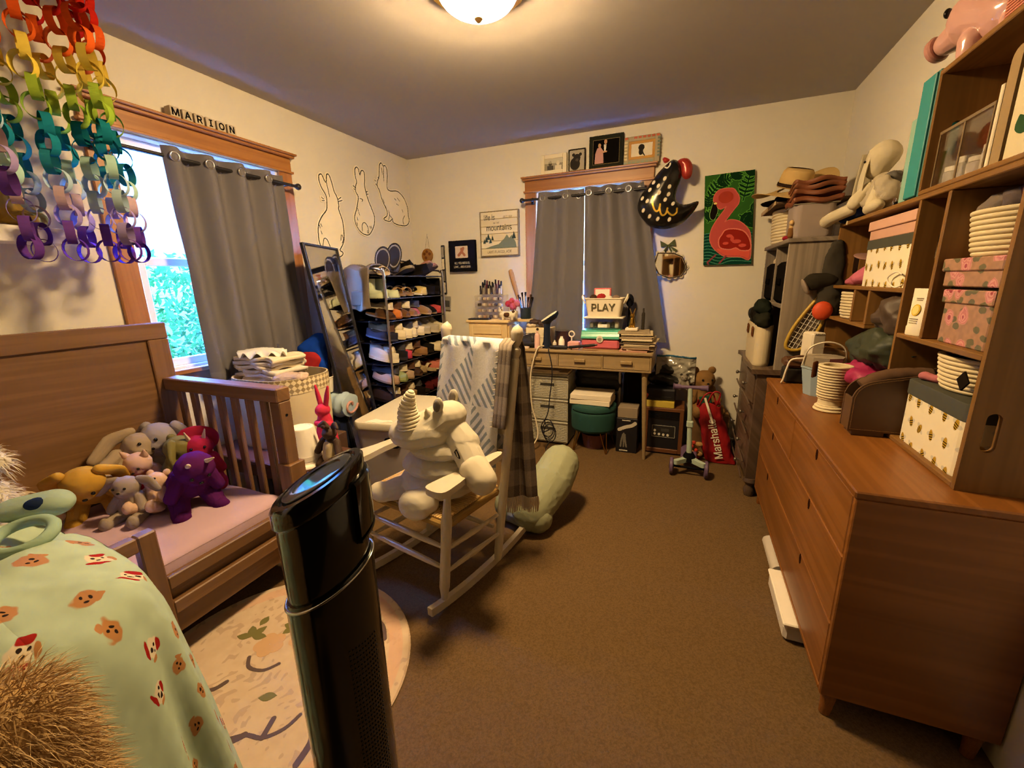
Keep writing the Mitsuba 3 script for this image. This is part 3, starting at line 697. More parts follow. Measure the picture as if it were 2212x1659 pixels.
for a in (.0, W_):
    z = .585
    o = spline([(-.042, -.075), (.042, -.075), (.048, .0), (.03, .12), (.02, .33), (-.02, .33), (-.03, .12), (-.048, 0)], 4, True)
    v = ext(Polygon(o).simplify(.0008), .026)
    c = L(a + .02 * (a == 0), .0, z - .008)
    add('armrest', fr(v, c, rr, bb, (0, 0, 1)), CHP, t)
for b0, a0, a1, z in ((0, 0, W_, .20), (0, 0, W_, .30), (.33, 0, W_ + .06, .22)):
    add('rung', turned(L(a0 - .02, b0, z), L(a1, b0, z), [(0, 0), (0, .008), (.2, .012), (.5, .014), (.8, .012), (1, .008), (1, 0)]), CHP, t)
for a in (-.012, W_ + .02):
    for z in (.19, .29):
        add('rung', turned(L(a, 0, z), L(a + .02, .33, z), [(0, 0), (0, .008), (.5, .013), (1, .008), (1, 0)]), CHP, t)
for z in (.55, .68, .81, .94, 1.045):
    f = (z - .05) / 1.115
    q = [L(.0 + .03 * f - .01, .33 + .17 * f, z), L((W_ + .06) * .5 + .02, .33 + .17 * f + .025, z), L(W_ + .06 + .06 * f + .01, .33 + .17 * f, z)]
    sp = spline(q, 6)
    add('back_slat', loft([A([p + A([0, 0, dz]) + bb * db for db, dz in ((-.006, -.025), (.006, -.025), (.006, .025), (-.006, .025))]) for p in sp]), CHP, t)
# woven seat: rush strands wound around four rails, in triangles to the middle
RUSH = M('rush', '#b99a63', 0.8)
RUSHD = M('rush_dark', '#8d7040', 0.85)
sw, sd = .50, .36
sm = []
n = 40
for i in range(n):
    f = (i + .5) / n
    for (p, q, r_) in (((-sw * f, 0), (-sw * f, sd * min(f, 1 - f)), 0), ((-sw * f, sd), (-sw * f, sd - sd * min(f, 1 - f)), 0)):
        a, b = L(p[0] - .01, p[1], .425), L(q[0] - .01, q[1], .421)
        sm.append(tube([a, (a + b) / 2 + A([0, 0, .001]), b], .0062, 5))
for i in range(28):
    f = (i + .5) / 28
    for s0 in (0, 1):
        a = L(-sw * s0 - .01, sd * f, .425); b = L((-sw * min(f, 1 - f)) if not s0 else (-sw + sw * min(f, 1 - f)), sd * f, .421)
        sm.append(tube([a, (a + b) / 2 + A([0, 0, .001]), b], .0062, 5))
s = add('seat', join(*[tube([L(p[0], p[1], .405), L(q[0], q[1], .405)], .017, 10) for p, q in (((.01, 0), (-sw - .02, 0)), ((.01, sd - .03), (-sw - .02, sd - .03)), ((0, 0), (0, sd - .03)), ((-sw - .01, 0), (-sw - .01, sd - .03)))], fr(bx(-sw - .01, 0, 0, sd - .02, .398, .414), L(0, 0, 0), rr, bb, (0, 0, 1))), RUSHD, t)
add('rush_weave', join(sm), RUSH, s, kind='stuff')

# ---------------------------------------------------------------- blankets over the chair back
_w0, _w1 = lin('#b9b9bd'), lin('#77808c')
def chev(p, n, uv):
    # broken chevron stripes in panels
    cx, cy = dr.floor(uv.x * 4.2), dr.floor(uv.y * 3.4)
    fx, fy = uv.x * 4.2 - cx, uv.y * 3.4 - cy
    flip = dr.select(mikit.cell_rand(cx, cy, 1) > .45, 1.0, -1.0)
    s = fy * 1.0 + flip * (fx - .5)
    st = s * 5 - dr.floor(s * 5)
    d_ = dr.select(flip > 0, fx, 1 - fx)
    half = dr.select(mikit.cell_rand(cx, cy, 3) > .5, fy - d_, d_ - fy)
    on = dr.select((mikit.cell_rand(cx, cy, 2) > .22) & (half > -.12) & (fx > .03) & (fx < .97), 1.0, 0.0)
    v = smoothstep(.5, .56, st) * (1 - smoothstep(.94, 1.0, st)) * on
    return mix(mi.Color3f(_w0) * (.92 + .16 * noise(uv.x * 220, uv.y * 220)), _w1, v)
BLANK = M('chevron_blanket', proc(chev), 0.95)
t = thing('throw_blanket', 'pale grey blanket with blue-grey chevron stripes over the rocking chair back', 'blanket')
def back_pt(u, z, off):
    """On the leaning chair back: u from the right post to the left one."""
    f = (z - .05) / 1.115
    p = L((.0 + .03 * f) * (1 - u) + (W_ + .06 + .06 * f) * u, .33 + .17 * f, z)
    return p + bb * off
nu, nv = 56, 60
Pt, Uv = np.zeros((nu, nv, 3)), np.zeros((nu, nv, 2))
for i, u in enumerate(np.linspace(.10, 1.0, nu)):
    for j, v in enumerate(np.linspace(0, 1, nv)):
        fold = .016 * math.sin(u * 21 + .8 * math.sin(v * 3)) * min(1, abs(v - .3) * 3)
        if v < .55:        # front, from the seat up to the top slat
            z = .50 + (1.07 - .50) * v / .55; off = -.030 + fold - .035 * (1 - v / .55) * (1 - u) * 0
            p = back_pt(u, z, off)
        elif v < .65:
            a = (v - .55) / .1 * math.pi
            p = back_pt(u, 1.07 + .025 * math.sin(a), -.028 * math.cos(a))
        else:
            z = 1.07 - (v - .65) / .35 * .5
            p = back_pt(u, z, .032 + fold)
        Pt[i, j] = p; Uv[i, j] = (u * .5, v * 1.1)
vv, ff = sheet(Pt, .005)
add('cloth', (vv, ff), BLANK, t, smooth=True, uv=np.vstack([Uv.reshape(-1, 2)] * 2))
fr_ = []
for i in range(0, nu, 1):
    p = Pt[i, 0]
    fr_.append(tube([p, p + A([.003 * math.sin(i), -.004, -.02]), p + A([.004 * math.sin(i * 2), -.006, -.045])], [.0025, .002, .001], 4))
add('fringe', join(fr_), C('#c2bfb8'), t, kind='stuff')
_q0, _q1, _q2 = lin('#5a5048'), lin('#8b8074'), lin('#a89c8c')
def plaid(p, n, uv):
    a, b = uv.x * 9 - dr.floor(uv.x * 9), uv.y * 7 - dr.floor(uv.y * 7)
    v = .5 * smoothstep(.4, .46, a) + .5 * smoothstep(.4, .46, b)
    return mix(mix(_q0, _q1, v), _q2, .5 * smoothstep(.9, .95, a)) * (.9 + .2 * noise(uv.x * 200, uv.y * 200))
t = thing('throw_blanket', 'brown plaid fringed blanket hanging over the right post of the rocking chair', 'blanket')
Pt, Uv = np.zeros((26, 50, 3)), np.zeros((26, 50, 2))
for i, u in enumerate(np.linspace(0, 1, 26)):
    for j, v in enumerate(np.linspace(0, 1, 50)):
        if v < .30:      # strip in front of the chair back
            z = .70 + (1.065 - .70) * v / .30
            p = back_pt(-.02 + .16 * u, z, -.046)
        elif v < .36:
            a = (v - .30) / .06 * math.pi
            p = back_pt(-.02 + .16 * u, 1.065 + .036 * math.sin(a), -.046 * math.cos(a))
        else:            # long tail behind the post
            q = (v - .36) / .64
            z = 1.065 - q * .74
            p = back_pt(-.03 + .18 * u - .09 * q * (1 - u), z, .046 + .08 * q * (1 - u) + .03 * q + .014 * math.sin(u * 9 + q * 3)) + rr * (.045 * q)
        Pt[i, j] = p; Uv[i, j] = (u * .35, v * 1.2)
vv, ff = sheet(Pt, .006)
add('cloth', (vv, ff), M('plaid_blanket', proc(plaid), 0.95), t, smooth=True, uv=np.vstack([Uv.reshape(-1, 2)] * 2))
fr_ = [tube([Pt[i, -1], Pt[i, -1] + A([.004, .002, -.04]), Pt[i, -1] + A([.006 * math.sin(i), .004, -.085])], [.005, .005, .002], 5) for i in range(0, 26, 1)]
fr_ += [tube([Pt[25, j], Pt[25, j] - rr * .02 + A([0, 0, -.004])], [.002, .001], 4) for j in range(0, 15)]
add('fringe', join(fr_), C('#bcb2a2'), t, kind='stuff')

# ---------------------------------------------------------------- rhinoceros plush on the seat
RH = M('rhino_cloth', '#b9b2a2', 0.9)
t = thing('plush_rhinoceros', 'large pale grey plush rhinoceros with a ribbed horn sitting on the rocking chair', 'plush toy')
z0 = .43
rx = .045
B = [((-1.015 + rx, 1.455, z0 + .075), (.182, .145, .075)),
     ((-1.005 + rx, 1.46, z0 + .155), (.176, .142, .062)),
     ((-.995 + rx, 1.468, z0 + .235), (.155, .13, .058)),
     ((-1.085 + rx, 1.42, z0 + .30), (.125, .11, .072), (-1.04 + rx, 1.435, z0 + .31), (.13, .11, .08)),
     ((-1.03 + rx, 1.44, z0 + .32), (.10, .1, .075), (-.95 + rx, 1.47, z0 + .375), (.075, .085, .065)),
     ((-.945 + rx, 1.47, z0 + .33), .06, (-.875 + rx, 1.45, z0 + .265), .07),
     ((-.875 + rx, 1.44, z0 + .26), .062, (-.80 + rx, 1.40, z0 + .185), .058),
     ((-1.16 + rx, 1.37, z0 + .05), .05, (-1.22 + rx, 1.33, z0 + .035), (.055, .05, .035))]
bd = blobm(B, .010, 4)
bd = fuzz(bd, .005, 9, 3)
add('body', bd, RH, t, smooth=True)
PAWM = M('rhino_paw', '#c3bba8', .9)
add('paw', fuzz(blobm([((-.80 + rx, 1.395, z0 + .185), .063, (-.755 + rx, 1.375, z0 + .15), .062)], .012), .003, 20), PAWM, t, smooth=True)
add('paw', fuzz(blobm([((-1.03 + rx, 1.29, z0 + .03), (.075, .05, .066), (-1.0 + rx, 1.325, z0 + .035), .058)], .012), .004, 25), PAWM, t, smooth=True)
add('paw', fuzz(blobm([((-1.225 + rx, 1.325, z0 + .04), (.06, .045, .045), (-1.2 + rx, 1.34, z0 + .04), .04)], .012), .004, 25), PAWM, t, smooth=True)
prof = []
for i in range(14):
    f = i / 14
    r = .047 * (1 - f) ** .75 + .013
    prof += [(r, f), (r * 1.06, f + .022), (r * .9, f + .055)]
HORNM = M('rhino_horn', '#cfc6ae', .9)
hs = [A([-1.08 + rx, 1.375, z0 + .34]), A([-1.085 + rx, 1.37, z0 + .42]), A([-1.06 + rx, 1.37, z0 + .50])]
hq = spline(hs, 10)
hr_ = np.array([(.05 * (1 - i / (len(hq) - 1)) ** .7 + .008) * (1.06 if i % 2 else .92) for i in range(len(hq))])
hq2 = spline(hs, 16); hr2 = np.array([(.047 * (1 - i / (len(hq2) - 1)) ** .7 + .009) * (1.05 if i % 3 else .88) for i in range(len(hq2))])
add('horn', tube(hq2, hr2, 18), HORNM, t, smooth=25)
add('horn', turned((-1.0 + rx, 1.40, z0 + .385), (-1.005 + rx, 1.385, z0 + .425), [(0, 0), (0, .022), (.6, .014), (1, 0)]), HORNM, t)
for x, y in ((-.965 + rx, 1.405), (-.975 + rx, 1.545)):
    e = ell((0, 0, .03), (.024, .012, .036))
    add('ear', mv(ro(e, 'y', 12), x, y, z0 + .405), RH, t, smooth=True)
    add('ear_lining', mv(ro(ell((0, -.006, .03), (.016, .009, .026)), 'y', 12), x, y - .004, z0 + .405), M('rhino_ear_lining', '#6d655c', .9), t, smooth=True)
add('eye', ell((-1.0 + rx, 1.372, z0 + .355), .008), EYE_M, t)
add('arm_mark', tube([(-.83, 1.374, z0 + .255), (-.817, 1.366, z0 + .27), (-.807, 1.362, z0 + .255), (-.802, 1.364, z0 + .235), (-.817, 1.372, z0 + .235)], .0025, 5, True), MATTBLACK, t)

# ---------------------------------------------------------------- sage green plush heart-shaped cushion behind the chair
SAGE = P('#8d9075')
t = thing('floor_cushion', 'sage green fleecy curved floor cushion on the carpet behind the rocking chair', 'cushion')
add('left_lobe', fuzz(blobm([((-.86, 2.02, .10), .10, (-.84, 2.12, .27), .10), ((-.86, 2.02, .09), .09, (-.68, 1.96, .085), .085)], .016), .004, 70), SAGE, t, smooth=True)
add('right_lobe', fuzz(blobm([((-.72, 1.97, .11), .11, (-.66, 2.14, .22), .125), ((-.66, 2.14, .22), .125, (-.64, 2.27, .28), .115)], .016), .004, 70, 2), SAGE, t, smooth=True)

# ================================================================ tower humidifier in the foreground
t = thing('tower_humidifier', 'glossy black oval tower humidifier with slanted lid in the foreground', 'humidifier')
tx, ty, tr = -.672, .571, .092
ax = unit([.82, .57, 0])        # the direction in which the slanted cuts rise
def cut_cyl(r0, r1, zb, zt, sb, st, n=56, inset=0):
    """Cylinder with slanted ends: z = zb + sb * s, zt + st * s along ax."""
    th = np.arange(n) * 2 * np.pi / n
    def ring(r, z, s, e=0):
        q = np.stack([np.cos(th), np.sin(th)], 1) * r
        d = q @ ax[:2]
        return np.stack([tx + q[:, 0], ty + q[:, 1], z + s * d + e], 1)
    return ring
th_ring = cut_cyl(0, 0, 0, 0, 0, 0)
S1, S2 = .5, .52
ZR, ZL = .755, .972
add('base', loft([th_ring(tr * .97, .001, 0), th_ring(tr, .01, 0), th_ring(tr, .03, 0), th_ring(tr * .99, .036, 0)]), BLACK, t, smooth=30)
add('body', loft([th_ring(tr * .985, .036, 0), th_ring(tr, .05, 0), th_ring(tr, ZR - .008, S1), th_ring(tr - .004, ZR, S1)]), GLOSSBLACK, t, smooth=30)
add('metal_ring', loft([th_ring(tr + .0015, ZR - .011, S1), th_ring(tr + .003, ZR - .008, S1), th_ring(tr + .0015, ZR - .005, S1), th_ring(tr - .003, ZR - .005, S1), th_ring(tr - .003, ZR - .011, S1)], cap=False, closed=True), CHROME, t, smooth=True)
add('tank', loft([th_ring(tr - .009, ZR - .002, S1), th_ring(tr - .006, ZR + .01, S1), th_ring(tr - .005, ZL - .05, S2), th_ring(tr - .008, ZL - .045, S2)]), GLOSSBLACK, t, smooth=30)
add('lid', loft([th_ring(tr - .004, ZL - .045, S2), th_ring(tr + .001, ZL - .038, S2), th_ring(tr + .001, ZL - .008, S2), th_ring(tr - .004, ZL, S2), th_ring(tr * .84, ZL + .001, S2), th_ring(tr * .82, ZL - .006, S2)]), GLOSSBLACK, t, smooth=30)
add('touch_panel', loft([th_ring(tr * .74, ZL - .006, S2), th_ring(tr * .74, ZL + .002, S2), th_ring(tr * .70, ZL + .004, S2), th_ring(tr * .52, ZL + .0045, S2), th_ring(tr * .50, ZL + .001, S2), th_ring(tr * .1, ZL + .001, S2)]), M('smoke_panel', '#1c2226', .05, 0, .8, clearcoat=1.0), t, smooth=30)
ang0 = math.atan2(ax[1], ax[0])
def sector(z, r0, r1, s, w=.62, n=14):
    a_ = np.linspace(ang0 - w, ang0 + w, n)
    q = np.concatenate([np.stack([np.cos(a_), np.sin(a_)], 1) * r1, np.stack([np.cos(a_), np.sin(a_)], 1)[::-1] * r0])
    return np.stack([tx + q[:, 0], ty + q[:, 1], z + s * (q @ ax[:2])], 1)
add('tank_grip', loft([sector(ZR + .055, tr - .03, tr + .002, S1), sector(ZR + .062, tr - .03, tr + .010, S1), sector(ZL - .035, tr - .03, tr + .010, S2 * .75), sector(ZL - .028, tr - .03, tr + .006, S2 * .75)]), GLOSSBLACK, t, smooth=30)
add('grip_trim', loft([sector(ZR + .050, tr - .03, tr + .011, S1), sector(ZR + .0545, tr - .03, tr + .011, S1)]), M('smoke_trim', '#3a3836', .2, .7), t, smooth=30)
add('perforated_grille', join(*[cyl((tx + (tr + .0002) * math.cos(a), ty + (tr + .0002) * math.sin(a), z), (tx + (tr + .0016) * math.cos(a), ty + (tr + .0016) * math.sin(a), z), .0022, n=6) for a in np.linspace(-.55, .15, 10) for z in np.arange(.1, .62, .012)]), M('grille_dot', '#2a2a2c', .3, .6), t, kind='stuff', smooth=False)

# ================================================================ low brown table by the window and what stands on it
LOWT = M('low_table_wood', '#4a2a1c', 0.4)
t = thing('low_table', 'low reddish brown table between the bed end and the hamper', 'table')
add('table_top', bx(-2.42, -1.545, 1.345, 1.66, .455, .48, .005), LOWT, t)
add('apron', join(bx(-2.38, -1.575, 1.37, 1.39, .38, .455), bx(-2.38, -1.575, 1.61, 1.63, .38, .455), bx(-2.38, -2.36, 1.37, 1.63, .38, .455), bx(-1.595, -1.575, 1.37, 1.63, .38, .455)), LOWT, t)
for x in (-2.38, -1.615):
    for y in (1.37, 1.59):
        add('leg', bx(x, x + .04, y, y + .04, .001, .455), LOWT, t)
zt2 = .4805
t = thing('night_light', 'white cone-shaped sound machine on a round base, on the low brown table', 'night light')
c = (-1.735, 1.425, zt2)
add('base', lathe([(0, 0), (.108, 0), (.112, .006), (.108, .014), (.09, .018), (0, .018)], c, 36), M('white_plastic', '#e6dfd2', .45), t)
add('cone', lathe([(0, .018), (.086, .018), (.084, .03), (.083, .04), (.06, .185), (.056, .192), (.045, .194), (.042, .190), (0, .190)], c, 36), M('white_plastic', '#e6dfd2', .45), t)
add('band', lathe([(.0845, .032), (.0862, .033), (.0838, .056), (.082, .055)], c, 36), C('#cfc6b8'), t)
dg = fr(text('9:37', .016), (c[0] + .0, c[1] - .0865, c[2] + .036), (1, 0, 0), (0, .06, 1), (0, -1, 0))
dg = ro((dg[0] + A([.035 * 0, 0, 0]), dg[1]), 'z', 24, c)
add('clock_digits', dg, M('digits_white', '#fff8ea', .4), t)
PINK = M('flocked_pink', '#b8324a', 0.95)
t = thing('rabbit_figurine', 'tall pink flocked rabbit figurine with upright ears, behind the white sound machine', 'figurine')
c = A([-1.71, 1.555, zt2])
add('body', blobm([(c + [0, 0, .05], (.062, .055, .05), c + [0, 0, .14], (.05, .045, .05)), (c + [0, 0, .14], (.05, .045, .05), c + [0, -.003, .21], (.034, .032, .03)), (c + [0, -.008, .245], (.036, .04, .036)), (c + [.045, -.01, .17], .018, c + [.01, -.045, .185], .014), (c + [-.045, -.01, .17], .018, c + [-.01, -.045, .185], .014), (c + [.03, -.045, .012], .014), (c + [-.03, -.045, .012], .014)], .009), PINK, t, smooth=True)
for q in (-1, 1):
    add('ear', blobm([(c + [q * .015, 0, .265], .013, c + [q * .03, .002, .32], (.014, .009, .02)), (c + [q * .03, .002, .32], (.014, .009, .02), c + [q * .042, .004, .37], .006)], .007), PINK, t, smooth=True)
t = thing('rabbit_figurine', 'dark brown wooden rabbit figurine in cream overalls, right of the pink rabbit', 'figurine')
c = A([-1.583, 1.462, zt2])
BR = M('carved_brown', '#3a2618', .7)
add('body', fuzz(blobm([(c + [0, 0, .055], (.05, .045, .05), c + [0, 0, .11], (.04, .036, .035)), (c + [0, -.008, .168], (.036, .036, .034)), (c + [.045, -.01, .125], .017, c + [.066, -.03, .075], .018), (c + [-.045, -.01, .125], .017, c + [-.066, -.03, .075], .018), (c + [.035, -.03, .03], .026, c + [.042, -.055, .016], .018), (c + [-.035, -.03, .03], .026, c + [-.042, -.055, .016], .018)], .008), .002, 90), BR, t, smooth=True)
for q in (-1, 1):
    add('ear', blobm([(c + [q * .018, 0, .195], .012, c + [q * .035, -.002, .215], (.016, .008, .012)), (c + [q * .035, -.002, .215], (.016, .008, .012), c + [q * .058, -.012, .20], .008)], .007), BR, t, smooth=True)
add('overalls', blobm([(c + [0, -.012, .05], (.045, .042, .044), c + [0, -.01, .105], (.036, .035, .03))], .009), C('#b9a885'), t, smooth=True)
add('bow', join(ell(c + [-.012, -.03, .205], (.016, .006, .01)), ell(c + [.012, -.03, .205], (.016, .006, .01)), ell(c + [0, -.032, .204], .006)), C('#4a3526'), t)
# canvas bin with a checked band and folded cloths
t = thing('crate', 'low wooden crate under the canvas bin beside the low table', 'crate')
add('box', bx(-2.36, -1.89, 1.668, 1.87, .001, .4795, .004), C('#4a3322', .6), t)
t = thing('canvas_bin', 'cream canvas bin with a checked band on top, behind the bed slats', 'basket')
def rrect(x0, x1, y0, y1, r, n=8):
    out = []
    for cx_, cy_, a0 in ((x1 - r, y1 - r, 0), (x0 + r, y1 - r, 90), (x0 + r, y0 + r, 180), (x1 - r, y0 + r, 270)):
        for a in np.radians(np.linspace(a0, a0 + 90, n)):
            out.append((cx_ + r * math.cos(a), cy_ + r * math.sin(a)))
    return A(out)
rc = rrect(-2.37, -1.885, 1.47, 1.87, .16, 10)
def rg(z, s=1.0):
    c_ = rc.mean(0)
    return np.column_stack([(rc - c_) * s + c_, np.full(len(rc), z)])
CANV = M('canvas', '#c9bb9c', .95)
add('side', fuzz(loft([rg(zt2, .94), rg(zt2 + .02, .97), rg(.62, .99), rg(.76, 1.0), rg(.872, 1.0), rg(.872, .97), rg(.70, .96), rg(.52, .93)], cap=True), .0, 20), CANV, t, smooth=40)
_k0, _k1 = lin('#d6c8a8'), lin('#7d6a4c')
def diamonds(p, n, uv):
    a = uv.x * 34
    b = uv.y * 34
    u_, v_ = a + b, a - b
    k = (dr.floor(u_) + dr.floor(v_))
    return mix(_k0, _k1, dr.select(k - 2 * dr.floor(k / 2) > .5, 0.85, 0.05))
per = np.concatenate([[0], np.cumsum(np.linalg.norm(np.diff(np.vstack([rc, rc[:1]]), axis=0), axis=1))])
PB_ = np.array([[np.append((q - rc.mean(0)) * 1.006 + rc.mean(0), z) for z in (.79, .83, .872)] for q in np.vstack([rc, rc[:1]])])
UB_ = np.array([[(s_, z) for z in (.79, .83, .872)] for s_ in per])
vv, ff = sheet(PB_, .002)
add('checked_band', (vv, ff), M('checked_band', proc(diamonds), .9), t, smooth=True, uv=np.vstack([UB_.reshape(-1, 2)] * 2))
WC = C('#cfc8bd')
for i in range(5):
    t2 = thing('folded_cloth', f'folded cream muslin cloth in the canvas bin, {["lowest", "second", "third", "fourth", "topmost"][i]} of the stack', 'cloth', 'folded cloths in the canvas bin')
    u, v = np.meshgrid(np.linspace(0, 1, 24), np.linspace(0, 1, 16), indexing='ij')
    z = .875 + i * .023 + .008 * np.sin(u * 9 + i) * np.sin(v * 7 + i) - .03 * (u - .45) ** 2
    x = -2.36 + .30 * u + .02 * math.sin(i * 2); y = 1.56 + .22 * v + .012 * np.sin(u * 12 + i)
    if i == 0:
        add('cloth', join(bx(-2.34, -2.07, 1.57, 1.77, .70, .868, .02), sheet(np.stack([x, y, z], -1), .02)), WC, t2, smooth=True)
    else:
        add('cloth', sheet(np.stack([x, y, z], -1), .02), WC if i % 2 else C('#d9cdb4'), t2, smooth=True)
t = thing('cloth', 'crumpled white cloth with a scalloped ruffle on top of the folded stack', 'cloth')
th = np.linspace(0, 2 * np.pi, 100)
P_ = np.array([[(-2.23 + (.13 * q) * math.cos(a) * (1.15), 1.65 + (.11 * q) * math.sin(a), 1.015 - .03 * q ** 2 + (.016 * q ** 4) * math.sin(11 * a)) for q in np.linspace(.02, 1, 14)] for a in th])
add('cloth', sheet(P_, .004), C('#d9d8d6'), t, smooth=True)
t = thing('scarf', 'crumpled pinkish cloth on the front right corner of the canvas bin', 'cloth')
add('cloth', fuzz(blobm([((-2.02, 1.60, .86), (.07, .06, .03), (-1.93, 1.62, .875), (.05, .05, .025)), ((-1.98, 1.64, .70), (.06, .06, .05), (-1.98, 1.63, .86), (.06, .06, .03))], .012), .016, 30), C('#b9a49a'), t, smooth=True)
# blue tote, comforter, bucket, toys behind the bin
t = thing('storage_tote', 'dark navy fabric storage tote under the rolled comforter', 'storage bag')
add('body', fuzz(bx(-2.47, -2.06, 1.96, 2.13, .001, .50, .03), .0), C('#1d2233'), t)
t = thing('comforter', 'pale blue rolled comforter with a pink patterned end, lying in front of the mirror', 'blanket')
def roll(p0, p1, r, n=40):
    p0, p1 = A(p0), A(p1); a, b = basis(p1 - p0)
    rings = []
    for s_ in np.linspace(0, 1, n):
        th_ = np.linspace(0, 2 * np.pi, 36, endpoint=False)
        rad = r * (1 + .06 * math.sin(s_ * 38) + .08 * math.sin(s_ * 9)) * (1 - .25 * (s_ < .04))
        nz = meshkit.fbm(np.stack([np.cos(th_) * 2, np.sin(th_) * 2, np.full(36, s_ * 9)], 1), 3, 2) - .5
        rings.append(p0 + (p1 - p0) * s_ + (rad * (1 + .25 * nz))[:, None] * (np.cos(th_)[:, None] * a + np.sin(th_)[:, None] * b * .8))
    return rings
rl = roll((-2.44, 1.99, .60), (-2.03, 2.07, .575), .092)
add('cover', loft(rl), C('#9fb3c2'), t, smooth=True)
e0, e1 = A((-2.44, 1.99, .60)), A((-2.03, 2.07, .575))
d_ = unit(e1 - e0); a, b = basis(d_)
sp_ = [e1 + d_ * .004 + (.012 + .011 * q) * (math.cos(q * 1.0) * a + .8 * math.sin(q * 1.0) * b) for q in np.linspace(0, 6.2, 60)]
add('pink_lining', tube(sp_, .0085, 6), C('#b58a82'), t, smooth=True)
t = thing('bucket', 'small white bucket with craft things in it, in front of the mirror', 'bucket')
add('body', lathe([(0, 0), (.05, 0), (.066, .1), (.07, .102), (.07, .107), (.063, .107), (.048, .006), (0, .006)], (-2.185, 2.02, .668), 24), M('white_plastic', '#e6dfd2', .45), t)
add('paint_brush', join(cyl((-2.18, 2.02, .69), (-2.145, 2.0, .82), .004, n=6), cyl((-2.20, 2.03, .69), (-2.23, 2.03, .81), .004, n=6)), C('#b06a3a'), t)
add('paper_rosette', ro(mv(lathe([(0, 0), (.03, .002), (.03, .006), (0, .008)], n=10), -2.20, 2.0, .775), 'x', 60, (-2.2, 2.0, .775)), C('#c8a8b4'), t)
t = thing('toy_cushion', 'red and blue stuffed toy cushion leaning between the curtain and the mirror', 'plush toy')
add('red_body', fuzz(blobm([((-2.33, 2.0, .80), (.09, .05, .08), (-2.3, 2.03, .88), (.10, .05, .06))], .014), .004, 30), C('#9a2a2c'), t, smooth=True)
add('blue_cap', fuzz(blobm([((-2.33, 2.06, .93), (.1, .055, .06), (-2.25, 2.09, 1.0), (.08, .05, .05)), ((-2.26, 2.09, .99), .05, (-2.22, 2.07, .84), .05)], .014), .004, 30), C('#1a44b0'), t, smooth=True)
add('white_patch', ell((-2.30, 1.965, .88), (.035, .012, .022), 'z', 20), C('#d7d3cc'), t)
t = thing('goggles', 'bright blue plastic goggles lying on the comforter under the curtain', 'goggles')
add('strap', tube(spline([(-2.47 + .02, 1.95, .74), (-2.42, 1.90, .705), (-2.35, 1.91, .70), (-2.31, 1.95, .74)], 6), .011, 8), M('blue_plastic', '#2a62d8', .3), t)
add('lens', ell((-2.39, 1.945, .735), (.05, .02, .028)), M('goggle_lens', '#141826', .1), t)
t = thing('tumbler', 'clear glass tumbler standing beside the folded cloths under the curtain', 'glass')
add('side', lathe([(.0, 0), (.026, 0), (.032, .12), (.030, .12), (.0245, .004), (0, .004)], (-2.42, 1.88, .88), 20), GLASS, t)
t = thing('crate', 'tall wooden crate showing behind the canvas bin, under the curtain hem', 'crate')
add('body', bx(-2.475, -2.385, 1.875, 1.925, .001, .878, .004), M('crate_wood', '#8a6a48', .6), t)

# ================================================================ lidded hamper
t = thing('hamper', 'pale grey lidded storage hamper behind the rocking chair', 'hamper')
HP = M('hamper_paint', '#c3bcab', .6)
hc = A([-1.70, 2.34, 0])
def H(m):
    return ro(m, 'z', 8, hc)
o = rrect(hc[0] - .29, hc[0] + .29, hc[1] - .35, hc[1] + .35, .06)
oc = o.mean(0)
RG = lambda s, z: np.column_stack([(o - oc) * s + oc, np.full(len(o), z)])
add('side', H(fuzz(loft([RG(.86, .001), RG(.9, .03), RG(.96, .44), RG(.95, .455)]), .006, 9)), M('hamper_cloth', '#b5adb0', .85), t, smooth=30)
add('lid', H(loft([RG(.985, .452), RG(1.0, .462), RG(1.0, .492), RG(.985, .502)])), HP, t, smooth=30)
hy = hc[1] - .35 * .95
hh = [(x, z) for x, z in ((-.055, .405), (.055, .405), (.045, .36), (.02, .345), (-.02, .345), (-.045, .36))]
add('hand_hole', H(fr(ext(Polygon(spline([(x, z) for x, z in hh], 4, True)), .012), (hc[0] + .0, hy + .002, 0), (1, 0, 0), (0, 0, 1), (0, -1, 0))), MATTBLACK, t)
t = thing('paper_scrap', 'torn white paper scrap on the hamper lid', 'paper')
add('sheet', H(mv(ext(Polygon([(-.1, -.33), (.0, -.335), (.05, -.30), (.09, -.305), (.06, -.27), (.0, -.28), (-.06, -.26)]), .002), hc[0] - .1, hc[1] + .0, .5025)), C('#e5e0d6'), t)

# ================================================================ standing mirror
t = thing('standing_mirror', 'tall black-framed mirror leaning beside the shoe rack, reflecting it', 'mirror')
mn = A([.946, .29, .1436]); mn = mn / np.linalg.norm(mn)
tl, tr_ = A([-2.218, 2.013, 1.616]), A([-2.345, 2.432, 1.61])
ux = unit(tr_ - tl); ux = unit(ux - mn * np.dot(ux, mn)); uy = np.cross(mn, ux)
Hm = 1.60
MF = lambda m: fr(m, tl, ux, uy, mn)
Wm = .44
for x0, x1, y0, y1 in ((0, .02, -Hm, 0), (Wm - .014, Wm, -Hm, 0), (.02, Wm - .014, -.014, 0), (.02, Wm - .014, -Hm, -Hm + .014)):
    add('frame', MF(bx(x0, x1, y0, y1, -.012, .01, .002)), BLACK, t)
add('glass', MF(bx(.018, Wm - .012, -Hm + .012, -.012, -.004, .0, 0)), M('mirror_glass', '#dedede', .02, 1.0), t, smooth=False)
add('back_board', MF(bx(.01, Wm - .01, -Hm + .01, -.01, -.01, -.0045, 0)), MATTBLACK, t)
lp = tl + ux * .05 - uy * .62 - mn * .02
add('back_leg', cyl(lp, (lp[0] - .04, lp[1] - .02, .002), .009), BLACK, t)
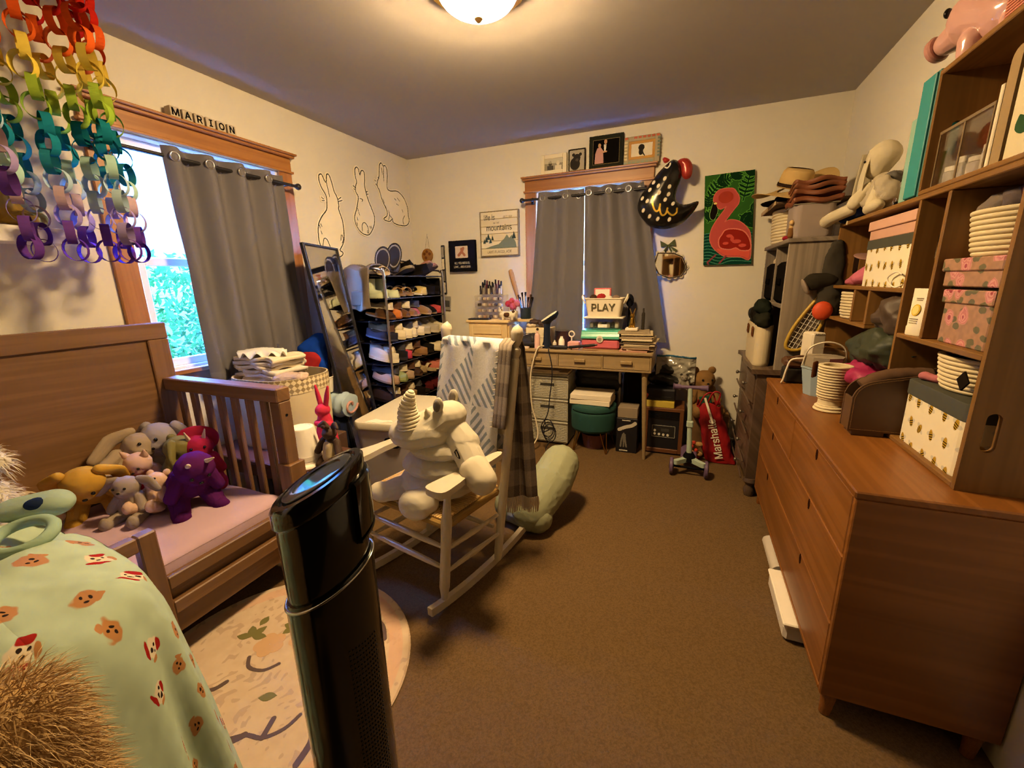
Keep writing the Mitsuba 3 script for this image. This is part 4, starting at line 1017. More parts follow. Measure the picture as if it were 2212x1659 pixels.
# ================================================================ shoe rack in the left back corner
t = thing('shoe_rack', 'tall chrome shoe rack with eight black tiers in the left back corner', 'shoe rack')
X0, X1, Y0, Y1 = -2.455, -2.10, 2.615, 3.44
TIER = [1.42, 1.25, 1.08, .91, .74, .57, .40, .22]
for y in (Y0, Y1):
    add('end_frame', tube(spline([(X1, y, .005), (X1, y, .7), (X1, y, 1.40), (X1 - .02, y, 1.45), (X1 - .07, y, 1.47), (X0 + .07, y, 1.47), (X0 + .02, y, 1.45), (X0, y, 1.40), (X0, y, .7), (X0, y, .005)], 6), .0095, 10), CHROME, t, smooth=True)
for z in TIER:
    s = add('shelf', bx(X0 + .01, X1 - .005, Y0, Y1, z - .012, z - .006, .001), MATTBLACK, t)
    add('rail', join(*[cyl((x, Y0, z - .006), (x, Y1, z - .006), .005, n=8) for x in (X0 + .02, (X0 + X1) / 2, X1 - .004)]), C('#2b2a2a', .4), s, kind='stuff')
    for y in (Y0, Y1):
        add('screw', cyl((X1 + .002, y, z - .006), (X1 + .012, y, z - .006), .006, n=8), CHROME, t)

add('dark_gap_back', bx(X0 + .001, X0 + .008, Y0 + .01, Y1 - .01, .05, 1.44, .001), MATTBLACK, t)  # black sheets added so the gaps between the tiers come out dark
add('dark_gap_end', bx(X0 + .02, X1 - .02, Y1 - .022, Y1 - .016, .05, 1.40, .001), MATTBLACK, t)

def shoe_meshes(kind):
    """(part name, mesh) of a shoe: toe along +x, sole on z 0, right shoe."""
    n = 13
    L_ = .255
    s = np.linspace(0, 1, n)
    half = .038 + .012 * np.sin(np.pi * (s - .15)) - .0 * s
    half = half * np.sqrt(np.clip(1 - (2 * s - 1) ** 6, .02, 1))
    mid = .008 * np.sin(np.pi * s)
    def rings(hfun, z0, grow=1.0, k=12):
        out = []
        for i in range(n):
            x = (s[i] - .5) * L_ * grow
            a = np.linspace(0, np.pi, k)
            h = hfun(s[i])
            w = half[i] * grow
            top = np.stack([np.full(k, x), mid[i] + w * np.cos(a) * (1 - .18 * np.sin(a)), z0 + h * np.sin(a) ** .7], 1)
            out.append(np.vstack([top, [[x, mid[i] - w * .5, z0], [x, mid[i] + w * .5, z0]]]))
        return loft(out)
    sole_o = [(x_ , y_) for x_, y_ in zip((s - .5) * L_ * 1.03, mid + half * 1.06)] + [(x_, y_) for x_, y_ in zip(((s - .5) * L_ * 1.03)[::-1], (mid - half * 1.06)[::-1])]
    sole = ext(Polygon(sole_o).buffer(0), .022 if kind == 'sneaker' else .012)
    if kind == 'sneaker':
        return [('sole', sole), ('upper', rings(lambda q: .048 + .05 * max(0, 1 - q * 1.45) + .02 * math.exp(-((q - .3) / .2) ** 2), .02)), ('opening', ell((-.065, .002, .105), (.05, .022, .016), 'y', 14)), ('lace', join(*[cyl((-.01 + .02 * i, -.018, .094 - .011 * i), (-.01 + .02 * i, .024, .094 - .011 * i), .0035, n=5) for i in range(4)]))]
    if kind == 'flat':
        return [('sole', sole), ('upper', rings(lambda q: .05 - .015 * math.exp(-((q - .35) / .2) ** 2), .010)), ('opening', ell((-.03, .003, .046), (.068, .028, .012), 'y', 2))]
    if kind == 'boot':
        return [('sole', sole), ('upper', rings(lambda q: .05 + .04 * max(0, 1 - q * 1.6), .012)), ('shaft', loft([np.stack([-.062 + (.058 + .0) * np.cos(a) * g, .002 + .042 * np.sin(a) * g, np.full(20, z)], 1) for z, g in ((.04, .95), (.09, .9), (.13, .95), (.155, 1.0), (.155, .88), (.1, .8))] if (a := np.linspace(0, 2 * np.pi, 20, endpoint=False)) is not None else []))]
    if kind == 'slipper':
        return [('sole', sole), ('upper', join(loft([np.stack([np.full(12, x), mid[8] + w * np.cos(b), .01 + h * np.sin(b)], 1) for x, w, h in ((-.005, .05, .052), (.04, .053, .05), (.09, .045, .04), (.118, .028, .026))] if (b := np.linspace(0, np.pi, 12)) is not None else [])))]
    return [('sole', sole), ('strap', join(*[loft([np.stack([np.full(12, x + .014 * e), .006 + .05 * np.cos(b), .01 + (.045 + .003 * q) * np.sin(b)], 1) for e in (-1, 1) for q in (0,)] + [np.stack([np.full(12, x + .014 * e), .006 + .046 * np.cos(b), .01 + .041 * np.sin(b)], 1) for e in (1, -1)], closed=True) for x in (.055, -.03) if (b := np.linspace(0, np.pi, 12)) is not None]))]
SHOE = {k: [(nm, mikit.ply(m, None, 40)) for nm, m in shoe_meshes(k)] for k in ('sneaker', 'flat', 'boot', 'slipper', 'sandal')}
ORD = ['first', 'second', 'third', 'fourth', 'fifth', 'sixth', 'seventh', 'eighth', 'ninth', 'tenth']
TORD = ['top', 'second', 'third', 'fourth', 'fifth', 'sixth', 'seventh', 'bottom']
def shoe(kind, word, cu, cs, loc, yaw_, roll_=0, pitch_=0, s=1.0, mirror=1, lab=None, inner='#1c1712'):
    t = thing('shoe', lab, 'shoe', 'shoes on the rack')
    W = T4().translate(loc).rotate([0, 0, 1], yaw_).rotate([0, 1, 0], pitch_).rotate([1, 0, 0], roll_).scale([s, s * mirror, s])
    for nm, d in SHOE[kind]:
        m = C(cs) if nm in ('sole', 'lace') else C(inner) if nm == 'opening' else C(cu)
        k = key(t + '__' + nm)
        scene[k] = {**d, 'bsdf': {'type': 'ref', 'id': m}, 'to_world': W}
    return t
rows = {
    1: [('boot', 'mint green', '#b9bf9d', '#a9ad90'), ('boot', 'mint green', '#b9bf9d', '#a9ad90'), ('sandal', 'tan', '#9a7a4e', '#7d6038'), ('sandal', 'tan', '#a5855a', '#8a6c44'), ('sandal', 'black and cream', '#1d1a16', '#cfc09a'), ('flat', 'pale yellow', '#c7b173', '#a8925a'), ('sneaker', 'black', '#17130f', '#211b15'), ('sneaker', 'black', '#17130f', '#211b15')],
    2: [('slipper', 'dark brown', '#3d2a1a', '#5a3f28'), ('flat', 'orange', '#b46a34', '#8a5028'), ('slipper', 'brown', '#5b3d22', '#6e4d30'), ('slipper', 'tan brown', '#7b5a38', '#8a6844'), ('slipper', 'brown pink', '#a5544c', '#8a6844'), ('slipper', 'striped tan', '#8a6a42', '#a3855a'), ('slipper', 'black round', '#1a1512', '#7d6444'), ('flat', 'coral pink', '#b54a4c', '#8f3a3a')],
    3: [('flat', 'navy', '#23232c', '#3a3a44'), ('sneaker', 'cream white', '#cfc4a8', '#bdb295'), ('sneaker', 'white', '#d9cfb4', '#c7bb9c'), ('sneaker', 'white', '#d9cfb4', '#c7bb9c'), ('sneaker', 'white', '#d9cfb4', '#c7bb9c'), ('sneaker', 'pale grey', '#a39a88', '#b8ad96'), ('sneaker', 'pale grey', '#a39a88', '#b8ad96'), ('sneaker', 'cream high', '#cdc2a0', '#b9ad8a')],
    4: [('sneaker', 'grey white', '#b9b09c', '#cfc6b0'), ('sneaker', 'black', '#1c1a1a', '#2c2828'), ('flat', 'coral red', '#a83a40', '#8a2e34'), ('sandal', 'tan', '#8a6a4a', '#725438'), ('flat', 'tan', '#80603f', '#6a4e33'), ('sneaker', 'black', '#171412', '#231e1a'), ('flat', 'cream woven', '#c9bd9f', '#b1a484'), ('flat', 'cream woven', '#c9bd9f', '#b1a484')],
    5: [('flat', 'pinkish beige', '#9c8068', '#7d644e'), ('flat', 'sage green', '#87905e', '#6d7548'), ('flat', 'beige', '#9c8468', '#7d6850'), ('slipper', 'dark brown', '#3a2a1e', '#4a3626'), ('flat', 'leopard', '#8a7858', '#3a3020'), ('sandal', 'cream', '#c0ae8a', '#9c8c6c'), ('flat', 'salmon', '#b0685a', '#c2ae8c'), ('flat', 'salmon', '#b0685a', '#c2ae8c')],
    6: [('sneaker', 'dark brown', '#2e2018', '#1f1610'), ('sneaker', 'dark brown', '#2e2018', '#1f1610'), ('flat', 'tan', '#86683e', '#6c5230'), ('flat', 'black', '#15110e', '#1d1813'), ('sandal', 'black', '#17120f', '#231c16'), ('flat', 'maroon', '#4a1a1c', '#321214'), ('flat', 'maroon', '#4a1a1c', '#321214'), ('flat', 'red', '#8a2026', '#5a171b')],
    7: [('sneaker', 'black', '#141210', '#242020'), ('sneaker', 'black', '#141210', '#242020'), ('sandal', 'black', '#181412', '#2a2420'), ('flat', 'dark grey', '#2a2826', '#1c1a18'), ('boot', 'black', '#131110', '#1e1a18'), ('boot', 'black', '#131110', '#1e1a18'), ('sneaker', 'dark brown', '#261a12', '#1a120c'), ('flat', 'black', '#141110', '#1e1a17')]}
for tier, row in rows.items():
    for i, (kind, word, cu, cs) in enumerate(row):
        y = 2.675 + i * .101
        g = RNG.normal(size=4)
        kw = kind if kind != 'flat' else 'shoe'
        lab = f'{word} {kw}, {ORD[i]} from the mirror on the {TORD[tier]} tier of the shoe rack'
        shoe(kind, word, cu, cs, [-2.225 + .012 * g[0], y, TIER[tier] + (.03 if kind != 'boot' else .001)], 7 * g[1], 0, 9 if kind != 'boot' else 0, s=1.08 if kind != 'boot' else .95, mirror=1 if i % 2 else -1, lab=lab)
    # a second layer of shoes lying across on the fuller tiers
    if tier in (2, 3, 4, 5, 6):
        for i in range(4):
            cu, cs, word = [('#c9bea4', '#b5a98c', 'cream'), ('#3a3838', '#4a4846', 'charcoal'), ('#b3a78c', '#c4b99e', 'beige'), ('#4a3322', '#5a4230', 'brown')][(i + tier) % 4]
            shoe('flat', word, cu, cs, [-2.24, 2.70 + i * .11 + .3 * (tier == 3) * 0, TIER[tier] + .092], 8 * RNG.normal(), 0, 6, s=.95, lab=f'{word} flat shoe, {ORD[i]} from the mirror, stacked above the {TORD[tier]} tier of the rack')
# top tier
cam = lambda p: unit(A([-p[0], -p[1], 0]))
for i, (p, lab) in enumerate((((-2.20, 2.745, 1.535), 'grey fleece slipper standing with its sole out on the rack top, nearer the mirror'), ((-2.23, 2.93, 1.575), 'grey fleece slipper standing with its sole out on the rack top, right of the other'))):
    t = thing('shoe', lab, 'shoe', 'shoes on the rack')
    d = cam(p); sx = np.cross([0, 0, 1], d)
    up_ = unit(A([0, 0, 1]) - .25 * d + .12 * sx)
    th = np.linspace(0, 2 * np.pi, 32, endpoint=False)
    def sring(g, e):
        return A([A(p) + sx * g * (.06 + .006 * math.sin(a)) * math.cos(a) + up_ * g * .11 * math.sin(a) + d * e for a in th])
    add('rim', loft([sring(.9, -.03), sring(1.0, -.015), sring(1.0, .0), sring(.88, .004)]), C('#2c2826'), t, smooth=40)
    add('sole', loft([sring(.86, -.002), sring(.86, .006), sring(.5, .0), sring(.1, -.002)]), C('#7d766c'), t, smooth=40)
    add('upper', blobm([(A(p) - d * .05 - up_ * .03, (.05, .05, .07), A(p) - d * .06 - up_ * .09, (.05, .06, .05))], .012), C('#5d5750'), t, smooth=True)
shoe('sneaker', 'black', '#15120f', '#8f8168', [-2.25, 3.06, 1.445], -20, 0, -16, 1.05, 1, 'black sneaker with a tan edge lying on the rack top beside the grey slippers')
shoe('sneaker', 'black', '#13100e', '#1c1815', [-2.22, 3.17, 1.43], 10, 10, -8, 1.1, -1, 'black sneaker on the rack top, next to the pink slippers')
shoe('slipper', 'pink', '#a5786c', '#6d5540', [-2.2, 3.28, 1.46], -15, 0, -30, 1.0, 1, 'pink slipper with a taupe sole on the rack top, left of its pair')
shoe('slipper', 'pink', '#a5786c', '#6d5540', [-2.22, 3.38, 1.45], -5, 0, -25, 1.0, -1, 'pink slipper with a taupe sole at the far right end of the rack top')
shoe('sandal', 'beige', '#a8957a', '#bba98a', [-2.2, 2.70, 1.445], -35, 0, 12, 1.0, 1, 'beige strappy sandal lying on the rack top in front of the grey slippers')
t = thing('tote_bag', 'grey brown canvas bag hanging over the near end of the shoe rack', 'bag')
u, v = np.meshgrid(np.linspace(0, 1, 30), np.linspace(0, 1, 50), indexing='ij')
xx = -2.43 + .24 * u - .02 * v
a_ = np.clip((v - .25) / .15, 0, 1) * np.pi
zz = np.where(v < .25, 1.49, np.where(v < .4, 1.485 + .0 * v - .01 * (1 - np.cos(a_)), 1.465 - (v - .4) * .5)) + .012 * np.sin(u * 8)
yy = np.where(v < .25, 2.70 - (v / .25) * .08, np.where(v < .4, 2.62 - .045 * np.sin(a_ / 2), 2.575 - .02 * (v - .4) + .02 * np.sin(u * 9 + v * 4) * (v - .4) * 2))
add('cloth', sheet(np.stack([xx, yy, zz], -1), .012), C('#6b6156'), t, smooth=True)
add('pocket', fuzz(bx(-2.40, -2.24, 2.555, 2.58, 1.20, 1.31, .01), 0), C('#574d44'), t)

# ================================================================ things on the back wall
def onwall(m, d=0.0):
    """x, y of a flat mesh -> x, z on the back wall, proud by d."""
    return fr(m, (0, YB - d, 0), (1, 0, 0), (0, 0, 1), (0, -1, 0))
t = thing('ornament', 'round amber gold ornament hanging by a thread in the room corner', 'wall decoration')
add('disc', mv(ro(lathe([(0, -.006), (.055, -.006), (.064, 0), (.055, .006), (0, .006)], n=32), 'x', 90), -2.343, YB - .01, 1.615), M('amber', '#9a6a26', .25, .6), t)
add('flower', onwall(ext(unary_union([Point(-2.343 + .03 * math.cos(a), 1.62 + .03 * math.sin(a)).buffer(.014) for a in (0.3, 1.6, 2.8, 4.2)]), .002), .0165), C('#6a3c18'), t, smooth=False)
add('thread', tube([(-2.335, YB - .006, 1.81), (-2.37, YB - .008, 1.655)], .0012, 5), C('#8a8274'), t)
add('thread', tube([(-2.335, YB - .006, 1.81), (-2.315, YB - .008, 1.655)], .0012, 5), C('#8a8274'), t)
t = thing('photo_strip', 'narrow black and white framed photo strip with a small card below, right of the rack', 'picture')
add('frame', bx(-2.185, -2.15, YB - .02, YB - .002, 1.25, 1.70, .004), BLACK, t)
for i in range(4):
    add('photo', bx(-2.18, -2.155, YB - .0215, YB - .0195, 1.265 + i * .108, 1.36 + i * .108, .0005), [C('#c9c0ac'), C('#6d675c'), C('#d6cdb8'), C('#8f887a')][i], t)
add('card', ro(bx(-2.185, -2.11, YB - .022, YB - .016, 1.10, 1.23, .001), 'y', 4, (-2.15, 0, 1.17)), C('#8d8a86'), t)
add('card_print', ro(bx(-2.175, -2.12, YB - .0235, YB - .0215, 1.13, 1.19, .0005), 'y', 4, (-2.15, 0, 1.17)), C('#4a4a4c'), t)
t = thing('box_sign', 'black box sign with a small photo and the white words ALL YOU NEED IS LOVE', 'sign')
add('box', bx(-2.085, -1.815, YB - .045, YB - .002, 1.455, 1.73, .003), MATTBLACK, t)
add('photo', bx(-2.015, -1.885, YB - .0475, YB - .045, 1.575, 1.68, .0005), C('#c9b7a4'), t)
add('photo_print', onwall(ext(unary_union([LineString(spline([(-1.98, 1.60), (-1.95, 1.63), (-1.93, 1.66)], 4)).buffer(.012), LineString(spline([(-1.92, 1.60), (-1.945, 1.63), (-1.95, 1.655)], 4)).buffer(.011)]), .0008), .0476), C('#a06a50'), t)
for s_, z_, h_ in (('ALL YOU NEED IS', 1.522, .019), ('LOVE... AND A DOG', 1.488, .019)):
    add('lettering', mv(onwall(text(s_, h_, .001, False, .72), .0452), -1.95, 0, z_), C('#cfc8b8'), t, kind='stuff')
t = thing('plank_sign', 'whitewashed plank sign reading life is better in the mountains, left of the window', 'sign')
for i in range(6):
    z_ = 1.585 + i * .0615
    add('plank', bx(-1.755 + .004 * math.sin(i * 3), -1.395 + .003 * math.sin(i * 5), YB - .028, YB - .006, z_, z_ + .059, .002), C('#d8ceb4' if i % 2 else '#cfc4a8'), t)
add('edge', join(bx(-1.762, -1.75, YB - .031, YB - .002, 1.577, 1.958), bx(-1.40, -1.388, YB - .031, YB - .002, 1.577, 1.958), bx(-1.75, -1.40, YB - .031, YB - .002, 1.577, 1.587), bx(-1.75, -1.40, YB - .031, YB - .002, 1.949, 1.958)), C('#84775c'), t)
INK = C('#2e2a26'); INK2 = C('#7b7060')
for s_, x_, z_, h_, m_, sx_ in (('life is', -1.665, 1.885, .042, INK, .75), ('BETTER', -1.49, 1.893, .018, INK2, .9), ('IN THE', -1.60, 1.850, .014, INK2, .9), ('mountains', -1.575, 1.795, .046, INK, .8), ('LAKE PLACID, ADK', -1.575, 1.603, .024, INK2, .78)):
    add('lettering', mv(onwall(text(s_, h_, .001, False, sx_), .0285), x_, 0, z_), m_, t, kind='stuff')
hill = Polygon([(-1.72, 1.645), (-1.65, 1.665), (-1.58, 1.68), (-1.53, 1.72), (-1.50, 1.755), (-1.48, 1.725), (-1.455, 1.75), (-1.42, 1.69), (-1.41, 1.645)])
add('hill_print', onwall(ext(hill, .0008), .0285), C('#6f7a6a'), t)
tree_ = unary_union([Polygon([(x - .016 * s, z), (x + .016 * s, z), (x, z + .05 * s)]) for x, z, s in ((-1.70, 1.70, 1), (-1.68, 1.72, 1.1), (-1.66, 1.69, .9), (-1.64, 1.715, .8), (-1.435, 1.72, 1.2), (-1.72, 1.69, .8))])
add('tree_print', onwall(ext(tree_, .0008), .0292), C('#2f3a34'), t)

def frame(label, x0, x1, z0, z1, w, fm, photo, y=YB - .035, dpt=.016, mat=None, prints=()):
    t = thing('picture_frame', label, 'picture frame')
    add('frame', join(bx(x0, x0 + w, y, y + dpt, z0, z1, .003), bx(x1 - w, x1, y, y + dpt, z0, z1, .003), bx(x0 + w, x1 - w, y, y + dpt, z0, z0 + w, .003), bx(x0 + w, x1 - w, y, y + dpt, z1 - w, z1, .003)), fm, t)
    add('backing', bx(x0 + .004, x1 - .004, y + dpt - .005, y + dpt, z0 + .004, z1 - .004), MATTBLACK, t)
    i0, i1, j0, j1 = x0 + w, x1 - w, z0 + w, z1 - w
    if mat:
        add('mat', join(bx(i0, i0 + mat[1], y + .004, y + .006, j0, j1, 0), bx(i1 - mat[1], i1, y + .004, y + .006, j0, j1, 0), bx(i0, i1, y + .004, y + .006, j0, j0 + mat[1], 0), bx(i0, i1, y + .004, y + .006, j1 - mat[1], j1, 0)), mat[0], t)
    add('photo', bx(i0, i1, y + .007, y + .009, j0, j1, 0), photo, t)
    for nm, poly, m_ in prints:
        add(nm, fr(ext(poly, .0007), (0, y + .0068, 0), (1, 0, 0), (0, 0, 1), (0, -1, 0)), m_, t)
    return t
zc = 2.1935
E_ = lambda x, z, a, b: affinity.scale(Point(x, z).buffer(1, 10), a, b)
frame('cream wide framed photo of two people, leftmost on the back window head', -1.185, -.967, zc, 2.342, .032, C('#d9cfb4'), C('#8f8874'),
      prints=(('sky_print', sbox(-1.153, 2.275, -.999, 2.31), C('#b9b39c')), ('person_print', unary_union([E_(-1.105, 2.275, .014, .02), sbox(-1.13, 2.226, -1.08, 2.258)]), C('#4a4438')), ('person_print', unary_union([E_(-1.04, 2.275, .013, .018), sbox(-1.065, 2.226, -1.012, 2.258)]), C('#cfc6ae'))))
frame('small black framed photo of a dark dog, second from left on the window head', -.953, -.817, zc, 2.357, .008, C('#2b2721'), C('#a39a88'),
      prints=(('dog_print', unary_union([E_(-.885, 2.29, .028, .03), E_(-.90, 2.25, .04, .045), E_(-.912, 2.315, .012, .012), E_(-.858, 2.315, .012, .012)]), C('#2f2b27')), ('snout_print', E_(-.884, 2.277, .012, .012), C('#6d655a'))))
frame('large dark framed photo of a dancing couple on the back window head', -.787, -.527, zc, 2.425, .028, C('#26271f'), C('#0f0d0b'), mat=(C('#6d6044'), .004),
      prints=(('dress_print', Polygon([(-.745, 2.23), (-.675, 2.23), (-.68, 2.32), (-.70, 2.345), (-.725, 2.34), (-.74, 2.3)]), C('#b98c84')), ('head_print', E_(-.708, 2.356, .012, .015), C('#b08a68')), ('head_print', E_(-.662, 2.378, .012, .016), C('#b78d6c')), ('shirt_print', Polygon([(-.675, 2.36), (-.655, 2.36), (-.66, 2.31), (-.672, 2.31)]), C('#d6cfc2')), ('arm_print', Polygon([(-.70, 2.30), (-.65, 2.305), (-.65, 2.315), (-.70, 2.315)]), C('#b78d6c'))))
t = frame('patchwork framed photo of a small dark dog, rightmost on the back window head', -.521, -.264, zc, 2.385, .034, C('#a4977a'), C('#d6cdb8'), mat=(C('#b98a4a'), .018),
      prints=(('dog_print', unary_union([E_(-.395, 2.305, .022, .022), E_(-.398, 2.275, .016, .022), LineString([(-.385, 2.27), (-.372, 2.25)]).buffer(.004)]), C('#2b2824')),))
for i in range(26):
    a = i / 26
    x = -.521 + .257 * ((a * 7.3) % 1); top = i % 4
    px_, pz_ = ((x, zc + .004 + .016 * (i % 2)) if top == 0 else (x, 2.355 + .012 * (i % 2)) if top == 1 else (-.518 + .014 * (i % 2), zc + .02 + .15 * a) if top == 2 else (-.295 + .014 * (i % 2), zc + .02 + .15 * a))
    add('mosaic_tile', bx(px_, px_ + .022, YB - .0375, YB - .0345, pz_, pz_ + .014, .001), C(['#8c9a8a', '#b8634c', '#d2c7a4', '#6f7a70'][i % 4]), t)

# hen balloon
def puff(poly, h, res=.012, flatten=.5):
    from scipy.spatial import Delaunay
    o = np.array(poly.exterior.segmentize(res).coords)[:-1]
    x0, y0, x1, y1 = poly.bounds
    gx, gy = np.meshgrid(np.arange(x0, x1, res), np.arange(y0, y1, res))
    g_ = np.stack([gx.ravel(), gy.ravel()], 1)
    g_ = g_ + .0008 * np.sin(g_[:, ::-1] * 900)
    import shapely
    pts = shapely.points(g_)
    inside = shapely.contains(poly.buffer(-res * .45), pts)
    p = np.vstack([o, g_[inside]])
    tri = Delaunay(p).simplices
    c_ = shapely.points(p[tri].mean(1))
    tri = tri[shapely.contains(poly, c_)]
    d = shapely.distance(shapely.points(p), poly.exterior)
    d[:len(o)] = 0
    R = d.max()
    z = h * np.sqrt(np.clip(1 - (1 - d / R) ** 2, 0, 1))
    e1_, e2_ = p[tri[:, 1]] - p[tri[:, 0]], p[tri[:, 2]] - p[tri[:, 0]]
    cr = e1_[:, 0] * e2_[:, 1] - e1_[:, 1] * e2_[:, 0]
    tri[cr < 0] = tri[cr < 0][:, ::-1]
    v = np.vstack([np.column_stack([p, z]), np.column_stack([p, -z])])
    return (v, np.vstack([tri, tri[:, ::-1] + len(p)])), lambda q: float(np.interp(poly.exterior.distance(Point(q)), [0, R], [0, R])) if False else h * math.sqrt(max(0, 1 - (1 - min(poly.exterior.distance(Point(q)) / R, 1)) ** 2))
BALY = 3.475
BAL = lambda m: fr(m, (0, BALY, 0), (1, 0, 0), (0, 0, 1), (0, -1, 0))
t = thing('hen_balloon', 'shiny black hen foil balloon with white spots and a red comb, right of the window', 'balloon')
bo = Polygon(spline([[-0.202, 2.147], [-0.161, 2.172], [-0.118, 2.146], [-0.099, 2.089], [-0.104, 2.031], [-0.124, 1.968], [-0.127, 1.914], [-0.1, 1.876], [-0.051, 1.866], [0.024, 1.88], [0.011, 1.831], [-0.038, 1.768], [-0.09, 1.729], [-0.175, 1.706], [-0.263, 1.718], [-0.33, 1.764], [-0.378, 1.824], [-0.393, 1.882], [-0.377, 1.943], [-0.341, 1.995], [-0.3, 2.045], [-0.254, 2.1]], 5, True))
bm, zf = puff(bo, .075)
add('body', BAL(bm), M('balloon_black', '#0d0b0a', .22, 0, .5), t, smooth=True)
REDF = M('balloon_red', '#a03228', .25, .2)
add('comb', BAL(puff(Polygon(spline([[-0.131, 2.156], [-0.102, 2.173], [-0.061, 2.165], [-0.035, 2.128], [-0.029, 2.081], [-0.04, 2.042], [-0.075, 2.034], [-0.101, 2.066], [-0.11, 2.113]], 5, True)), .03)[0]), REDF, t, smooth=True)
add('beak', BAL(puff(Polygon(spline([[-0.234, 2.186], [-0.217, 2.193], [-0.185, 2.174], [-0.202, 2.156], [-0.224, 2.159]], 5, True)), .014)[0]), REDF, t, smooth=True)
def draped(poly, off=.0012, h=.0012):
    """A flat print laid onto the balloon's front."""
    m = trimesh.creation.extrude_polygon(poly, h, engine='earcut').subdivide_to_size(.015) if poly.area > 2e-4 else trimesh.creation.extrude_polygon(poly, h, engine='earcut')
    v = np.array(m.vertices)
    v[:, 2] += np.array([zf(q) for q in v[:, :2]]) + off
    return BAL((v, np.array(m.faces)))
for i, (x, z) in enumerate([[-0.207, 2.039], [-0.283, 2.025], [-0.248, 1.995], [-0.173, 1.984], [-0.306, 1.976], [-0.239, 1.948], [-0.176, 1.934], [-0.357, 1.925], [-0.319, 1.9], [-0.196, 1.899], [-0.142, 1.87], [-0.345, 1.84], [-0.298, 1.796], [-0.24, 1.773], [-0.16, 1.764]]):
    add('spot', draped(affinity.rotate(E_(x, z, .011, .0155), -28, origin=(x, z))), C('#d3c9b2'), t)
wl = [[[-0.281, 1.925], [-0.282, 1.885], [-0.267, 1.84], [-0.248, 1.824], [-0.232, 1.84], [-0.228, 1.87]], [[-0.232, 1.85], [-0.222, 1.81], [-0.205, 1.793], [-0.185, 1.806], [-0.177, 1.84]], [[-0.18, 1.825], [-0.16, 1.80], [-0.137, 1.79], [-0.115, 1.805], [-0.113, 1.835]]]
add('wing_print', draped(unary_union([LineString(spline(k, 5)).buffer(.006) for k in wl]), .0016), M('gold_print', '#c9a23c', .3, .6), t)
add('eye_print', draped(LineString(spline([(-.212, 2.12), (-.195, 2.11), (-.18, 2.125), (-.178, 2.14)], 5)).buffer(.005)), C('#d8cfb8'), t)
add('ribbon', tube(spline([(-.285, 3.50, 1.72), (-.295, 3.53, 1.68), (-.29, 3.545, 1.64)], 5), .0018, 5), C('#b4452e'), t)
t = thing('paper_tag', 'bright orange leaf-shaped paper tag hanging below the hen balloon', 'tag')
add('leaf', fr(ext(Polygon([(-.012, 0), (.0, .07), (.018, .10), (.03, .05), (.022, -.0), (.005, -.025)]), .002), (-.305, 3.545, 1.545), (1, 0, 0), (0, 0, 1)), M('orange_paper', '#d2502a', .6), t)
t = thing('hanging_mirror', 'small scalloped wall mirror on a green ribbon below the hen balloon', 'mirror')
mo = Polygon([[-0.241, 1.542], [-0.127, 1.537], [-0.063, 1.508], [-0.023, 1.43], [-0.059, 1.367], [-0.146, 1.353], [-0.225, 1.385], [-0.265, 1.452]])
sc_ = unary_union([mo.buffer(.002)] + [Point(*p).buffer(.016) for p in np.array(mo.exterior.segmentize(.045).coords)[::1]])
HM = lambda m: ro(m, 'z', 13, (-.02, YB - .002, 0))
add('frame', HM(onwall(ext(sc_.simplify(.001), .010), .002)), M('mirror_frame', '#d8d2c4', .3, .4), t)
add('glass', HM(onwall(ext(mo.buffer(-.006), .003), .0125)), M('mirror_glass', '#dedede', .02, 1.0), t, smooth=False)
add('rim', HM(tube([(x, YB - .0155, z) for x, z in np.array(mo.exterior.coords)[:-1]], .0035, 6, True)), C('#3b3129'), t)
RIB = C('#4b5236')
add('ribbon', join(tube([(-.2, YB - .045, 1.535), (-.165, YB - .012, 1.60)], .006, 6), tube([(-.13, YB - .03, 1.535), (-.165, YB - .012, 1.60)], .006, 6)), RIB, t)
add('bow', onwall(ext(unary_union([Polygon([(-.165, 1.60), (-.225, 1.635), (-.215, 1.585)]), Polygon([(-.165, 1.60), (-.12, 1.64), (-.11, 1.59)]), Polygon([(-.17, 1.60), (-.205, 1.545), (-.18, 1.54)]), Polygon([(-.16, 1.60), (-.095, 1.56), (-.115, 1.545)])]), .012), .008), RIB, t)

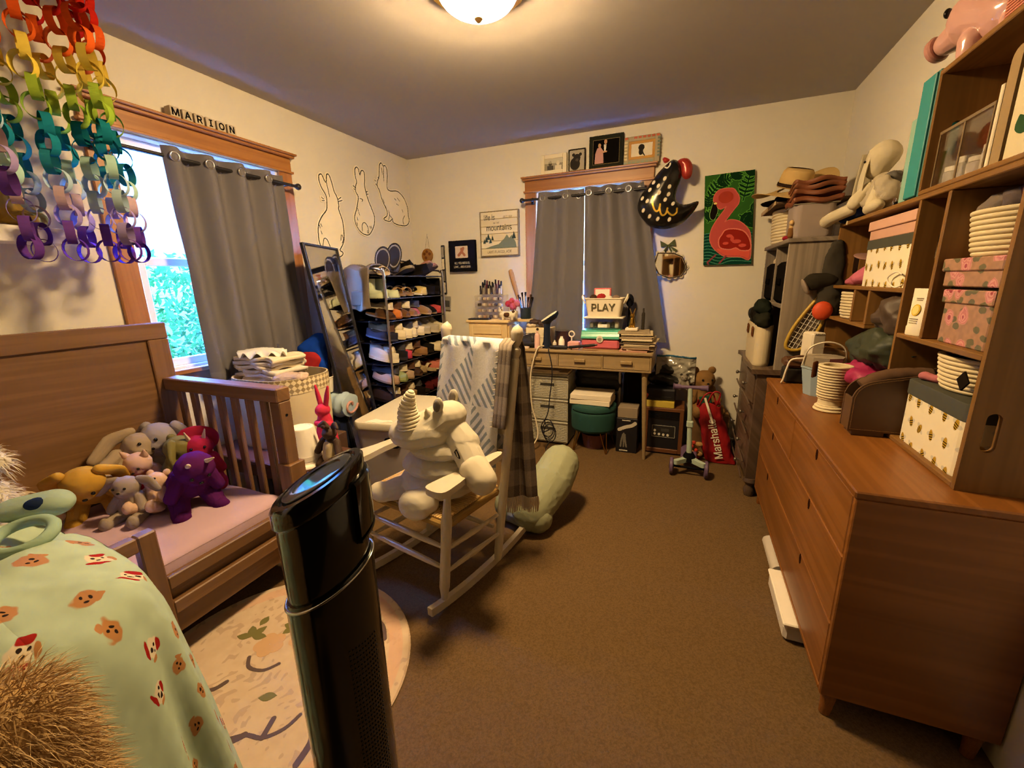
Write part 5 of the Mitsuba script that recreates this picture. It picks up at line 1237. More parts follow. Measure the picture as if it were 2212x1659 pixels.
# flamingo painting
t = thing('flamingo_painting', 'tall canvas painting of a pink flamingo among green leaves on the back wall', 'painting')
cv = Polygon([(.057, 2.06), (.372, 2.069), (.411, 1.44), (.094, 1.441)])
PY = .028
add('canvas', onwall(ext(cv, PY - .003), .003), C('#2c5a24'), t)
def paint(nm, poly, col, lv):
    add(nm, onwall(ext(poly.intersection(cv.buffer(-.001)).simplify(.0005), .0006), PY + .0004 * lv), C(col), t)
paint('water_print', sbox(.05, 1.43, .42, 1.665), '#0f3a30', 1)
wv = unary_union([LineString(spline([(.05, z), (.12, z + .012), (.2, z - .01), (.28, z + .012), (.42, z)], 5)).buffer(.0022) for z in np.arange(1.455, 1.67, .022)])
paint('wave_print', wv, '#4a8a72', 2)
lf = []
for (x, z, a, L_) in ((.085, 1.90, 55, .16), (.315, 1.87, 80, .19), (.35, 1.80, 20, .12), (.30, 1.78, -30, .10), (.33, 1.71, 25, .10), (.09, 1.83, 85, .1), (.10, 1.74, 70, .08), (.13, 2.0, 20, .1), (.22, 2.02, 40, .08), (.34, 2.02, 70, .06)):
    fro = [Polygon([(0, -.004), (L_, -.003), (L_, .003), (0, .004)])]
    for k in range(6):
        f = .15 + k * .14
        for s_ in (1, -1):
            q = .055 * math.sin(math.pi * min(.95, f + .1))
            fro.append(Polygon([(L_ * f, 0), (L_ * f + .012, 0), (L_ * f + .03, s_ * q), (L_ * f + .012, s_ * q * .8)]))
    p_ = affinity.translate(affinity.rotate(unary_union(fro), a, origin=(0, 0)), x, z)
    lf.append(p_)
paint('leaf_print', unary_union(lf).buffer(.004), '#57953c', 2)
paint('leaf_print', unary_union(lf), '#0f2c16', 3)
fb = Polygon(spline([[0.246, 1.957], [0.271, 1.928], [0.288, 1.897], [0.287, 1.856], [0.264, 1.823], [0.234, 1.777], [0.209, 1.736], [0.248, 1.749], [0.307, 1.733], [0.356, 1.69], [0.384, 1.634], [0.396, 1.478], [0.335, 1.493], [0.241, 1.5], [0.192, 1.527], [0.146, 1.573], [0.124, 1.631], [0.133, 1.699], [0.163, 1.758], [0.202, 1.816], [0.214, 1.845], [0.178, 1.83], [0.143, 1.856], [0.128, 1.894], [0.134, 1.929], [0.161, 1.956], [0.201, 1.961]], 4, True)).buffer(0)
paint('flamingo_outline', fb.buffer(.006), '#c2685c', 4)
paint('flamingo_body', fb, '#b34c48', 5)
paint('feather_print', fb.intersection(sbox(.1, 1.44, .42, 1.56)).buffer(-.006), '#cf5648', 6)
wg = Polygon(spline([[0.225, 1.68], [0.283, 1.683], [0.342, 1.661], [0.381, 1.604], [0.39, 1.543], [0.336, 1.539], [0.3, 1.559], [0.26, 1.549], [0.2, 1.564], [0.187, 1.615], [0.205, 1.651]], 4, True)).buffer(0)
paint('wing_print', wg.buffer(.008), '#d5776a', 7)
paint('wing_print', wg, '#8a241c', 8)
paint('feather_print', unary_union([E_(.25, 1.64, .02, .012), E_(.30, 1.60, .03, .014), E_(.23, 1.59, .02, .01), E_(.34, 1.57, .025, .012), E_(.27, 1.62, .012, .02)]), '#c25046', 9)
paint('head_print', E_(.205, 1.905, .048, .04), '#a03a2c', 6)
bk = Polygon(spline([[0.13, 1.879], [0.157, 1.831], [0.154, 1.795], [0.14, 1.76], [0.118, 1.767], [0.11, 1.798], [0.118, 1.84]], 4, True)).buffer(0)
paint('beak_print', bk.buffer(.004), '#7aa05a', 4)
paint('beak_print', bk, '#15120e', 10)
paint('beak_print', E_(.14, 1.868, .012, .007), '#d8c27a', 11)
paint('leg_print', unary_union([LineString([(.17, 1.51), (.12, 1.46), (.13, 1.44)]).buffer(.006), LineString([(.24, 1.5), (.20, 1.45)]).buffer(.006)]), '#7a3a44', 5)
# ================================================================ jewellery armoire
t = thing('jewellery_armoire', 'pale wooden jewellery armoire with small drawers, left of the desk', 'cabinet')
ax0, ax1, ay0, ay1 = -1.765, -1.40, 3.285, 3.56
add('top', bx(ax0 - .02, ax1 + .02, ay0 - .02, ay1 + .012, 1.012, 1.036, .006), BLOND, t, grain=0)
add('body', bx(ax0, ax1, ay0, ay1, .23, 1.012, .003), BLOND, t, grain=2)
zs = [(.915, .995), (.825, .905), (.72, .815), (.60, .71), (.44, .59), (.26, .43)]
for i, (z0, z1) in enumerate(zs):
    d = add('drawer', bx(ax0 + .05, ax1 - .05, ay0 - .012, ay0 - .0005, z0, z1, .003), BLOND, t, grain=0)
    if i:
        zc_ = (z0 + z1) / 2
        add('handle', tube(spline([((ax0 + ax1) / 2 + q * .03, ay0 - .014 - .008 * (abs(q) < .9), zc_ + .008 * (abs(q) - .6)) for q in (-1, -.5, 0, .5, 1)], 4), .003, 6), BRASS, d)
add('side_door', bx(ax1 + .0005, ax1 + .012, ay0 + .02, ay1 - .01, .25, .99, .003), BLOND, t, grain=2)
add('knob', ell((ax1 + .02, ay0 + .04, .60), (.009, .007, .012)), BRASS, t)
for x in (ax0 + .02, ax1 - .02):
    for y in (ay0 + .02, ay1 - .02):
        s_ = 1 if x > -1.6 else -1
        add('leg', tube(spline([(x, y, .26), (x + s_ * .018, y - .012, .17), (x - s_ * .008, y, .07), (x + s_ * .012, y - .008, .006)], 6), np.interp(np.linspace(0, 1, 19), [0, .3, .8, 1], [.026, .02, .012, .016]), 10), BLOND, t, smooth=True)
zt = 1.0365
t = thing('tray', 'flat black tray on the front left of the armoire top', 'tray')
add('plate', bx(-1.765, -1.575, 3.275, 3.36, zt, zt + .012, .004), BLACK, t)
t = thing('makeup_organizer', 'clear acrylic makeup organizer with small drawers on the armoire', 'organizer')
ox0, ox1, oy0, oy1 = -1.745, -1.485, 3.38, 3.53
for i in range(4):
    z0 = zt + .0 + i * .052
    add('drawer', join(bx(ox0, ox1, oy0, oy0 + .004, z0, z0 + .048, .001), bx(ox0, ox1, oy0, oy1, z0, z0 + .004, .001), bx(ox0, ox0 + .004, oy0, oy1, z0, z0 + .048, .001), bx(ox1 - .004, ox1, oy0, oy1, z0, z0 + .048, .001)), CLEAR, t, smooth=False)
    add('handle', ell(((ox0 + ox1) / 2, oy0 - .008, z0 + .026), (.012, .008, .008)), CLEAR, t)
    for k in range(9):
        c_ = ['#d9cdb8', '#b7a184', '#3b3028', '#c9c2b6', '#a7887a', '#8d8478'][(k * 5 + i) % 6]
        add('makeup', bc((ox0 + .022 + k * .0265, oy0 + .05 + .03 * (k % 2), z0 + .018), (.02, .04, .024), .003), C(c_, .4), t)
for i in range(3):
    add('side_box', bx(-1.765 + .0, -1.747, oy0, oy1, zt + .07 * i, zt + .07 * i + .066, .001), CLEAR, t, smooth=False)
    add('side_box', bx(-1.483, -1.46, oy0, oy1, zt + .07 * i, zt + .07 * i + .066, .001), CLEAR, t, smooth=False)
add('top_rack', join(bx(ox0 + .02, ox1 - .02, oy0 + .03, oy0 + .034, zt + .212, zt + .26, .001), bx(ox0 + .02, ox1 - .02, oy1 - .03, oy1 - .026, zt + .212, zt + .27, .001), bx(ox0 + .02, ox1 - .02, oy0 + .03, oy1 - .026, zt + .209, zt + .212, .001)), CLEAR, t, smooth=False)
for i in range(16):
    x, y = ox0 + .035 + (i % 8) * .026, oy0 + .055 + (i // 8) * .035
    h_ = .075 + .02 * ((i * 7) % 4) / 3 + .03 * (i // 8)
    tt = thing('lipstick', f'lipstick or brush standing in the {"front" if i < 8 else "back"} row of the makeup organizer', 'lipstick', 'lipsticks on the makeup organizer')
    labels[tt]['label'] = f'lipstick on the makeup organizer, {ORD[i % 8]} from the left in the {"front" if i < 8 else "back"} row'
    add('case', cyl((x, y, zt + .2125), (x + .004 * math.sin(i), y, zt + .2125 + h_ * .62), .0085, n=10), C(['#2a2224', '#8d8274', '#3b2a2c', '#c0b6a2'][i % 4], .35), tt)
    add('cap', cyl((x + .004 * math.sin(i), y, zt + .2125 + h_ * .62), (x + .006 * math.sin(i), y, zt + .2125 + h_), .0078, n=10), C(['#151214', '#1d181a', '#4a1c24', '#101010'][(i * 3) % 4], .3), tt)
t = thing('baseball_bat', 'wooden baseball bat standing behind the flower cup on the armoire', 'bat')
add('bat', turned((-1.36, 3.575, 1.0368), (-1.475, 3.565, 1.46), [(0, 0), (0, .013), (.02, .014), (.05, .01), (.35, .012), (.65, .02), (.9, .0215), (.98, .019), (1.0, .0)]), M('ash_wood', '#a87c42', .45), t)
t = thing('cow_planter', 'white and brown cow figurine on the front right of the armoire top', 'figurine')
c = A([-1.395, 3.31, zt])
WP = C('#d9d0bd', .4)
add('body', blobm([(c + [-.055, 0, .045], .028, c + [.04, 0, .042], .03), (c + [.055, 0, .06], .022), (c + [-.062, -.01, .075], .02)] + [(c + [q, s_, .035], .012, c + [q, s_, .008], .01) for q in (-.045, .04) for s_ in (-.015, .015)], .008), WP, t, smooth=True)
add('brown_patch', join(ell(c + [-.005, -.022, .045], (.032, .012, .02)), ell(c + [.052, -.012, .07], (.014, .014, .012)), ell(c + [-.055, -.016, .082], (.01, .01, .01))), C('#4a3222'), t)
add('ear', join(ell(c + [-.08, -.005, .098], (.006, .006, .012)), ell(c + [-.05, -.005, .10], (.006, .006, .012))), WP, t)
t = thing('flower_cup', 'cream cup with pink felt flowers behind the cow figurine', 'cup')
c = A([-1.39, 3.42, zt])
add('cup', lathe([(0, 0), (.032, 0), (.038, .07), (.034, .07), (.028, .006), (0, .006)], c, 20), C('#d8cdb6', .5), t)
for i, (dx, dz, r) in enumerate(((.0, .11, .034), (-.045, .13, .028), (.035, .135, .03), (-.01, .155, .026))):
    add('flower', fuzz(ell(c + [dx, -.01, dz], (r, r * .8, r)), .006, 60), C(['#b8586a', '#a8384a', '#c2708a', '#b04a4a'][i]), t, smooth=True)
    add('stem', cyl(c + [dx * .3, 0, .05], c + [dx, -.01, dz], .003, n=6), C('#5d6a3a'), t)
t = thing('brush_cup', 'dark teal cup of makeup brushes at the right end of the armoire top', 'cup')
c = A([-1.29, 3.40, zt])
c = A([-1.412, 3.50, zt]) * 0 + A([-1.295, 3.46, zt])
add('cup', lathe([(0, 0), (.042, 0), (.045, .01), (.044, .095), (.04, .095), (.038, .01), (0, .01)], c - [.13 - .13, 0, 0], 22), C('#1e2a30', .4), t)
for i in range(7):
    a = i * .9
    b = c + [.022 * math.cos(a), .02 * math.sin(a), .02]
    e = b + [.035 * math.cos(a), .02 * math.sin(a), .13 + .02 * (i % 3)]
    add('brush_handle', cyl(b, e, .0035, .0045, 7), C('#17161a', .4), t)
    add('brush_head', cyl(e, e + unit(e - b) * .035, .006, .0095, 8), C(['#1d1714', '#3a2a20', '#231c18'][i % 3]), t)
add('armoire_shelf', bx(-1.40, -1.235, 3.42, 3.53, 1.012, 1.0362, .003), BLOND, 'jewellery_armoire', grain=0)
t = thing('paper_bag', 'crumpled brown paper bag on the floor between the rack and the armoire', 'bag')
add('body', fuzz(blobm([((-2.0, 3.46, .06), (.07, .07, .05), (-1.98, 3.47, .70), (.06, .05, .05)), ((-1.90, 3.46, .06), (.06, .07, .05), (-1.92, 3.47, .72), (.045, .05, .03))], .025), .012, 18), C('#8a6e4c'), t, smooth=30)

# ================================================================ desk
t = thing('desk', 'taupe wooden desk with three drawers under the back window', 'desk')
dx0, dx1, dy0, dy1 = -1.262, -.205, 3.12, 3.545
add('desk_top', bx(dx0 - .006, dx1 + .006, dy0 - .012, dy1, .808, .83, .004), TAUPE, t, grain=0)
add('case', join(bx(dx0, dx1, dy0 + .014, dy1 - .01, .685, .807, .002)), TAUPE, t, grain=0)
add('apron', bx(dx0, dx1, dy0, dy0 + .0135, .683, .697, .002), TAUPE, t, grain=0)
add('apron', bx(dx0, dx1, dy0, dy0 + .0135, .797, .807, .002), TAUPE, t, grain=0)
n3 = (dx1 - dx0 - .04) / 3
for i in range(4):
    x = dx0 + i * (n3 + .0095)
    add('divider', bx(x, x + .0105, dy0, dy0 + .0135, .6975, .7965, .001), TAUPE, t, grain=2)
for i in range(3):
    x = dx0 + .013 + i * (n3 + .0095)
    d = add('drawer', bx(x, x + n3 - .005, dy0 + .003, dy0 + .0138, .7, .794, .002), TAUPE, t, grain=0)
    add('pull', bx(x + n3 / 2 - .042, x + n3 / 2 + .042, dy0 - .018, dy0 + .003, .742, .766, .003), TAUPE, d, grain=0)
for x, sx in ((dx0 + .05, -1), (dx1 - .05, 1)):
    for y, sy in ((dy0 + .05, -1), (dy1 - .05, 1)):
        add('leg', cyl((x, y, .684), (x + sx * .03, y + sy * .02, .001), .021, .012, 14), TAUPE, t)
zd = .8305
t = thing('pouch', 'black quilted zip pouch at the left end of the desk', 'pouch')
add('body', fuzz(blobm([((-1.22, 3.19, zd + .045), (.04, .05, .045), (-1.13, 3.19, zd + .06), (.04, .05, .06)), ((-1.23, 3.19, zd + .035), (.03, .05, .035), (-1.12, 3.19, zd + .035), (.04, .05, .035))], .012), .004, 90), C('#141214', .6), t, smooth=True)
add('zip', tube(spline([(-1.25, 3.18, zd + .085), (-1.18, 3.17, zd + .113), (-1.10, 3.18, zd + .112)], 5), .003, 6), C('#2b2829', .4), t)
t = thing('slim_box', 'slim pinkish white box lying in front of the black pouch', 'box')
add('box', bx(-1.245, -1.145, 3.112, 3.138, zd, zd + .016, .002), C('#d8c4b8'), t)
t = thing('drawer_box', 'small cream paper drawer box behind the black pouch', 'box')
add('box', bx(-1.235, -1.02, 3.30, 3.44, zd, zd + .145, .003), C('#d9c9a8'), t)
add('drawer', bx(-1.228, -1.027, 3.296, 3.30, zd + .065, zd + .135, .002), C('#e0d2b4'), t)
add('notch', cyl((-1.13, 3.2965, zd + .135), (-1.13, 3.2945, zd + .135), .012, n=14), C('#3a2f26'), t)
t = thing('hair_clips', 'brown hair clips heaped on the cream drawer box', 'hair clip')
add('claw', fuzz(join(ell((-1.17, 3.36, zd + .19), (.05, .035, .022)), ell((-1.10, 3.35, zd + .175), (.045, .03, .028)), ell((-1.06, 3.37, zd + .20), (.03, .03, .03))), .012, 50), C('#3a2a20', .4), t, smooth=True)
add('scrunchie', tube([(-1.20 + .03 * math.cos(a), 3.34 + .03 * math.sin(a), zd + .162 + .004 * math.sin(5 * a)) for a in np.linspace(0, 2 * np.pi, 24, endpoint=False)], .012, 8, True), C('#cfc0a8'), t, smooth=True)
NAVY = M('steamer_navy', '#121c2c', .3)
t = thing('garment_steamer', 'navy handheld garment steamer standing on the desk with a tilted head', 'steamer')
add('handle', lathe([(0, 0), (.036, 0), (.036, .03), (.028, .06), (.024, .16), (.03, .20), (.0, .215)], (-1.015, 3.19, zd), 20), NAVY, t)
hd = lathe([(0, -.03), (.03, -.028), (.05, -.01), (.056, .008), (.054, .012), (0, .012)], n=28, sx=1.55, sy=.75)
Rm = lambda m: mv(ro(ro(m, 'y', -32), 'x', 14), -.985, 3.175, zd + .24)
add('head', Rm(hd), NAVY, t)
add('soleplate', Rm(mv(lathe([(0, 0), (.05, 0), (.048, .006), (0, .007)], n=28, sx=1.55, sy=.75), 0, 0, .0125)), C('#e2dccb', .35), t)
WCORD = C('#cfc3ac')
add('cord', tube(spline([(-1.03, 3.155, zd + .02), (-1.06, 3.10, zd + .012), (-1.095, 3.085, .74), (-1.12, 3.085, .60), (-1.115, 3.09, .38), (-1.075, 3.09, .22), (-1.06, 3.06, .10), (-1.13, 2.98, .012), (-1.24, 2.92, .006), (-1.28, 2.98, .006), (-1.20, 2.99, .014), (-1.12, 3.02, .006), (-1.2, 3.06, .006), (-1.30, 3.10, .006)], 8), .006, 7), WCORD, t, smooth=True)
t = thing('bottle', 'pink and white tall bottle left of the navy steamer', 'bottle')
add('bottle', lathe([(0, 0), (.022, 0), (.022, .10), (.016, .115), (.009, .118), (.009, .135), (0, .135)], (-1.085, 3.155, zd), 18), C('#d8b0a8', .35), t)
t = thing('jar', 'dark brown filled jar with a clear lid behind the small bottles', 'jar')
add('jar', lathe([(0, 0), (.06, 0), (.062, .01), (.062, .12), (0, .12)], (-.93, 3.37, zd), 26), M('jar_brown', '#3a2520', .15), t)
add('lid', lathe([(.0, .121), (.064, .121), (.066, .15), (.03, .165), (.0, .166)], (-.93, 3.37, zd), 26), CLEAR, t)
t = thing('bottle', 'small white bottle beside the ring stand on the desk', 'bottle')
add('bottle', lathe([(0, 0), (.024, 0), (.025, .03), (.023, .065), (.012, .08), (.012, .092), (0, .093)], (-.90, 3.21, zd), 18), C('#ece6da', .3), t)
t = thing('bottle', 'tiny clear bottle between the steamer and the white bottle', 'bottle')
add('bottle', lathe([(0, 0), (.016, 0), (.016, .045), (.007, .055), (.007, .065), (0, .065)], (-.948, 3.18, zd), 14), C('#cfc8ba', .2), t)
t = thing('ring_stand', 'small ring-shaped white hair tie on the desk behind the pink box', 'hair tie')
add('ring', tube([(-.835 + .022 * math.cos(a), 3.275, zd + .105 + .022 * math.sin(a)) for a in np.linspace(0, 2 * np.pi, 20, endpoint=False)], .006, 7, True), C('#d9cfc4', .4), t)
add('stand', join(cyl((-.835, 3.275, zd), (-.835, 3.275, zd + .078), .006, n=10), lathe([(0, 0), (.024, 0), (.022, .008), (0, .009)], (-.835, 3.275, zd), 18)), C('#d9cfc4', .4), t)
t = thing('gift_box', 'small pale pink box left of the teal and pink case', 'box')
add('box', bx(-.845, -.755, 3.18, 3.26, zd, zd + .055, .006), C('#d09a96', .5), t)
t = thing('curling_iron', 'black curling iron lying across the front of the desk', 'curling iron')
add('handle', turned((-.97, 3.135, zd + .016), (-.82, 3.13, zd + .02), [(0, 0), (0, .012), (.3, .016), (.9, .014), (1, .0)]), BLACK, t)
add('barrel', turned((-.82, 3.13, zd + .02), (-.60, 3.125, zd + .048), [(0, 0), (0, .0105), (.9, .0105), (.93, .006), (1, .006), (1, 0)]), C('#0f0e10', .3), t)
add('stand', tube([(-.80, 3.115, zd + .003), (-.80, 3.13, zd + .012), (-.80, 3.145, zd + .003)], .0025, 5), BLACK, t)
add('cord', tube(spline([(-.97, 3.135, zd + .014), (-.975, 3.10, zd + .006), (-.945, 3.085, .72), (-.94, 3.08, .60), (-.955, 3.08, .48), (-.965, 3.06, .34), (-.99, 3.05, .25), (-.95, 3.04, .20), (-1.0, 3.04, .16), (-.94, 3.02, .12), (-.96, 2.98, .05), (-.90, 2.95, .008), (-.80, 2.97, .008), (-.78, 2.90, .008), (-.85, 2.86, .008), (-.80, 2.82, .008)], 8), .0042, 6), BLACK, t, smooth=True)
for q in range(3):
    add('cord_loop', tube([(-.97 + .05 * math.cos(a) + .01 * q, 3.055, .20 + .075 * math.sin(a) - .02 * q) for a in np.linspace(0, 2 * np.pi, 22, endpoint=False)], .004, 6, True), BLACK, t, smooth=True)
t = thing('train_case', 'teal and pink plastic carrying case with a round clasp on the desk', 'case')
cx0, cx1, cy0, cy1 = -.745, -.455, 3.22, 3.40
add('base', bx(cx0, cx1, cy0, cy1, zd, zd + .075, .014), M('case_pink', '#c2606a', .35), t)
o = [(cy0 + .004, .076), (cy1 - .004, .076), (cy1 - .002, .115), (cy1 - .03, .145), (cy0 + .03, .145), (cy0 + .002, .115)]
m_ = ext(Polygon(spline(o, 4, True)).buffer(0), cx1 - cx0)
add('lid', fr(m_, (cx0, 0, zd), (0, 1, 0), (0, 0, 1), (1, 0, 0)), M('case_teal', '#4fa893', .3), t)
add('clasp', mv(ro(lathe([(0, -.012), (.026, -.01), (.028, 0), (0, 0)], n=24), 'x', -90), (cx0 + cx1) / 2, cy0 - .0, zd + .078), C('#c9c4b8', .3), t)
add('clasp_print', mv(ro(lathe([(0, -.014), (.014, -.013), (.014, -.010), (0, -.010)], n=20), 'x', -90), (cx0 + cx1) / 2, cy0 - .001, zd + .078), C('#8d8578', .3), t)
t = thing('clear_bin', 'clear plastic lidded bin with small things, on the teal and pink case', 'bin')
zb = zd + .146
add('side', lathe([(0, 0), (.135, 0), (.14, .006), (.15, .085), (.147, .085), (.134, .006), (0, .004)], (-.585, 3.315, zb), 4 * 8, 1.0, .58), CLEAR, t, smooth=True)
add('lid', bx(-.735, -.435, 3.232, 3.398, zb + .086, zb + .098, .005), M('frosted_white', '#d6d0c2', .4), t)
for i in range(7):
    add('content', bc((-.68 + i * .032, 3.31 + .02 * (i % 2), zb + .032), (.028, .05, .045), .006), C(['#8d8578', '#5d564e', '#b3aa98', '#6f5a50', '#a59a86', '#4a4640', '#c9bfae'][i]), t)
add('paper_label', bx(-.62, -.55, 3.2255, 3.2275, zb + .02, zb + .045, .0005), C('#e8e2d6'), t)
t = thing('play_bin', 'white plastic bin lettered PLAY, full of toys, on top of the clear bin', 'bin')
zp = zb + .0985
def quad(x0, x1, y0, y1, z, r=.02):
    q_ = rrect(x0, x1, y0, y1, r, 5)
    return np.column_stack([q_, np.full(len(q_), z)])
add('side', loft([quad(-.705, -.465, 3.25, 3.38, zp), quad(-.725, -.445, 3.235, 3.395, zp + .13), quad(-.732, -.438, 3.228, 3.402, zp + .135), quad(-.732, -.438, 3.228, 3.402, zp + .142), quad(-.720, -.45, 3.24, 3.39, zp + .142), quad(-.70, -.47, 3.255, 3.375, zp + .008)]), C('#d9d0bc', .5), t, smooth=30)
for q in (-1, 1):
    xh = -.585 + q * .146
    add('handle', tube(spline([(xh, 3.27, zp + .10), (xh + q * .022, 3.275, zp + .145), (xh + q * .024, 3.315, zp + .165), (xh + q * .022, 3.355, zp + .145), (xh, 3.36, zp + .10)], 5), .006, 7), C('#d9d0bc', .5), t, smooth=True)
add('lettering', fr(text('PLAY', .052, .0015, True), (-.585, 3.2385, zp + .048), (1, 0, 0), (0, -.10, .995), (0, -1, -.1)), C('#57523f'), t, kind='stuff')
for i, (nm, x, z, m_, cl, cl_n) in enumerate((('toy_box', -.60, .15, bx(-.675, -.545, 3.33, 3.36, zp + .05, zp + .215, .004), '#c96f74', 'pink and white toy box'), ('toy', -.62, .15, ell((-.61, 3.29, zp + .145), (.036, .03, .03)), '#8f2a2a', 'red toy ball'), ('toy', -.66, .15, ell((-.67, 3.29, zp + .14), (.03, .03, .028)), '#3d2b22', 'dark brown toy ball'), ('toy', -.55, .15, ell((-.555, 3.29, zp + .14), (.03, .028, .02)), '#d3ccbe', 'white toy piece'), ('toy', -.5, .15, ell((-.50, 3.30, zp + .14), (.03, .028, .022)), '#7d6a5a', 'greyish toy piece'))):
    tt = thing(nm, f'{cl_n} sticking out of the PLAY bin', 'toy')
    add('body', m_, C(cl), tt, smooth=True if nm == 'toy' else 35)
    if nm == 'toy_box':
        add('front_print', bx(-.665, -.555, 3.3285, 3.3298, zp + .13, zp + .205, .0005), C('#e6ddd4'), tt)
t = thing('hair_brush', 'dark navy round brush beside the PLAY bin in front of the curtain', 'brush')
add('head', ell((-.41, 3.40, zd + .36), (.03, .02, .05)), C('#17181f'), t, smooth=True)
add('handle', cyl((-.41, 3.40, zd + .31), (-.42, 3.41, zd + .001), .009, n=10), C('#17181f'), t)
t = thing('magazine_stack', None, 'x'); del labels[t]
MAGC = ['#b58a78', '#c9b79e', '#a98f76', '#8c7c66', '#c2b393', '#5a4e44', '#b6a688', '#6e7c70', '#cfc2a6', '#8f7f6a', '#a99a80', '#3f3a34', '#c4b596', '#9a8a72']
z = zd
MORD = ORD + ['eleventh', 'twelfth', 'thirteenth', 'fourteenth']
for i, c_ in enumerate(MAGC):
    h_ = .007 + .006 * RNG.random()
    w_ = .19 if i < 4 else .22
    m_ = bc((-.325 + .012 * RNG.normal() + (.0 if i < 4 else .01), 3.265 + .01 * RNG.normal(), z + h_ / 2), (w_ + .012 * RNG.normal(), .26, h_ - .0006), .001)
    tt = thing('magazine', f'magazine in the stack at the right end of the desk, {i + 1 if i else "lowest"} from the bottom' if i else 'lowest magazine in the stack at the right end of the desk', 'magazine', 'magazines stacked on the desk')
    labels[tt]['label'] = f'magazine in the stack on the desk, {MORD[i]} from the bottom'
    add('pages', ro(m_, 'z', 4 * RNG.normal(), (-.325, 3.265, 0)), C(c_), tt)
    z += h_
GOLDM = M('gold_metal', '#b08a3c', .22, 1.0)
t = thing('rabbit_figurine', 'small shiny gold rabbit figurine standing on a white base on the magazines', 'figurine')
c = A([-.37, 3.26, z + .001])
add('base', bc(c + [0, 0, .012], (.09, .07, .022), .004), C('#ddd4c4', .5), t)
add('body', blobm([(c + [0, 0, .05], (.024, .024, .026), c + [0, 0, .085], (.016, .016, .018)), (c + [0, -.004, .112], .017), (c + [-.016, -.012, .03], .011), (c + [.016, -.012, .03], .011)], .006), GOLDM, t, smooth=True)
for q in (-1, 1):
    add('ear', cyl(c + [q * .007, 0, .122], c + [q * .02, .004, .165], .006, .003, 8), GOLDM, t)
t = thing('wire_bottle', 'dark slim bottle right of the gold rabbit against the curtain', 'bottle')
add('bottle', lathe([(0, 0), (.012, 0), (.012, .12), (.006, .13), (.006, .16), (0, .16)], (-.30, 3.36, z + .001), 14), C('#2a2620', .4), t)

# ================================================================ under the desk
GREYP = M('grey_plastic', '#a3a091', .5)
t = thing('drawer_tower', 'grey wicker-look plastic drawer tower under the left of the desk', 'drawer unit')
px0, px1, py0, py1 = -1.165, -.845, 3.215, 3.50
add('body', bx(px0 + .006, px1 - .006, py0 + .012, py1, .012, .60, .004), C('#8c897c', .6), t)
add('top', bx(px0, px1, py0 - .004, py1 + .004, .592, .612, .008), GREYP, t)
def weave_face(x0, x1, y, z0, z1, nx, nz):
    ms = []
    for j in range(nz):
        for i in range(nx):
            w_, h_ = (x1 - x0) / nx, (z1 - z0) / nz
            xa, za = x0 + i * w_ + (w_ * .5 if j % 2 else 0), z0 + j * h_
            if xa + w_ > x1 + 1e-6:
                w_ = x1 - xa
            if w_ < .008:
                continue
            ms.append(bx(xa + .001, xa + w_ - .001, y - .004, y + .001, za + .0015, za + h_ - .0015, .0018))
    return join(ms)
for i in range(3):
    z0 = .024 + i * .19
    d = add('drawer', bx(px0, px1, py0, py0 + .012, z0, z0 + .182, .005), GREYP, t)
    add('weave', weave_face(px0 + .006, px1 - .006, py0, z0 + .008, z0 + .168, 8, 11), GREYP, d, kind='stuff')
    add('lip', bx(px0 - .002, px1 + .002, py0 - .012, py0 + .002, z0 + .168, z0 + .184, .004), GREYP, d)
    add('handle_slot', bx(px0 + .085, px1 - .115, py0 - .0065, py0 - .003, z0 + .108, z0 + .132, .002), C('#3a372f'), d)
for x in (px0 + .03, px1 - .03):
    for y in (py0 + .03, py1 - .03):
        add('foot', cyl((x, y, .001), (x, y, .014), .014, n=12), GREYP, t)
for i in range(2):
    t = thing('folded_paper', f'{"lower" if i == 0 else "upper"} sheaf of cream papers on the grey drawer tower', 'paper')
    add('sheet', ro(bx(px0 + .01, px1 - .01 - .06 * i, py0 + .0, py1 - .08, .6125 + .017 * i, .629 + .014 * i, .003), 'z', 2 - 4 * i, (-1.0, 3.35, 0)), C('#d5c8ab'), t)
TEALV = M('teal_velvet', '#17403a', .8, sheen=.6)
t = thing('stool', 'round dark teal velvet stool on gold hairpin legs under the desk', 'stool')
c = A([-.645, 3.28, 0])
add('seat', lathe([(0, .17), (.165, .17), (.178, .19), (.182, .31), (.178, .33), (.17, .335), (0, .335)], c, 44), TEALV, t, smooth=50)
add('lid', lathe([(0, .337), (.176, .337), (.182, .345), (.18, .375), (.165, .388), (0, .39)], c, 44), TEALV, t, smooth=50)
for a in (.6, 2.5, 3.9, 5.5):
    u_ = A([math.cos(a), math.sin(a), 0]); w_ = A([-math.sin(a), math.cos(a), 0])
    f_ = c + u_ * .185 + A([0, 0, .006])
    add('leg', tube([c + u_ * .14 + w_ * .03 + A([0, 0, .17]), f_ + w_ * .004, f_ - w_ * .004, c + u_ * .14 - w_ * .03 + A([0, 0, .17])], .0045, 8), GOLDM, t)
for i in range(2):
    t = thing('carton', f'{"lower" if i == 0 else "upper"} flat white carton on the teal stool', 'box')
    add('box', ro(bx(-.815, -.495, 3.16, 3.40, .3905 + .042 * i, .431 + .042 * i, .003), 'z', -2 + 3 * i, (-.65, 3.28, 0)), C('#ddd3c0'), t)
t = thing('folding_chair', 'folded black padded chair behind the teal stool under the desk', 'chair')
add('backrest', fuzz(blobm([((-.80, 3.47, .50), (.05, .025, .06), (-.50, 3.47, .50), (.05, .025, .06)), ((-.80, 3.475, .57), (.05, .025, .05), (-.50, 3.475, .57), (.05, .025, .05))], .02), .006, 20), C('#15130f', .4), t, smooth=True)
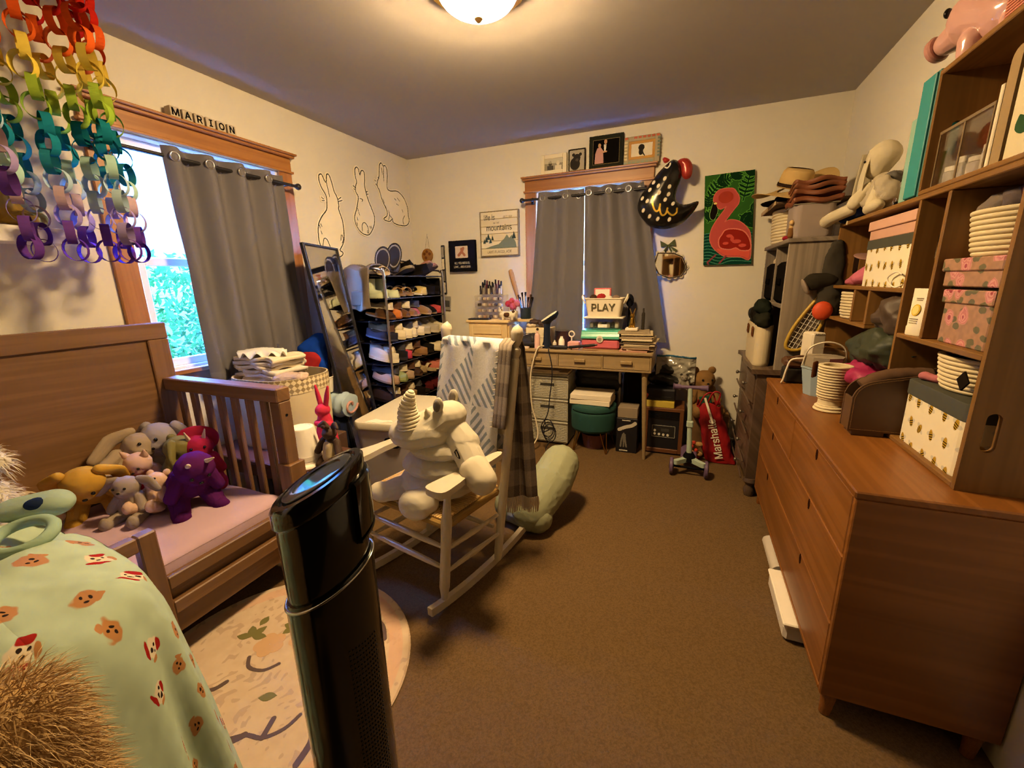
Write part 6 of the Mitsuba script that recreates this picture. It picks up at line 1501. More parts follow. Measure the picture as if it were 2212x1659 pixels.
for x in (-.86, -.47):
    add('frame', tube(spline([(x, 3.46, .62), (x, 3.455, .60), (x, 3.47, .3), (x, 3.48, .005)], 5), .009, 8), C('#cfc6b4', .4), t)
add('seat', fuzz(bx(-.84, -.49, 3.455, 3.495, .12, .42, .015), 0), C('#15130f', .5), t)
t = thing('basket', 'dusty pink fabric basket standing under the teal stool', 'basket')
add('body', lathe([(0, 0), (.08, 0), (.10, .12), (.095, .12), (.075, .008), (0, .008)], (-.645, 3.30, .001), 24), C('#7d564e'), t)
t = thing('appliance_box', 'tall black product box with a white mixer picture, right of the stool', 'box')
bx0, bx1, by0 = -.452, -.292, 3.24
add('box', bx(bx0, bx1, by0, by0 + .17, .001, .285, .003), BLACK, t)
add('top_flap', bx(bx0 + .004, bx1 - .004, by0 + .01, by0 + .16, .286, .37, .003), C('#8a7c6a'), t)
PRN = lambda poly, d=.0: fr(ext(poly, .0008), (0, by0 - .0002 - d, 0), (1, 0, 0), (0, 0, 1), (0, -1, 0))
add('picture_print', PRN(LineString(spline([(-.43, .19), (-.38, .215), (-.335, .23), (-.31, .25)], 5)).buffer(.014)), C('#b9b2a4'), t)
add('picture_print', PRN(unary_union([LineString(spline([(-.40, .15), (-.41, .10), (-.415, .05)], 5)).buffer(.007), LineString(spline([(-.385, .15), (-.38, .10), (-.37, .05)], 5)).buffer(.007), LineString([(-.393, .16), (-.392, .05)]).buffer(.006)])), C('#6a665f'), t)
add('picture_print', PRN(unary_union([sbox(-.41, .265, -.345, .273), sbox(-.425, .012, -.36, .022)])), C('#c2bcb0'), t)
t = thing('heater', 'brown wooden cabinet heater with a black front and control panel', 'heater')
hx0, hx1, hy0 = -.25, .04, 3.30
HW = M('heater_wood', '#5e3a22', .4)
add('case', join(bx(hx0, hx0 + .03, hy0, hy0 + .27, .012, .37, .004), bx(hx1 - .03, hx1, hy0, hy0 + .27, .012, .37, .004), bx(hx0, hx1, hy0, hy0 + .27, .35, .378, .004), bx(hx0 + .03, hx1 - .03, hy0, hy0 + .27, .012, .045, .003)), HW, t)
add('front', bx(hx0 + .03, hx1 - .03, hy0 + .012, hy0 + .25, .045, .35, .002), BLACK, t)
for i in range(7):
    add('grille_slat', bx(hx0 + .035, hx1 - .035, hy0 + .004, hy0 + .011, .292 + i * .0075, .296 + i * .0075, .001), C('#1d1a18'), t)
add('control_panel', join(bx(-.185, -.018, hy0 + .008, hy0 + .0118, .14, .235, .006)), C('#23211f', .4), t)
o_ = sbox(-.183, .143, -.02, .232).buffer(.004)
add('panel_rim', fr(ext(o_.difference(o_.buffer(-.004)), .002), (0, hy0 + .008, 0), (1, 0, 0), (0, 0, 1), (0, -1, 0)), C('#8a8880', .3), t)
for i, (x, z_) in enumerate(((-.165, .192), (-.165, .165), (-.132, .163), (-.10, .161), (-.068, .16))):
    add('knob', cyl((x, hy0 + .0075, z_), (x, hy0 + .001, z_), .0095, n=16), C('#c9c4b8', .3), t)
add('display', bx(-.12, -.06, hy0 + .006, hy0 + .008, .185, .21, .001), C('#3a3a3a', .2), t)
for x in (hx0 + .03, hx1 - .03):
    add('caster', cyl((x, hy0 + .06, .001), (x, hy0 + .06, .013), .012, n=10), MATTBLACK, t)
t = thing('board_game', 'yellow flat box on the wooden heater', 'box')
add('box', bx(-.245, -.035, 3.31, 3.47, .3785, .428, .003), C('#b8a244'), t)
t = thing('printer', 'black flat device on the yellow box', 'printer')
add('body', bx(-.25, -.03, 3.33, 3.50, .4285, .52, .012), BLACK, t)
add('slot', bx(-.22, -.06, 3.3275, 3.331, .455, .462, .001), C('#2f2d2b'), t)
t = thing('toy', 'small pink red toy at the left edge of the yellow box', 'toy')
add('body', blobm([((-.255, 3.33, .448), .018, (-.24, 3.335, .47), .014)], .008), C('#c25a4c'), t, smooth=True)
t = thing('plastic_bag', 'clear zip bag with a blue seal on the black bag behind the heater', 'bag')
u, v = np.meshgrid(np.linspace(0, 1, 40), np.linspace(0, 1, 34), indexing='ij')
xx = -.19 + .285 * u; zz = .56 + .21 * v
yy = 3.42 + .03 * np.sin(u * 5) + .05 * (meshkit.fbm(np.stack([u * 6, v * 6, 0 * u], -1), 4, 9) - .5)
add('film', sheet(np.stack([xx, yy, zz], -1), .004), M('plastic_film', '#8d8a80', .12, .0, .9), t, smooth=True)
add('blue_seal', sheet(np.stack([xx, yy, zz], -1)[:, -3:] + A([0, -.001, 0]), .006), C('#24506e', .4), t, smooth=True)
t = thing('black_bag', 'crumpled black bag heaped on the device behind the heater', 'bag')
add('body', fuzz(blobm([((-.19, 3.47, .58), (.06, .06, .05), (.02, 3.47, .56), (.08, .06, .045)), ((-.15, 3.48, .66), (.06, .05, .05), (.0, 3.48, .64), (.06, .05, .04))], .016), .016, 18), M('black_vinyl', '#15130f', .3), t, smooth=True)
animal('plush_bear', 'brown plush teddy bear leaning on the wall behind the scooter', (.155, 3.47, .33), 20, 1.15, '#7a5c38', kind='bear', seed=12)
animal('plush_dog', 'small grey and white plush dog peeking out beside the zip bag', (.02, 3.36, .53), 0, .38, '#7d766c', kind='bear', col2='#3a3632', seed=13)
t = thing('cardboard_box', 'brown cardboard box on the floor behind the scooter and the red bag', 'box')
add('box', bx(.07, .36, 3.39, 3.585, .001, .325, .003), C('#6d5338'), t)
SCO, SCP = M('scooter_mint', '#9fb0a4', .4), M('scooter_purple', '#5d4a68', .45)
t = thing('scooter', 'mint and purple three-wheel kick scooter standing in front of the heater', 'scooter')
sc0 = A([.09, 3.03, 0])
add('stem', turned(sc0 + [0, 0, .12], sc0 + [-.028, .01, .615], [(0, 0), (0, .02), (.1, .018), (.5, .0165), (1, .015), (1, 0)]), SCO, t)
add('handlebar', cyl(sc0 + [-.09, .01, .618], sc0 + [.04, .01, .622], .013, n=12), SCP, t)
for q in (-1, 1):
    e = sc0 + [-.026 + q * .062, .01, .62]
    add('grip', turned(e, e + [q * .05, .0, .001], [(0, 0), (0, .016), (.2, .018), (.8, .018), (.95, .024), (1, .02), (1, 0)]), SCP, t)
add('clamp', bc(sc0 + [-.012, .0, .36], (.045, .035, .05), .008), SCO, t)
fk = Polygon(spline([(-.10, -.08), (-.055, -.03), (-.02, .03), (.02, .03), (.06, -.03), (.105, -.08), (.085, -.10), (.04, -.06), (0, -.03), (-.04, -.06), (-.08, -.10)], 4, True)).buffer(0)
add('front_bracket', mv(ext(fk, .03), sc0[0], sc0[1] - .0, .085), SCO, t)
add('neck', lathe([(0, .09), (.045, .09), (.04, .125), (.026, .15), (0, .15)], sc0, 20), MATTBLACK, t)
for q in (-1, 1):
    w0 = sc0 + [q * .112, -.065, .062]
    wh = lathe([(0, -.013), (.05, -.013), (.058, -.008), (.06, 0), (.058, .008), (.05, .013), (0, .013)], n=30)
    k = add('wheel', mv(ro(wh, 'y', 90), *w0), SCP, t)
    add('hub', cyl(w0 + [-.016, 0, 0], w0 + [.016, 0, 0], .018, n=14), C('#2a2430', .4), k)
add('axle', cyl(sc0 + [-.10, -.065, .062], sc0 + [.10, -.065, .062], .008, n=10), MATTBLACK, t)
add('deck', bx(sc0[0] - .055, sc0[0] + .055, sc0[1] + .02, sc0[1] + .34, .06, .082, .01), SCP, t)
wb = sc0 + [0, .37, .042]
add('rear_wheel', mv(ro(lathe([(0, -.012), (.036, -.012), (.042, 0), (.036, .012), (0, .012)], n=24), 'y', 90), *wb), SCP, t)
REDB = M('red_bag', '#8f1a1e', .35)
t = thing('shopping_bag', 'red plastic shopping bag lettered Marshalls leaning on the wall by the dark dresser', 'bag')
P_ = np.zeros((34, 40, 3))
for i, u_ in enumerate(np.linspace(0, 2 * np.pi, 34)):
    for j, v_ in enumerate(np.linspace(0, 1, 40)):
        z_ = .005 + .44 * v_
        cx_ = .315 - .12 * v_
        w_ = .105 - .03 * v_
        d_ = .07 - .02 * v_
        cr = .012 * (meshkit.fbm(A([math.cos(u_) * 2.2, math.sin(u_) * 2.2, v_ * 5]), 3, 4) - .5) * 3
        P_[i, j] = (cx_ + (w_ + cr) * np.sign(math.cos(u_)) * abs(math.cos(u_)) ** .7, 3.315 + (d_ + cr) * np.sign(math.sin(u_)) * abs(math.sin(u_)) ** .7, z_ + (.015 * math.sin(3 * u_)) * v_)
add('body', sheet(P_, .003), REDB, t, smooth=True)
lm = fr(text('Marshalls', .052, .0012, True, .95), (.285, 3.2395, .20), unit((-.26, .03, .97)), unit((-.97, .0, -.26)), (0, -1, .03))
add('lettering', lm, C('#d9cfc0'), t, kind='stuff')
for q in (0, 1):
    add('handle', tube(spline([(.135 + .05 * q, 3.27, .43), (.17 + .05 * q, 3.25, .52 + .02 * q), (.22 + .05 * q, 3.27, .53), (.25, 3.28, .44)], 6), .006, 6), REDB, t, smooth=True)
t = thing('wrapping_roll', 'white paper roll sticking out of the red shopping bag', 'paper roll')
add('roll', cyl((.17, 3.245, .50), (.235, 3.215, .32), .009, n=12), C('#d8cfbf'), t)
t = thing('book', 'dark green book sticking out of the red shopping bag', 'book')
add('cover', ro(bx(.155, .235, 3.29, 3.315, .30, .50, .002), 'y', -14, (.2, 3.3, .4)), C('#26483a'), t)
t = thing('toy_pile', 'colourful small toys in a clear bag on the floor behind the scooter', 'toys')
add('toys', join(*[ell((.13 + .035 * math.sin(i * 2.1), 3.27 + .03 * math.cos(i * 1.7), .03 + .022 * i), (.03, .025, .02)) for i in range(6)]), C('#9c7a4e'), t, smooth=True, kind='stuff')
add('toys', join(*[ell((.12 + .04 * math.sin(i * 2.9 + 1), 3.245 + .015 * math.cos(i), .03 + .03 * i), (.014, .012, .016)) for i in range(5)]), C('#a83c2e'), t, smooth=True, kind='stuff')
t = thing('handbag', 'dark bag lying on the floor between the armoire legs and the drawer tower', 'bag')
add('body', fuzz(blobm([((-1.31, 3.36, .08), (.05, .08, .08), (-1.29, 3.40, .20), (.05, .07, .08))], .02), .012, 20), BLACK, t, smooth=True)
t = thing('storage_bag', 'dark fabric bag hanging deep under the desk right of the stool', 'bag')
add('body', fuzz(bx(-.44, -.27, 3.45, 3.56, .001, .62, .03), 0), C('#1a1511'), t)
# ================================================================ right wall: dark dresser and grey cabinet at the back
t = thing('dark_dresser', 'dark carved wooden dresser behind the brown dresser, along the right wall', 'dresser')
kx, ky0, ky1 = .40, 2.775, 3.50
ov = [(kx - .02, ky0 - .01), (kx - .005, ky0 + .1), (kx - .02, (ky0 + ky1) / 2), (kx - .005, ky1 - .1), (kx - .02, ky1 + .01), (XR - .002, ky1 + .01), (XR - .002, ky0 - .01)]
add('top', mv(ext(Polygon([*map(tuple, spline(ov[:5], 5)), ov[5], ov[6]]).buffer(0), .028), 0, 0, .792), DARKW, t, grain=1)
add('body', bx(kx + .012, XR - .01, ky0 + .008, ky1 - .008, .12, .791, .004), DARKW, t, grain=1)
for i, (z0, z1) in enumerate(((.61, .775), (.42, .595), (.235, .405), (.13, .225))):
    cols = ((ky0 + .015, (ky0 + ky1) / 2 - .006), ((ky0 + ky1) / 2 + .006, ky1 - .015)) if i == 0 else ((ky0 + .015, ky1 - .015),)
    for y0, y1 in cols:
        n_ = 20
        pr = np.stack([kx + .004 + .014 * np.cos(np.linspace(-1, 1, n_) * np.pi * (1 if i else .5)) * -1, np.linspace(y0, y1, n_)], 1)
        pl = Polygon([*map(tuple, pr), (kx + .03, y1), (kx + .03, y0)]).buffer(0)
        d = add('drawer', mv(ext(pl, z1 - z0), 0, 0, z0), DARKW, t, grain=1)
        for yk in ([(y0 + y1) / 2] if i == 0 else [y0 + .15, y1 - .15]):
            add('knob', join(cyl((kx - .012, yk, (z0 + z1) / 2), (kx - .028, yk, (z0 + z1) / 2), .006, n=10), ell((kx - .033, yk, (z0 + z1) / 2), (.01, .013, .013))), M('pewter', '#8d877c', .3, .9), d)
    add('scroll_bead', tube(spline([(kx - .01, y, z0 - .008 + .006 * math.sin(9 * y)) for y in np.linspace(ky0 + .01, ky1 - .01, 9)], 3), .006, 6), DARKW, t)
for y in (ky0 + .03, ky1 - .03):
    add('foot', turned((kx + .045, y, .121), (kx + .045, y, .001), [(0, 0), (0, .035), (.2, .04), (.4, .022), (.7, .034), (1, .026), (1, 0)]), DARKW, t)
    add('foot', bx(XR - .06, XR - .02, y - .02, y + .02, .001, .121), DARKW, t)
zk = .8205
t = thing('grey_cabinet', 'weathered grey open cabinet standing on the dark dresser', 'cabinet')
gx, gy0, gy1, gz1 = .49, 2.765, 3.52, 1.545
add('side_panel', bx(gx, XR - .006, gy0, gy0 + .022, zk, gz1 - .024, .002), GREYW, t, grain=2)
add('side_panel', bx(gx, XR - .006, gy1 - .022, gy1, zk, gz1 - .024, .002), GREYW, t, grain=2)
add('top_board', bx(gx - .012, XR - .004, gy0 - .012, gy1 + .012, gz1 - .023, gz1, .003), GREYW, t, grain=1)
add('back_board', bx(XR - .022, XR - .007, gy0 + .023, gy1 - .023, zk, gz1 - .024, .001), GREYW, t, grain=2)
add('divider', bx(gx + .004, XR - .023, (gy0 + gy1) / 2 - .01, (gy0 + gy1) / 2 + .01, zk + .0, gz1 - .024, .002), GREYW, t, grain=2)
add('shelf', bx(gx + .004, XR - .023, gy0 + .023, gy1 - .023, 1.17, 1.19, .002), GREYW, t, grain=1)
for i in range(2):
    y0 = gy0 + .04 + i * .375
    t = thing('fabric_bin', f'black fabric bin on the upper shelf of the grey cabinet, {"nearer" if i == 0 else "farther"} compartment', 'bin')
    add('body', fuzz(bx(gx + .005, XR - .05, y0, y0 + .29, 1.191, 1.43, .02), 0), C('#15120f'), t)
    add('strap', bx(gx - .008, gx + .006, y0 + .1, y0 + .19, 1.30, 1.335, .004), C('#0d0b0a'), t)
t = thing('folded_cloth', 'white folded cloth peak above the farther black bin in the grey cabinet', 'cloth')
add('cloth', blobm([((gx + .06, gy1 - .12, 1.44), .03, (gx + .10, gy1 - .14, 1.485), .02), ((gx + .06, gy1 - .2, 1.44), .025, (gx + .10, gy1 - .14, 1.485), .02)], .012), C('#b7a890'), t, smooth=True)
t = thing('felt_bin', 'cream felt bin with brown tabs in front of the grey cabinet', 'bin')
q0 = lambda s, z: np.column_stack([rrect(.40 + .045 * (1 - s), .40 + .23 - .0, 2.80, 3.12, .07, 7), np.full(28, z)])
rf = rrect(.405, .625, 2.80, 3.20, .07, 7)
fc = rf.mean(0)
RF = lambda s, z: np.column_stack([(rf - fc) * s + fc, np.full(len(rf), z)])
# it stands on the dresser top, in the cabinet's lower compartments' mouth
rf = rrect(.395, .488, 2.86, 3.30, .045, 7); fc = rf.mean(0)
add('body', loft([RF(.92, zk), RF(.97, zk + .02), RF(1.0, zk + .235), RF(1.0, zk + .245), RF(.93, zk + .245), RF(.9, zk + .02)]), C('#c4b698'), t, smooth=40)
for y in (2.98, 3.19):
    add('handle_tab', ro(bx(.385, .394, y - .022, y + .022, zk + .17, zk + .225, .003), 'x', 12, (.39, y, zk + .2)), C('#5a3820'), t)
CLO = [('#23231b', 'dark green'), ('#191612', 'black'), ('#2b2a26', 'charcoal'), ('#1d211a', 'dark olive')]
for i, (y, z, r) in enumerate(((2.93, zk + .27, .06), (3.06, zk + .29, .07), (3.2, zk + .28, .06), (3.0, zk + .34, .055))):
    tt = thing('garment', f'{CLO[i][1]} rolled garment stuffed in the cream felt bin, {["nearest", "second", "farthest", "topmost"][i]}', 'clothes', 'clothes in the felt bin')
    add('cloth', fuzz(blobm([((.43, y - .05, z), (.045, .05, r * .8), (.435, y + .05, z + .01), (.05, .05, r * .8))], .014), .014, 22), C(CLO[i][0]), tt, smooth=True)
t = thing('folded_cloth', 'white folded cloth behind the dark clothes on the lower shelf of the grey cabinet', 'cloth')
add('cloth', fuzz(bx(.55, .70, 3.2, 3.42, zk + .001, 1.13, .02), 0), C('#c2b6a0'), t)
# on top of the grey cabinet
ROPE = M('cotton_rope', '#cdbf9f', .95)
def coil(label, name, c, prof, n, sx=1.0, sy=1.0, cat='basket', pitch=.018, inner='#3a3128', floor=True):
    """Basket of coiled rope: prof = (radius, height) pairs, outside, from the bottom up."""
    t = thing(name, label, cat)
    pr = A(prof)
    h0, h1 = pr[0, 1], pr[-1, 1]
    k = max(2, int(round((h1 - h0) / pitch)))
    r_ = lambda z: np.interp(z, pr[:, 1], pr[:, 0])
    out, out2 = [(0, h0)], []
    for i in range(k):
        z0 = h0 + (h1 - h0) * i / k
        for a in np.linspace(0, np.pi, 6)[:-1]:
            z = z0 + (h1 - h0) / k * (1 - math.cos(a)) / 2
            out.append((r_(z) - .003 + .0075 * math.sin(a), z))
    out.append((r_(h1) - .003, h1))
    add('coil', lathe(out + [(r_(h1) - .014, h1 - .002), (r_(h0) - .012, h0 + .012), (0, h0 + .012)], c, 40, sx, sy), ROPE, t, smooth=60)
    return t
t = coil('large cream rope basket on the far end of the grey cabinet, under the straw hat', 'rope_basket', (.60, 3.26, 1.5455), [(.14, 0), (.15, .05), (.155, .20)], 12, .85, 1.25)
t = thing('board', 'dark tray with pale rim lying on the rope basket beneath the straw hat', 'tray')
add('plate', ro(bx(.44, .80, 3.0, 3.52, 1.752, 1.772, .006), 'y', 0, (.6, 3.3, 1.76)), C('#5b4a3a'), t)
add('rim', bx(.432, .441, 3.0, 3.52, 1.75, 1.775, .003), C('#b09a78'), t)
STRAW = M('straw', '#b79a66', .85)
t = thing('straw_hat', 'wide-brimmed straw hat with a dark band on top of the stacked baskets', 'hat')
hcx, hcy, hz = .535, 3.12, 1.855
nth = 60
th = np.linspace(0, 2 * np.pi, nth)
brim = np.array([[(hcx + r * math.cos(a) * .95, hcy + r * math.sin(a) * 1.0, hz + .035 * math.cos(2 * a - .9) * ((r - .08) / .13) ** 1.5 - .01 * r) for r in np.linspace(.085, .225, 10)] for a in th])
brim[..., 2] += (brim[..., 0] - hcx) * .22 + (brim[..., 1] - hcy) * .30
add('brim', sheet(brim, .004), STRAW, t, smooth=True)
add('crown', ro(lathe([(.092, .0), (.09, .05), (.085, .085), (.07, .105), (.035, .098), (0, .092)], (hcx, hcy, hz - .002), 40, .95, 1.0), (-.8, -.55, 0), -20, (hcx, hcy, hz)), STRAW, t, smooth=True)
add('band', ro(lathe([(.093, .004), (.0955, .005), (.0945, .022), (.092, .022)], (hcx, hcy, hz), 40, .95, 1.0), (-.8, -.55, 0), -20, (hcx, hcy, hz)), C('#2a1f18'), t)
t = thing('hat', 'black hat tucked under the straw hat brim', 'hat')
add('body', lathe([(0, 0), (.15, .0), (.155, .006), (.09, .014), (.08, .035), (0, .04)], (.53, 3.12, 1.773), 30, 1, 1.1), C('#12100e'), t, smooth=40)
t = thing('fabric_bin', 'lavender felt bin on the near end of the grey cabinet, under the brown jacket', 'bin')
add('body', loft([np.column_stack([(rrect(.50, .69, 2.80, 3.0, .04, 6) - A([.595, 2.90])) * s + A([.595, 2.90]), np.full(24, z)]) for s, z in ((.94, 1.5455), (1.0, 1.56), (1.02, 1.715), (.97, 1.715), (.92, 1.57))]), C('#8d8079'), t, smooth=40)
t = thing('jacket', 'folded rust brown leather jacket lying on the lavender bin', 'jacket')
for i in range(4):
    u, v = np.meshgrid(np.linspace(0, 1, 20), np.linspace(0, 1, 16), indexing='ij')
    z = 1.733 + i * .024 + .010 * np.sin(u * 7 + i) + .03 * u * i / 3
    add('fold', sheet(np.stack([.49 + .22 * v, 3.03 - .24 * u + .01 * np.sin(v * 9), z + .008 * np.sin(v * 8 + i)], -1), .022), M('rust_leather', '#6a3a20', .5), t, smooth=True)
t = thing('patterned_cloth', 'grey patterned cloth hanging out under the brown jacket', 'cloth')
add('cloth', fuzz(bx(.495, .70, 2.80, 3.0, 1.7155, 1.722, .003), 0), C('#7d7668'), t)
t = thing('toy', 'small beige giraffe-headed toy with a red body on the cabinet top edge', 'toy')
c = A([.50, 2.83, 1.546])
add('head', blobm([(c + [0, 0, .085], (.014, .016, .014), c + [-.004, -.014, .08], .011), (c + [0, 0, .055], .012, c + [0, 0, .08], .011)], .006), C('#b79a6c'), t, smooth=True)
add('body', blobm([(c + [0, .0, .02], (.016, .02, .02), c + [0, 0, .05], .014)], .007), C('#6b4a2a'), t, smooth=True)
add('tail_cloth', blobm([(c + [0, .03, .012], .012, c + [-.01, .10, .012], .012)], .008), C('#8a2430'), t, smooth=True)
# hanging on the near side of the grey cabinet
t = thing('jacket', 'dark grey garment hanging on the near side of the grey cabinet by the hutch', 'jacket')
add('cloth', fuzz(blobm([((.70, 2.735, 1.50), (.03, .02, .02), (.69, 2.735, 1.30), (.06, .025, .05)), ((.69, 2.735, 1.30), (.06, .025, .05), (.70, 2.735, 1.15), (.05, .025, .04))], .014), .014, 20), C('#39352e'), t, smooth=True)
t = thing('cap', 'dark cap with a pale underbrim hooked on the side of the grey cabinet', 'cap')
add('crown', fuzz(blobm([((.615, 2.725, 1.315), (.05, .028, .045), (.68, 2.725, 1.325), (.045, .028, .035))], .012), .004, 30), C('#2a261f'), t, smooth=True)
add('brim', ro(ell((.578, 2.72, 1.29), (.012, .028, .045)), 'y', -25, (.578, 2.72, 1.29)), C('#8a7d72'), t, smooth=True)

# ================================================================ brown dresser
t = thing('brown_dresser', 'long teak brown six-drawer dresser in the right foreground', 'dresser')
fx, fy0, fy1, fz0, fz1 = .465, 1.31, 2.755, .085, .778
add('top', bx(fx - .006, XR - .004, fy0 - .006, fy1 + .006, fz1 - .022, fz1, .004), TEAK, t, grain=1)
add('end_panel', bx(fx + .0, XR - .006, fy0, fy0 + .02, fz0, fz1 - .0225, .003), TEAK, t, grain=0)
add('end_panel', bx(fx + .0, XR - .006, fy1 - .02, fy1, fz0, fz1 - .0225, .003), TEAK, t, grain=0)
add('carcass', bx(fx + .022, XR - .008, fy0 + .021, fy1 - .021, fz0, fz1 - .0225, .002), TEAK, t, grain=1)
ym = 2.04
rowz = ((.565, .752), (.335, .558), (.105, .328))
PULL = C('#2a150a')
def slot(y, z, d):
    add('pull', fr(ext(affinity.scale(Point(0, 0).buffer(1, 12), .012, .02), .002), (fx - .0008, y, z), (0, 1, 0), (0, 0, 1), (1, 0, 0)), PULL, d)
for i, (z0, z1) in enumerate(rowz):
    cols = ((fy0 + .024, ym - .006), (ym + .006, fy1 - .024)) if i == 0 else ((fy0 + .024, fy1 - .024),)
    for y0, y1 in cols:
        d = add('drawer', bx(fx, fx + .02, y0, y1, z0, z1, .003), TEAK, t, grain=1)
        for yy in ((1.69, 2.42) if i else ((1.69,) if y0 < 1.6 else (2.42,))):
            slot(yy, z1 - .022, d)
add('bottom_rail', bx(fx, fx + .02, fy0 + .021, fy1 - .021, fz0, .1, .002), TEAK, t, grain=1)
for y in (fy0 + .03, fy1 - .05):
    for x in (fx + .02, XR - .06):
        add('leg', cyl((x + .015, y, fz0 - .0005), (x + .008, y - .006 * (1 if y < 2 else -1), .001), .022, .015, 12), TEAK, t)
t = thing('storage_box', 'white lidded plastic box pushed under the brown dresser', 'box')
add('box', bx(.425, .70, 1.60, 1.93, .001, .065, .012), C('#c9c2c0', .4), t)
add('lid', bx(.42, .705, 1.595, 1.935, .0655, .08, .006), C('#e3dcd2', .4), t)
t = thing('rolled_mat', 'white textured mat end showing under the brown dresser, past the white box', 'mat')
add('roll', fuzz(cyl((.475, 1.98, .035), (.475, 2.24, .035), .032, n=20), .004, 80), C('#bdb4ac'), t)

# ================================================================ hutch on the dresser
t = HU = thing('hutch', 'honey pine open shelf hutch standing on the brown dresser against the right wall', 'shelf')
ux0, ux1 = .70, XR - .006
hz = fz1 + .0005
bt = .016
def board(name, y0, y1, z0, z1, grain, m=HUTCHW, x0=ux0, x1=ux1):
    return add(name, bx(x0, x1, y0, y1, z0, z1, .0025), m, HU, grain=grain)
def panel_with_hole(name, y, z0, z1, hx, hz_, hw=.026, hh=.10):
    o_ = sbox(ux0, z0, ux1, z1)
    h_ = LineString([(hx, hz_ - hh / 2 + hw / 2), (hx, hz_ + hh / 2 - hw / 2)]).buffer(hw / 2)
    m_ = fr(ext(o_.difference(h_), bt), (0, y + bt, 0), (1, 0, 0), (0, 0, 1), (0, -1, 0))
    return add(name, m_, HUTCHW, HU, grain=2)
NEAR, FAR = 1.40, 2.752
panel_with_hole('side_panel', NEAR, hz, 1.97, .745, .945, .03, .105)
panel_with_hole('side_panel', FAR - bt, hz, 1.585, .79, 1.40)
panel_with_hole('partition', 1.905, hz, 1.585, .775, 1.43)
board('partition', 1.732, 1.732 + bt, 1.145, 1.585, 2)
board('bottom_board', NEAR + bt, 1.905, hz, hz + bt, 1)
board('shelf', NEAR + bt, 1.905, 1.128, 1.144, 1)
board('shelf', 1.905 + bt, FAR - bt, 1.282, 1.297, 1)
board('partition', 2.385, 2.385 + bt, 1.140, 1.2815, 2)
board('partition', 2.215, 2.215 + bt, 1.140, 1.2815, 2)
board('shelf', 2.215, FAR - bt, 1.124, 1.1395, 1)
board('top_board', NEAR + bt, FAR + .004, 1.586, 1.603, 1)
board('upper_floor', NEAR + bt, 1.948, 1.6035, 1.6185, 1)
panel_with_hole('upper_side', 1.948 - bt, 1.619, 1.96, .76, 1.77)
board('upper_top', NEAR - .004, 1.952, 1.9605, 1.977, 1)
add('back_board', bx(ux1 + .0005, ux1 + .004, NEAR, FAR, hz, 1.585, 0), HUTCHW, HU, grain=2)
add('back_board', bx(ux1 + .0005, ux1 + .004, NEAR, 1.948, 1.604, 1.96, 0), HUTCHW, HU, grain=2)

_b0 = lin('#ddd3ba'); _by = lin('#a3822a'); _bk2 = lin('#2a1d12'); _bw = lin('#b9b4a8')
def beefn(p, n, uv):
    s = 14.5
    gx, gy = uv.x * s, uv.y * s * .95
    gx = gx + .5 * (dr.floor(gy) - 2 * dr.floor(gy / 2))
    cx, cy = dr.floor(gx), dr.floor(gy)
    a = 1.57 + 1.3 * (mikit.cell_rand(cx, cy, 4) - .5)
    fx_, fy_ = (gx - cx - .5 + .25 * (mikit.cell_rand(cx, cy, 1) - .5)) / s, (gy - cy - .5 + .2 * (mikit.cell_rand(cx, cy, 2) - .5)) / (s * .95)
    x, y = fx_ * dr.cos(a) + fy_ * dr.sin(a), -fx_ * dr.sin(a) + fy_ * dr.cos(a)
    def el(ox, oy, rx, ry):
        return 1 - smoothstep(.85, 1.1, dr.sqrt(dr.square((x - ox) / rx) + dr.square((y - oy) / ry)))
    c = mi.Color3f(_b0)
    c = mix(c, _bw, .8 * el(.001, .012, .007, .012))
    c = mix(c, _bw, .8 * el(.005, -.012, .007, .011))
    b = el(0, 0, .018, .0105)
    c = mix(c, _by, b)
    st = (x + .018) * 140
    st = st - dr.floor(st)
    return mix(c, _bk2, b * smoothstep(.55, .65, st) * dr.select(x < .008, 1.0, .0))
BEE = M('bee_print', proc(beefn), .85)
_g0, _g1, _g2, _g3, _g4 = lin('#94705a'), lin('#a8646a'), lin('#bd8a86'), lin('#4c5038'), lin('#8a3a44')
def florfn(p, n, uv):
    a = voronoi(uv.x * 15, uv.y * 15)
    w = .25 * (fbm(uv.x * 60, uv.y * 60, octaves=2) - .5)
    c = mi.Color3f(_g0) * (.88 + .24 * noise(uv.x * 90, uv.y * 90))
    r = a[0] + w
    fl = dr.select(a[2] > .3, 1.0, 0.0) * (1 - smoothstep(.32, .40, r))
    pet = dr.sin(r * 55) * .5 + .5
    c = mix(c, mix(_g1, _g2, pet), fl)
    c = mix(c, _g4, fl * (1 - smoothstep(.06, .11, r)))
    b = voronoi(uv.x * 21 + 7 + .4 * uv.y, uv.y * 34 + 3)
    lf_ = dr.select(b[2] > .3, 1.0, 0.0) * (1 - smoothstep(.28, .36, b[0] + w)) * (1 - fl)
    return mix(c, _g3, lf_ * .85)
FLOR = M('floral_print', proc(florfn), .7)
def printed(name, mesh, m, parent, off=0.0, **kw):
    """Each face gets its own metre-scaled uv."""
    v, f = A(mesh[0]), np.asarray(mesh[1])
    v = v[f].reshape(-1, 3)
    nn = np.cross(v[1::3] - v[0::3], v[2::3] - v[0::3])
    nn /= np.linalg.norm(nn, axis=1, keepdims=True) + 1e-12
    k = np.repeat(np.abs(nn).argmax(1), 3)
    uv = np.where((k == 0)[:, None], v[:, [1, 2]], np.where((k == 1)[:, None], v[:, [0, 2]], v[:, [0, 1]])) + 20 + off
    return add(name, (v, np.arange(len(v)).reshape(-1, 3)), m, parent, smooth=False, uv=uv, **kw)
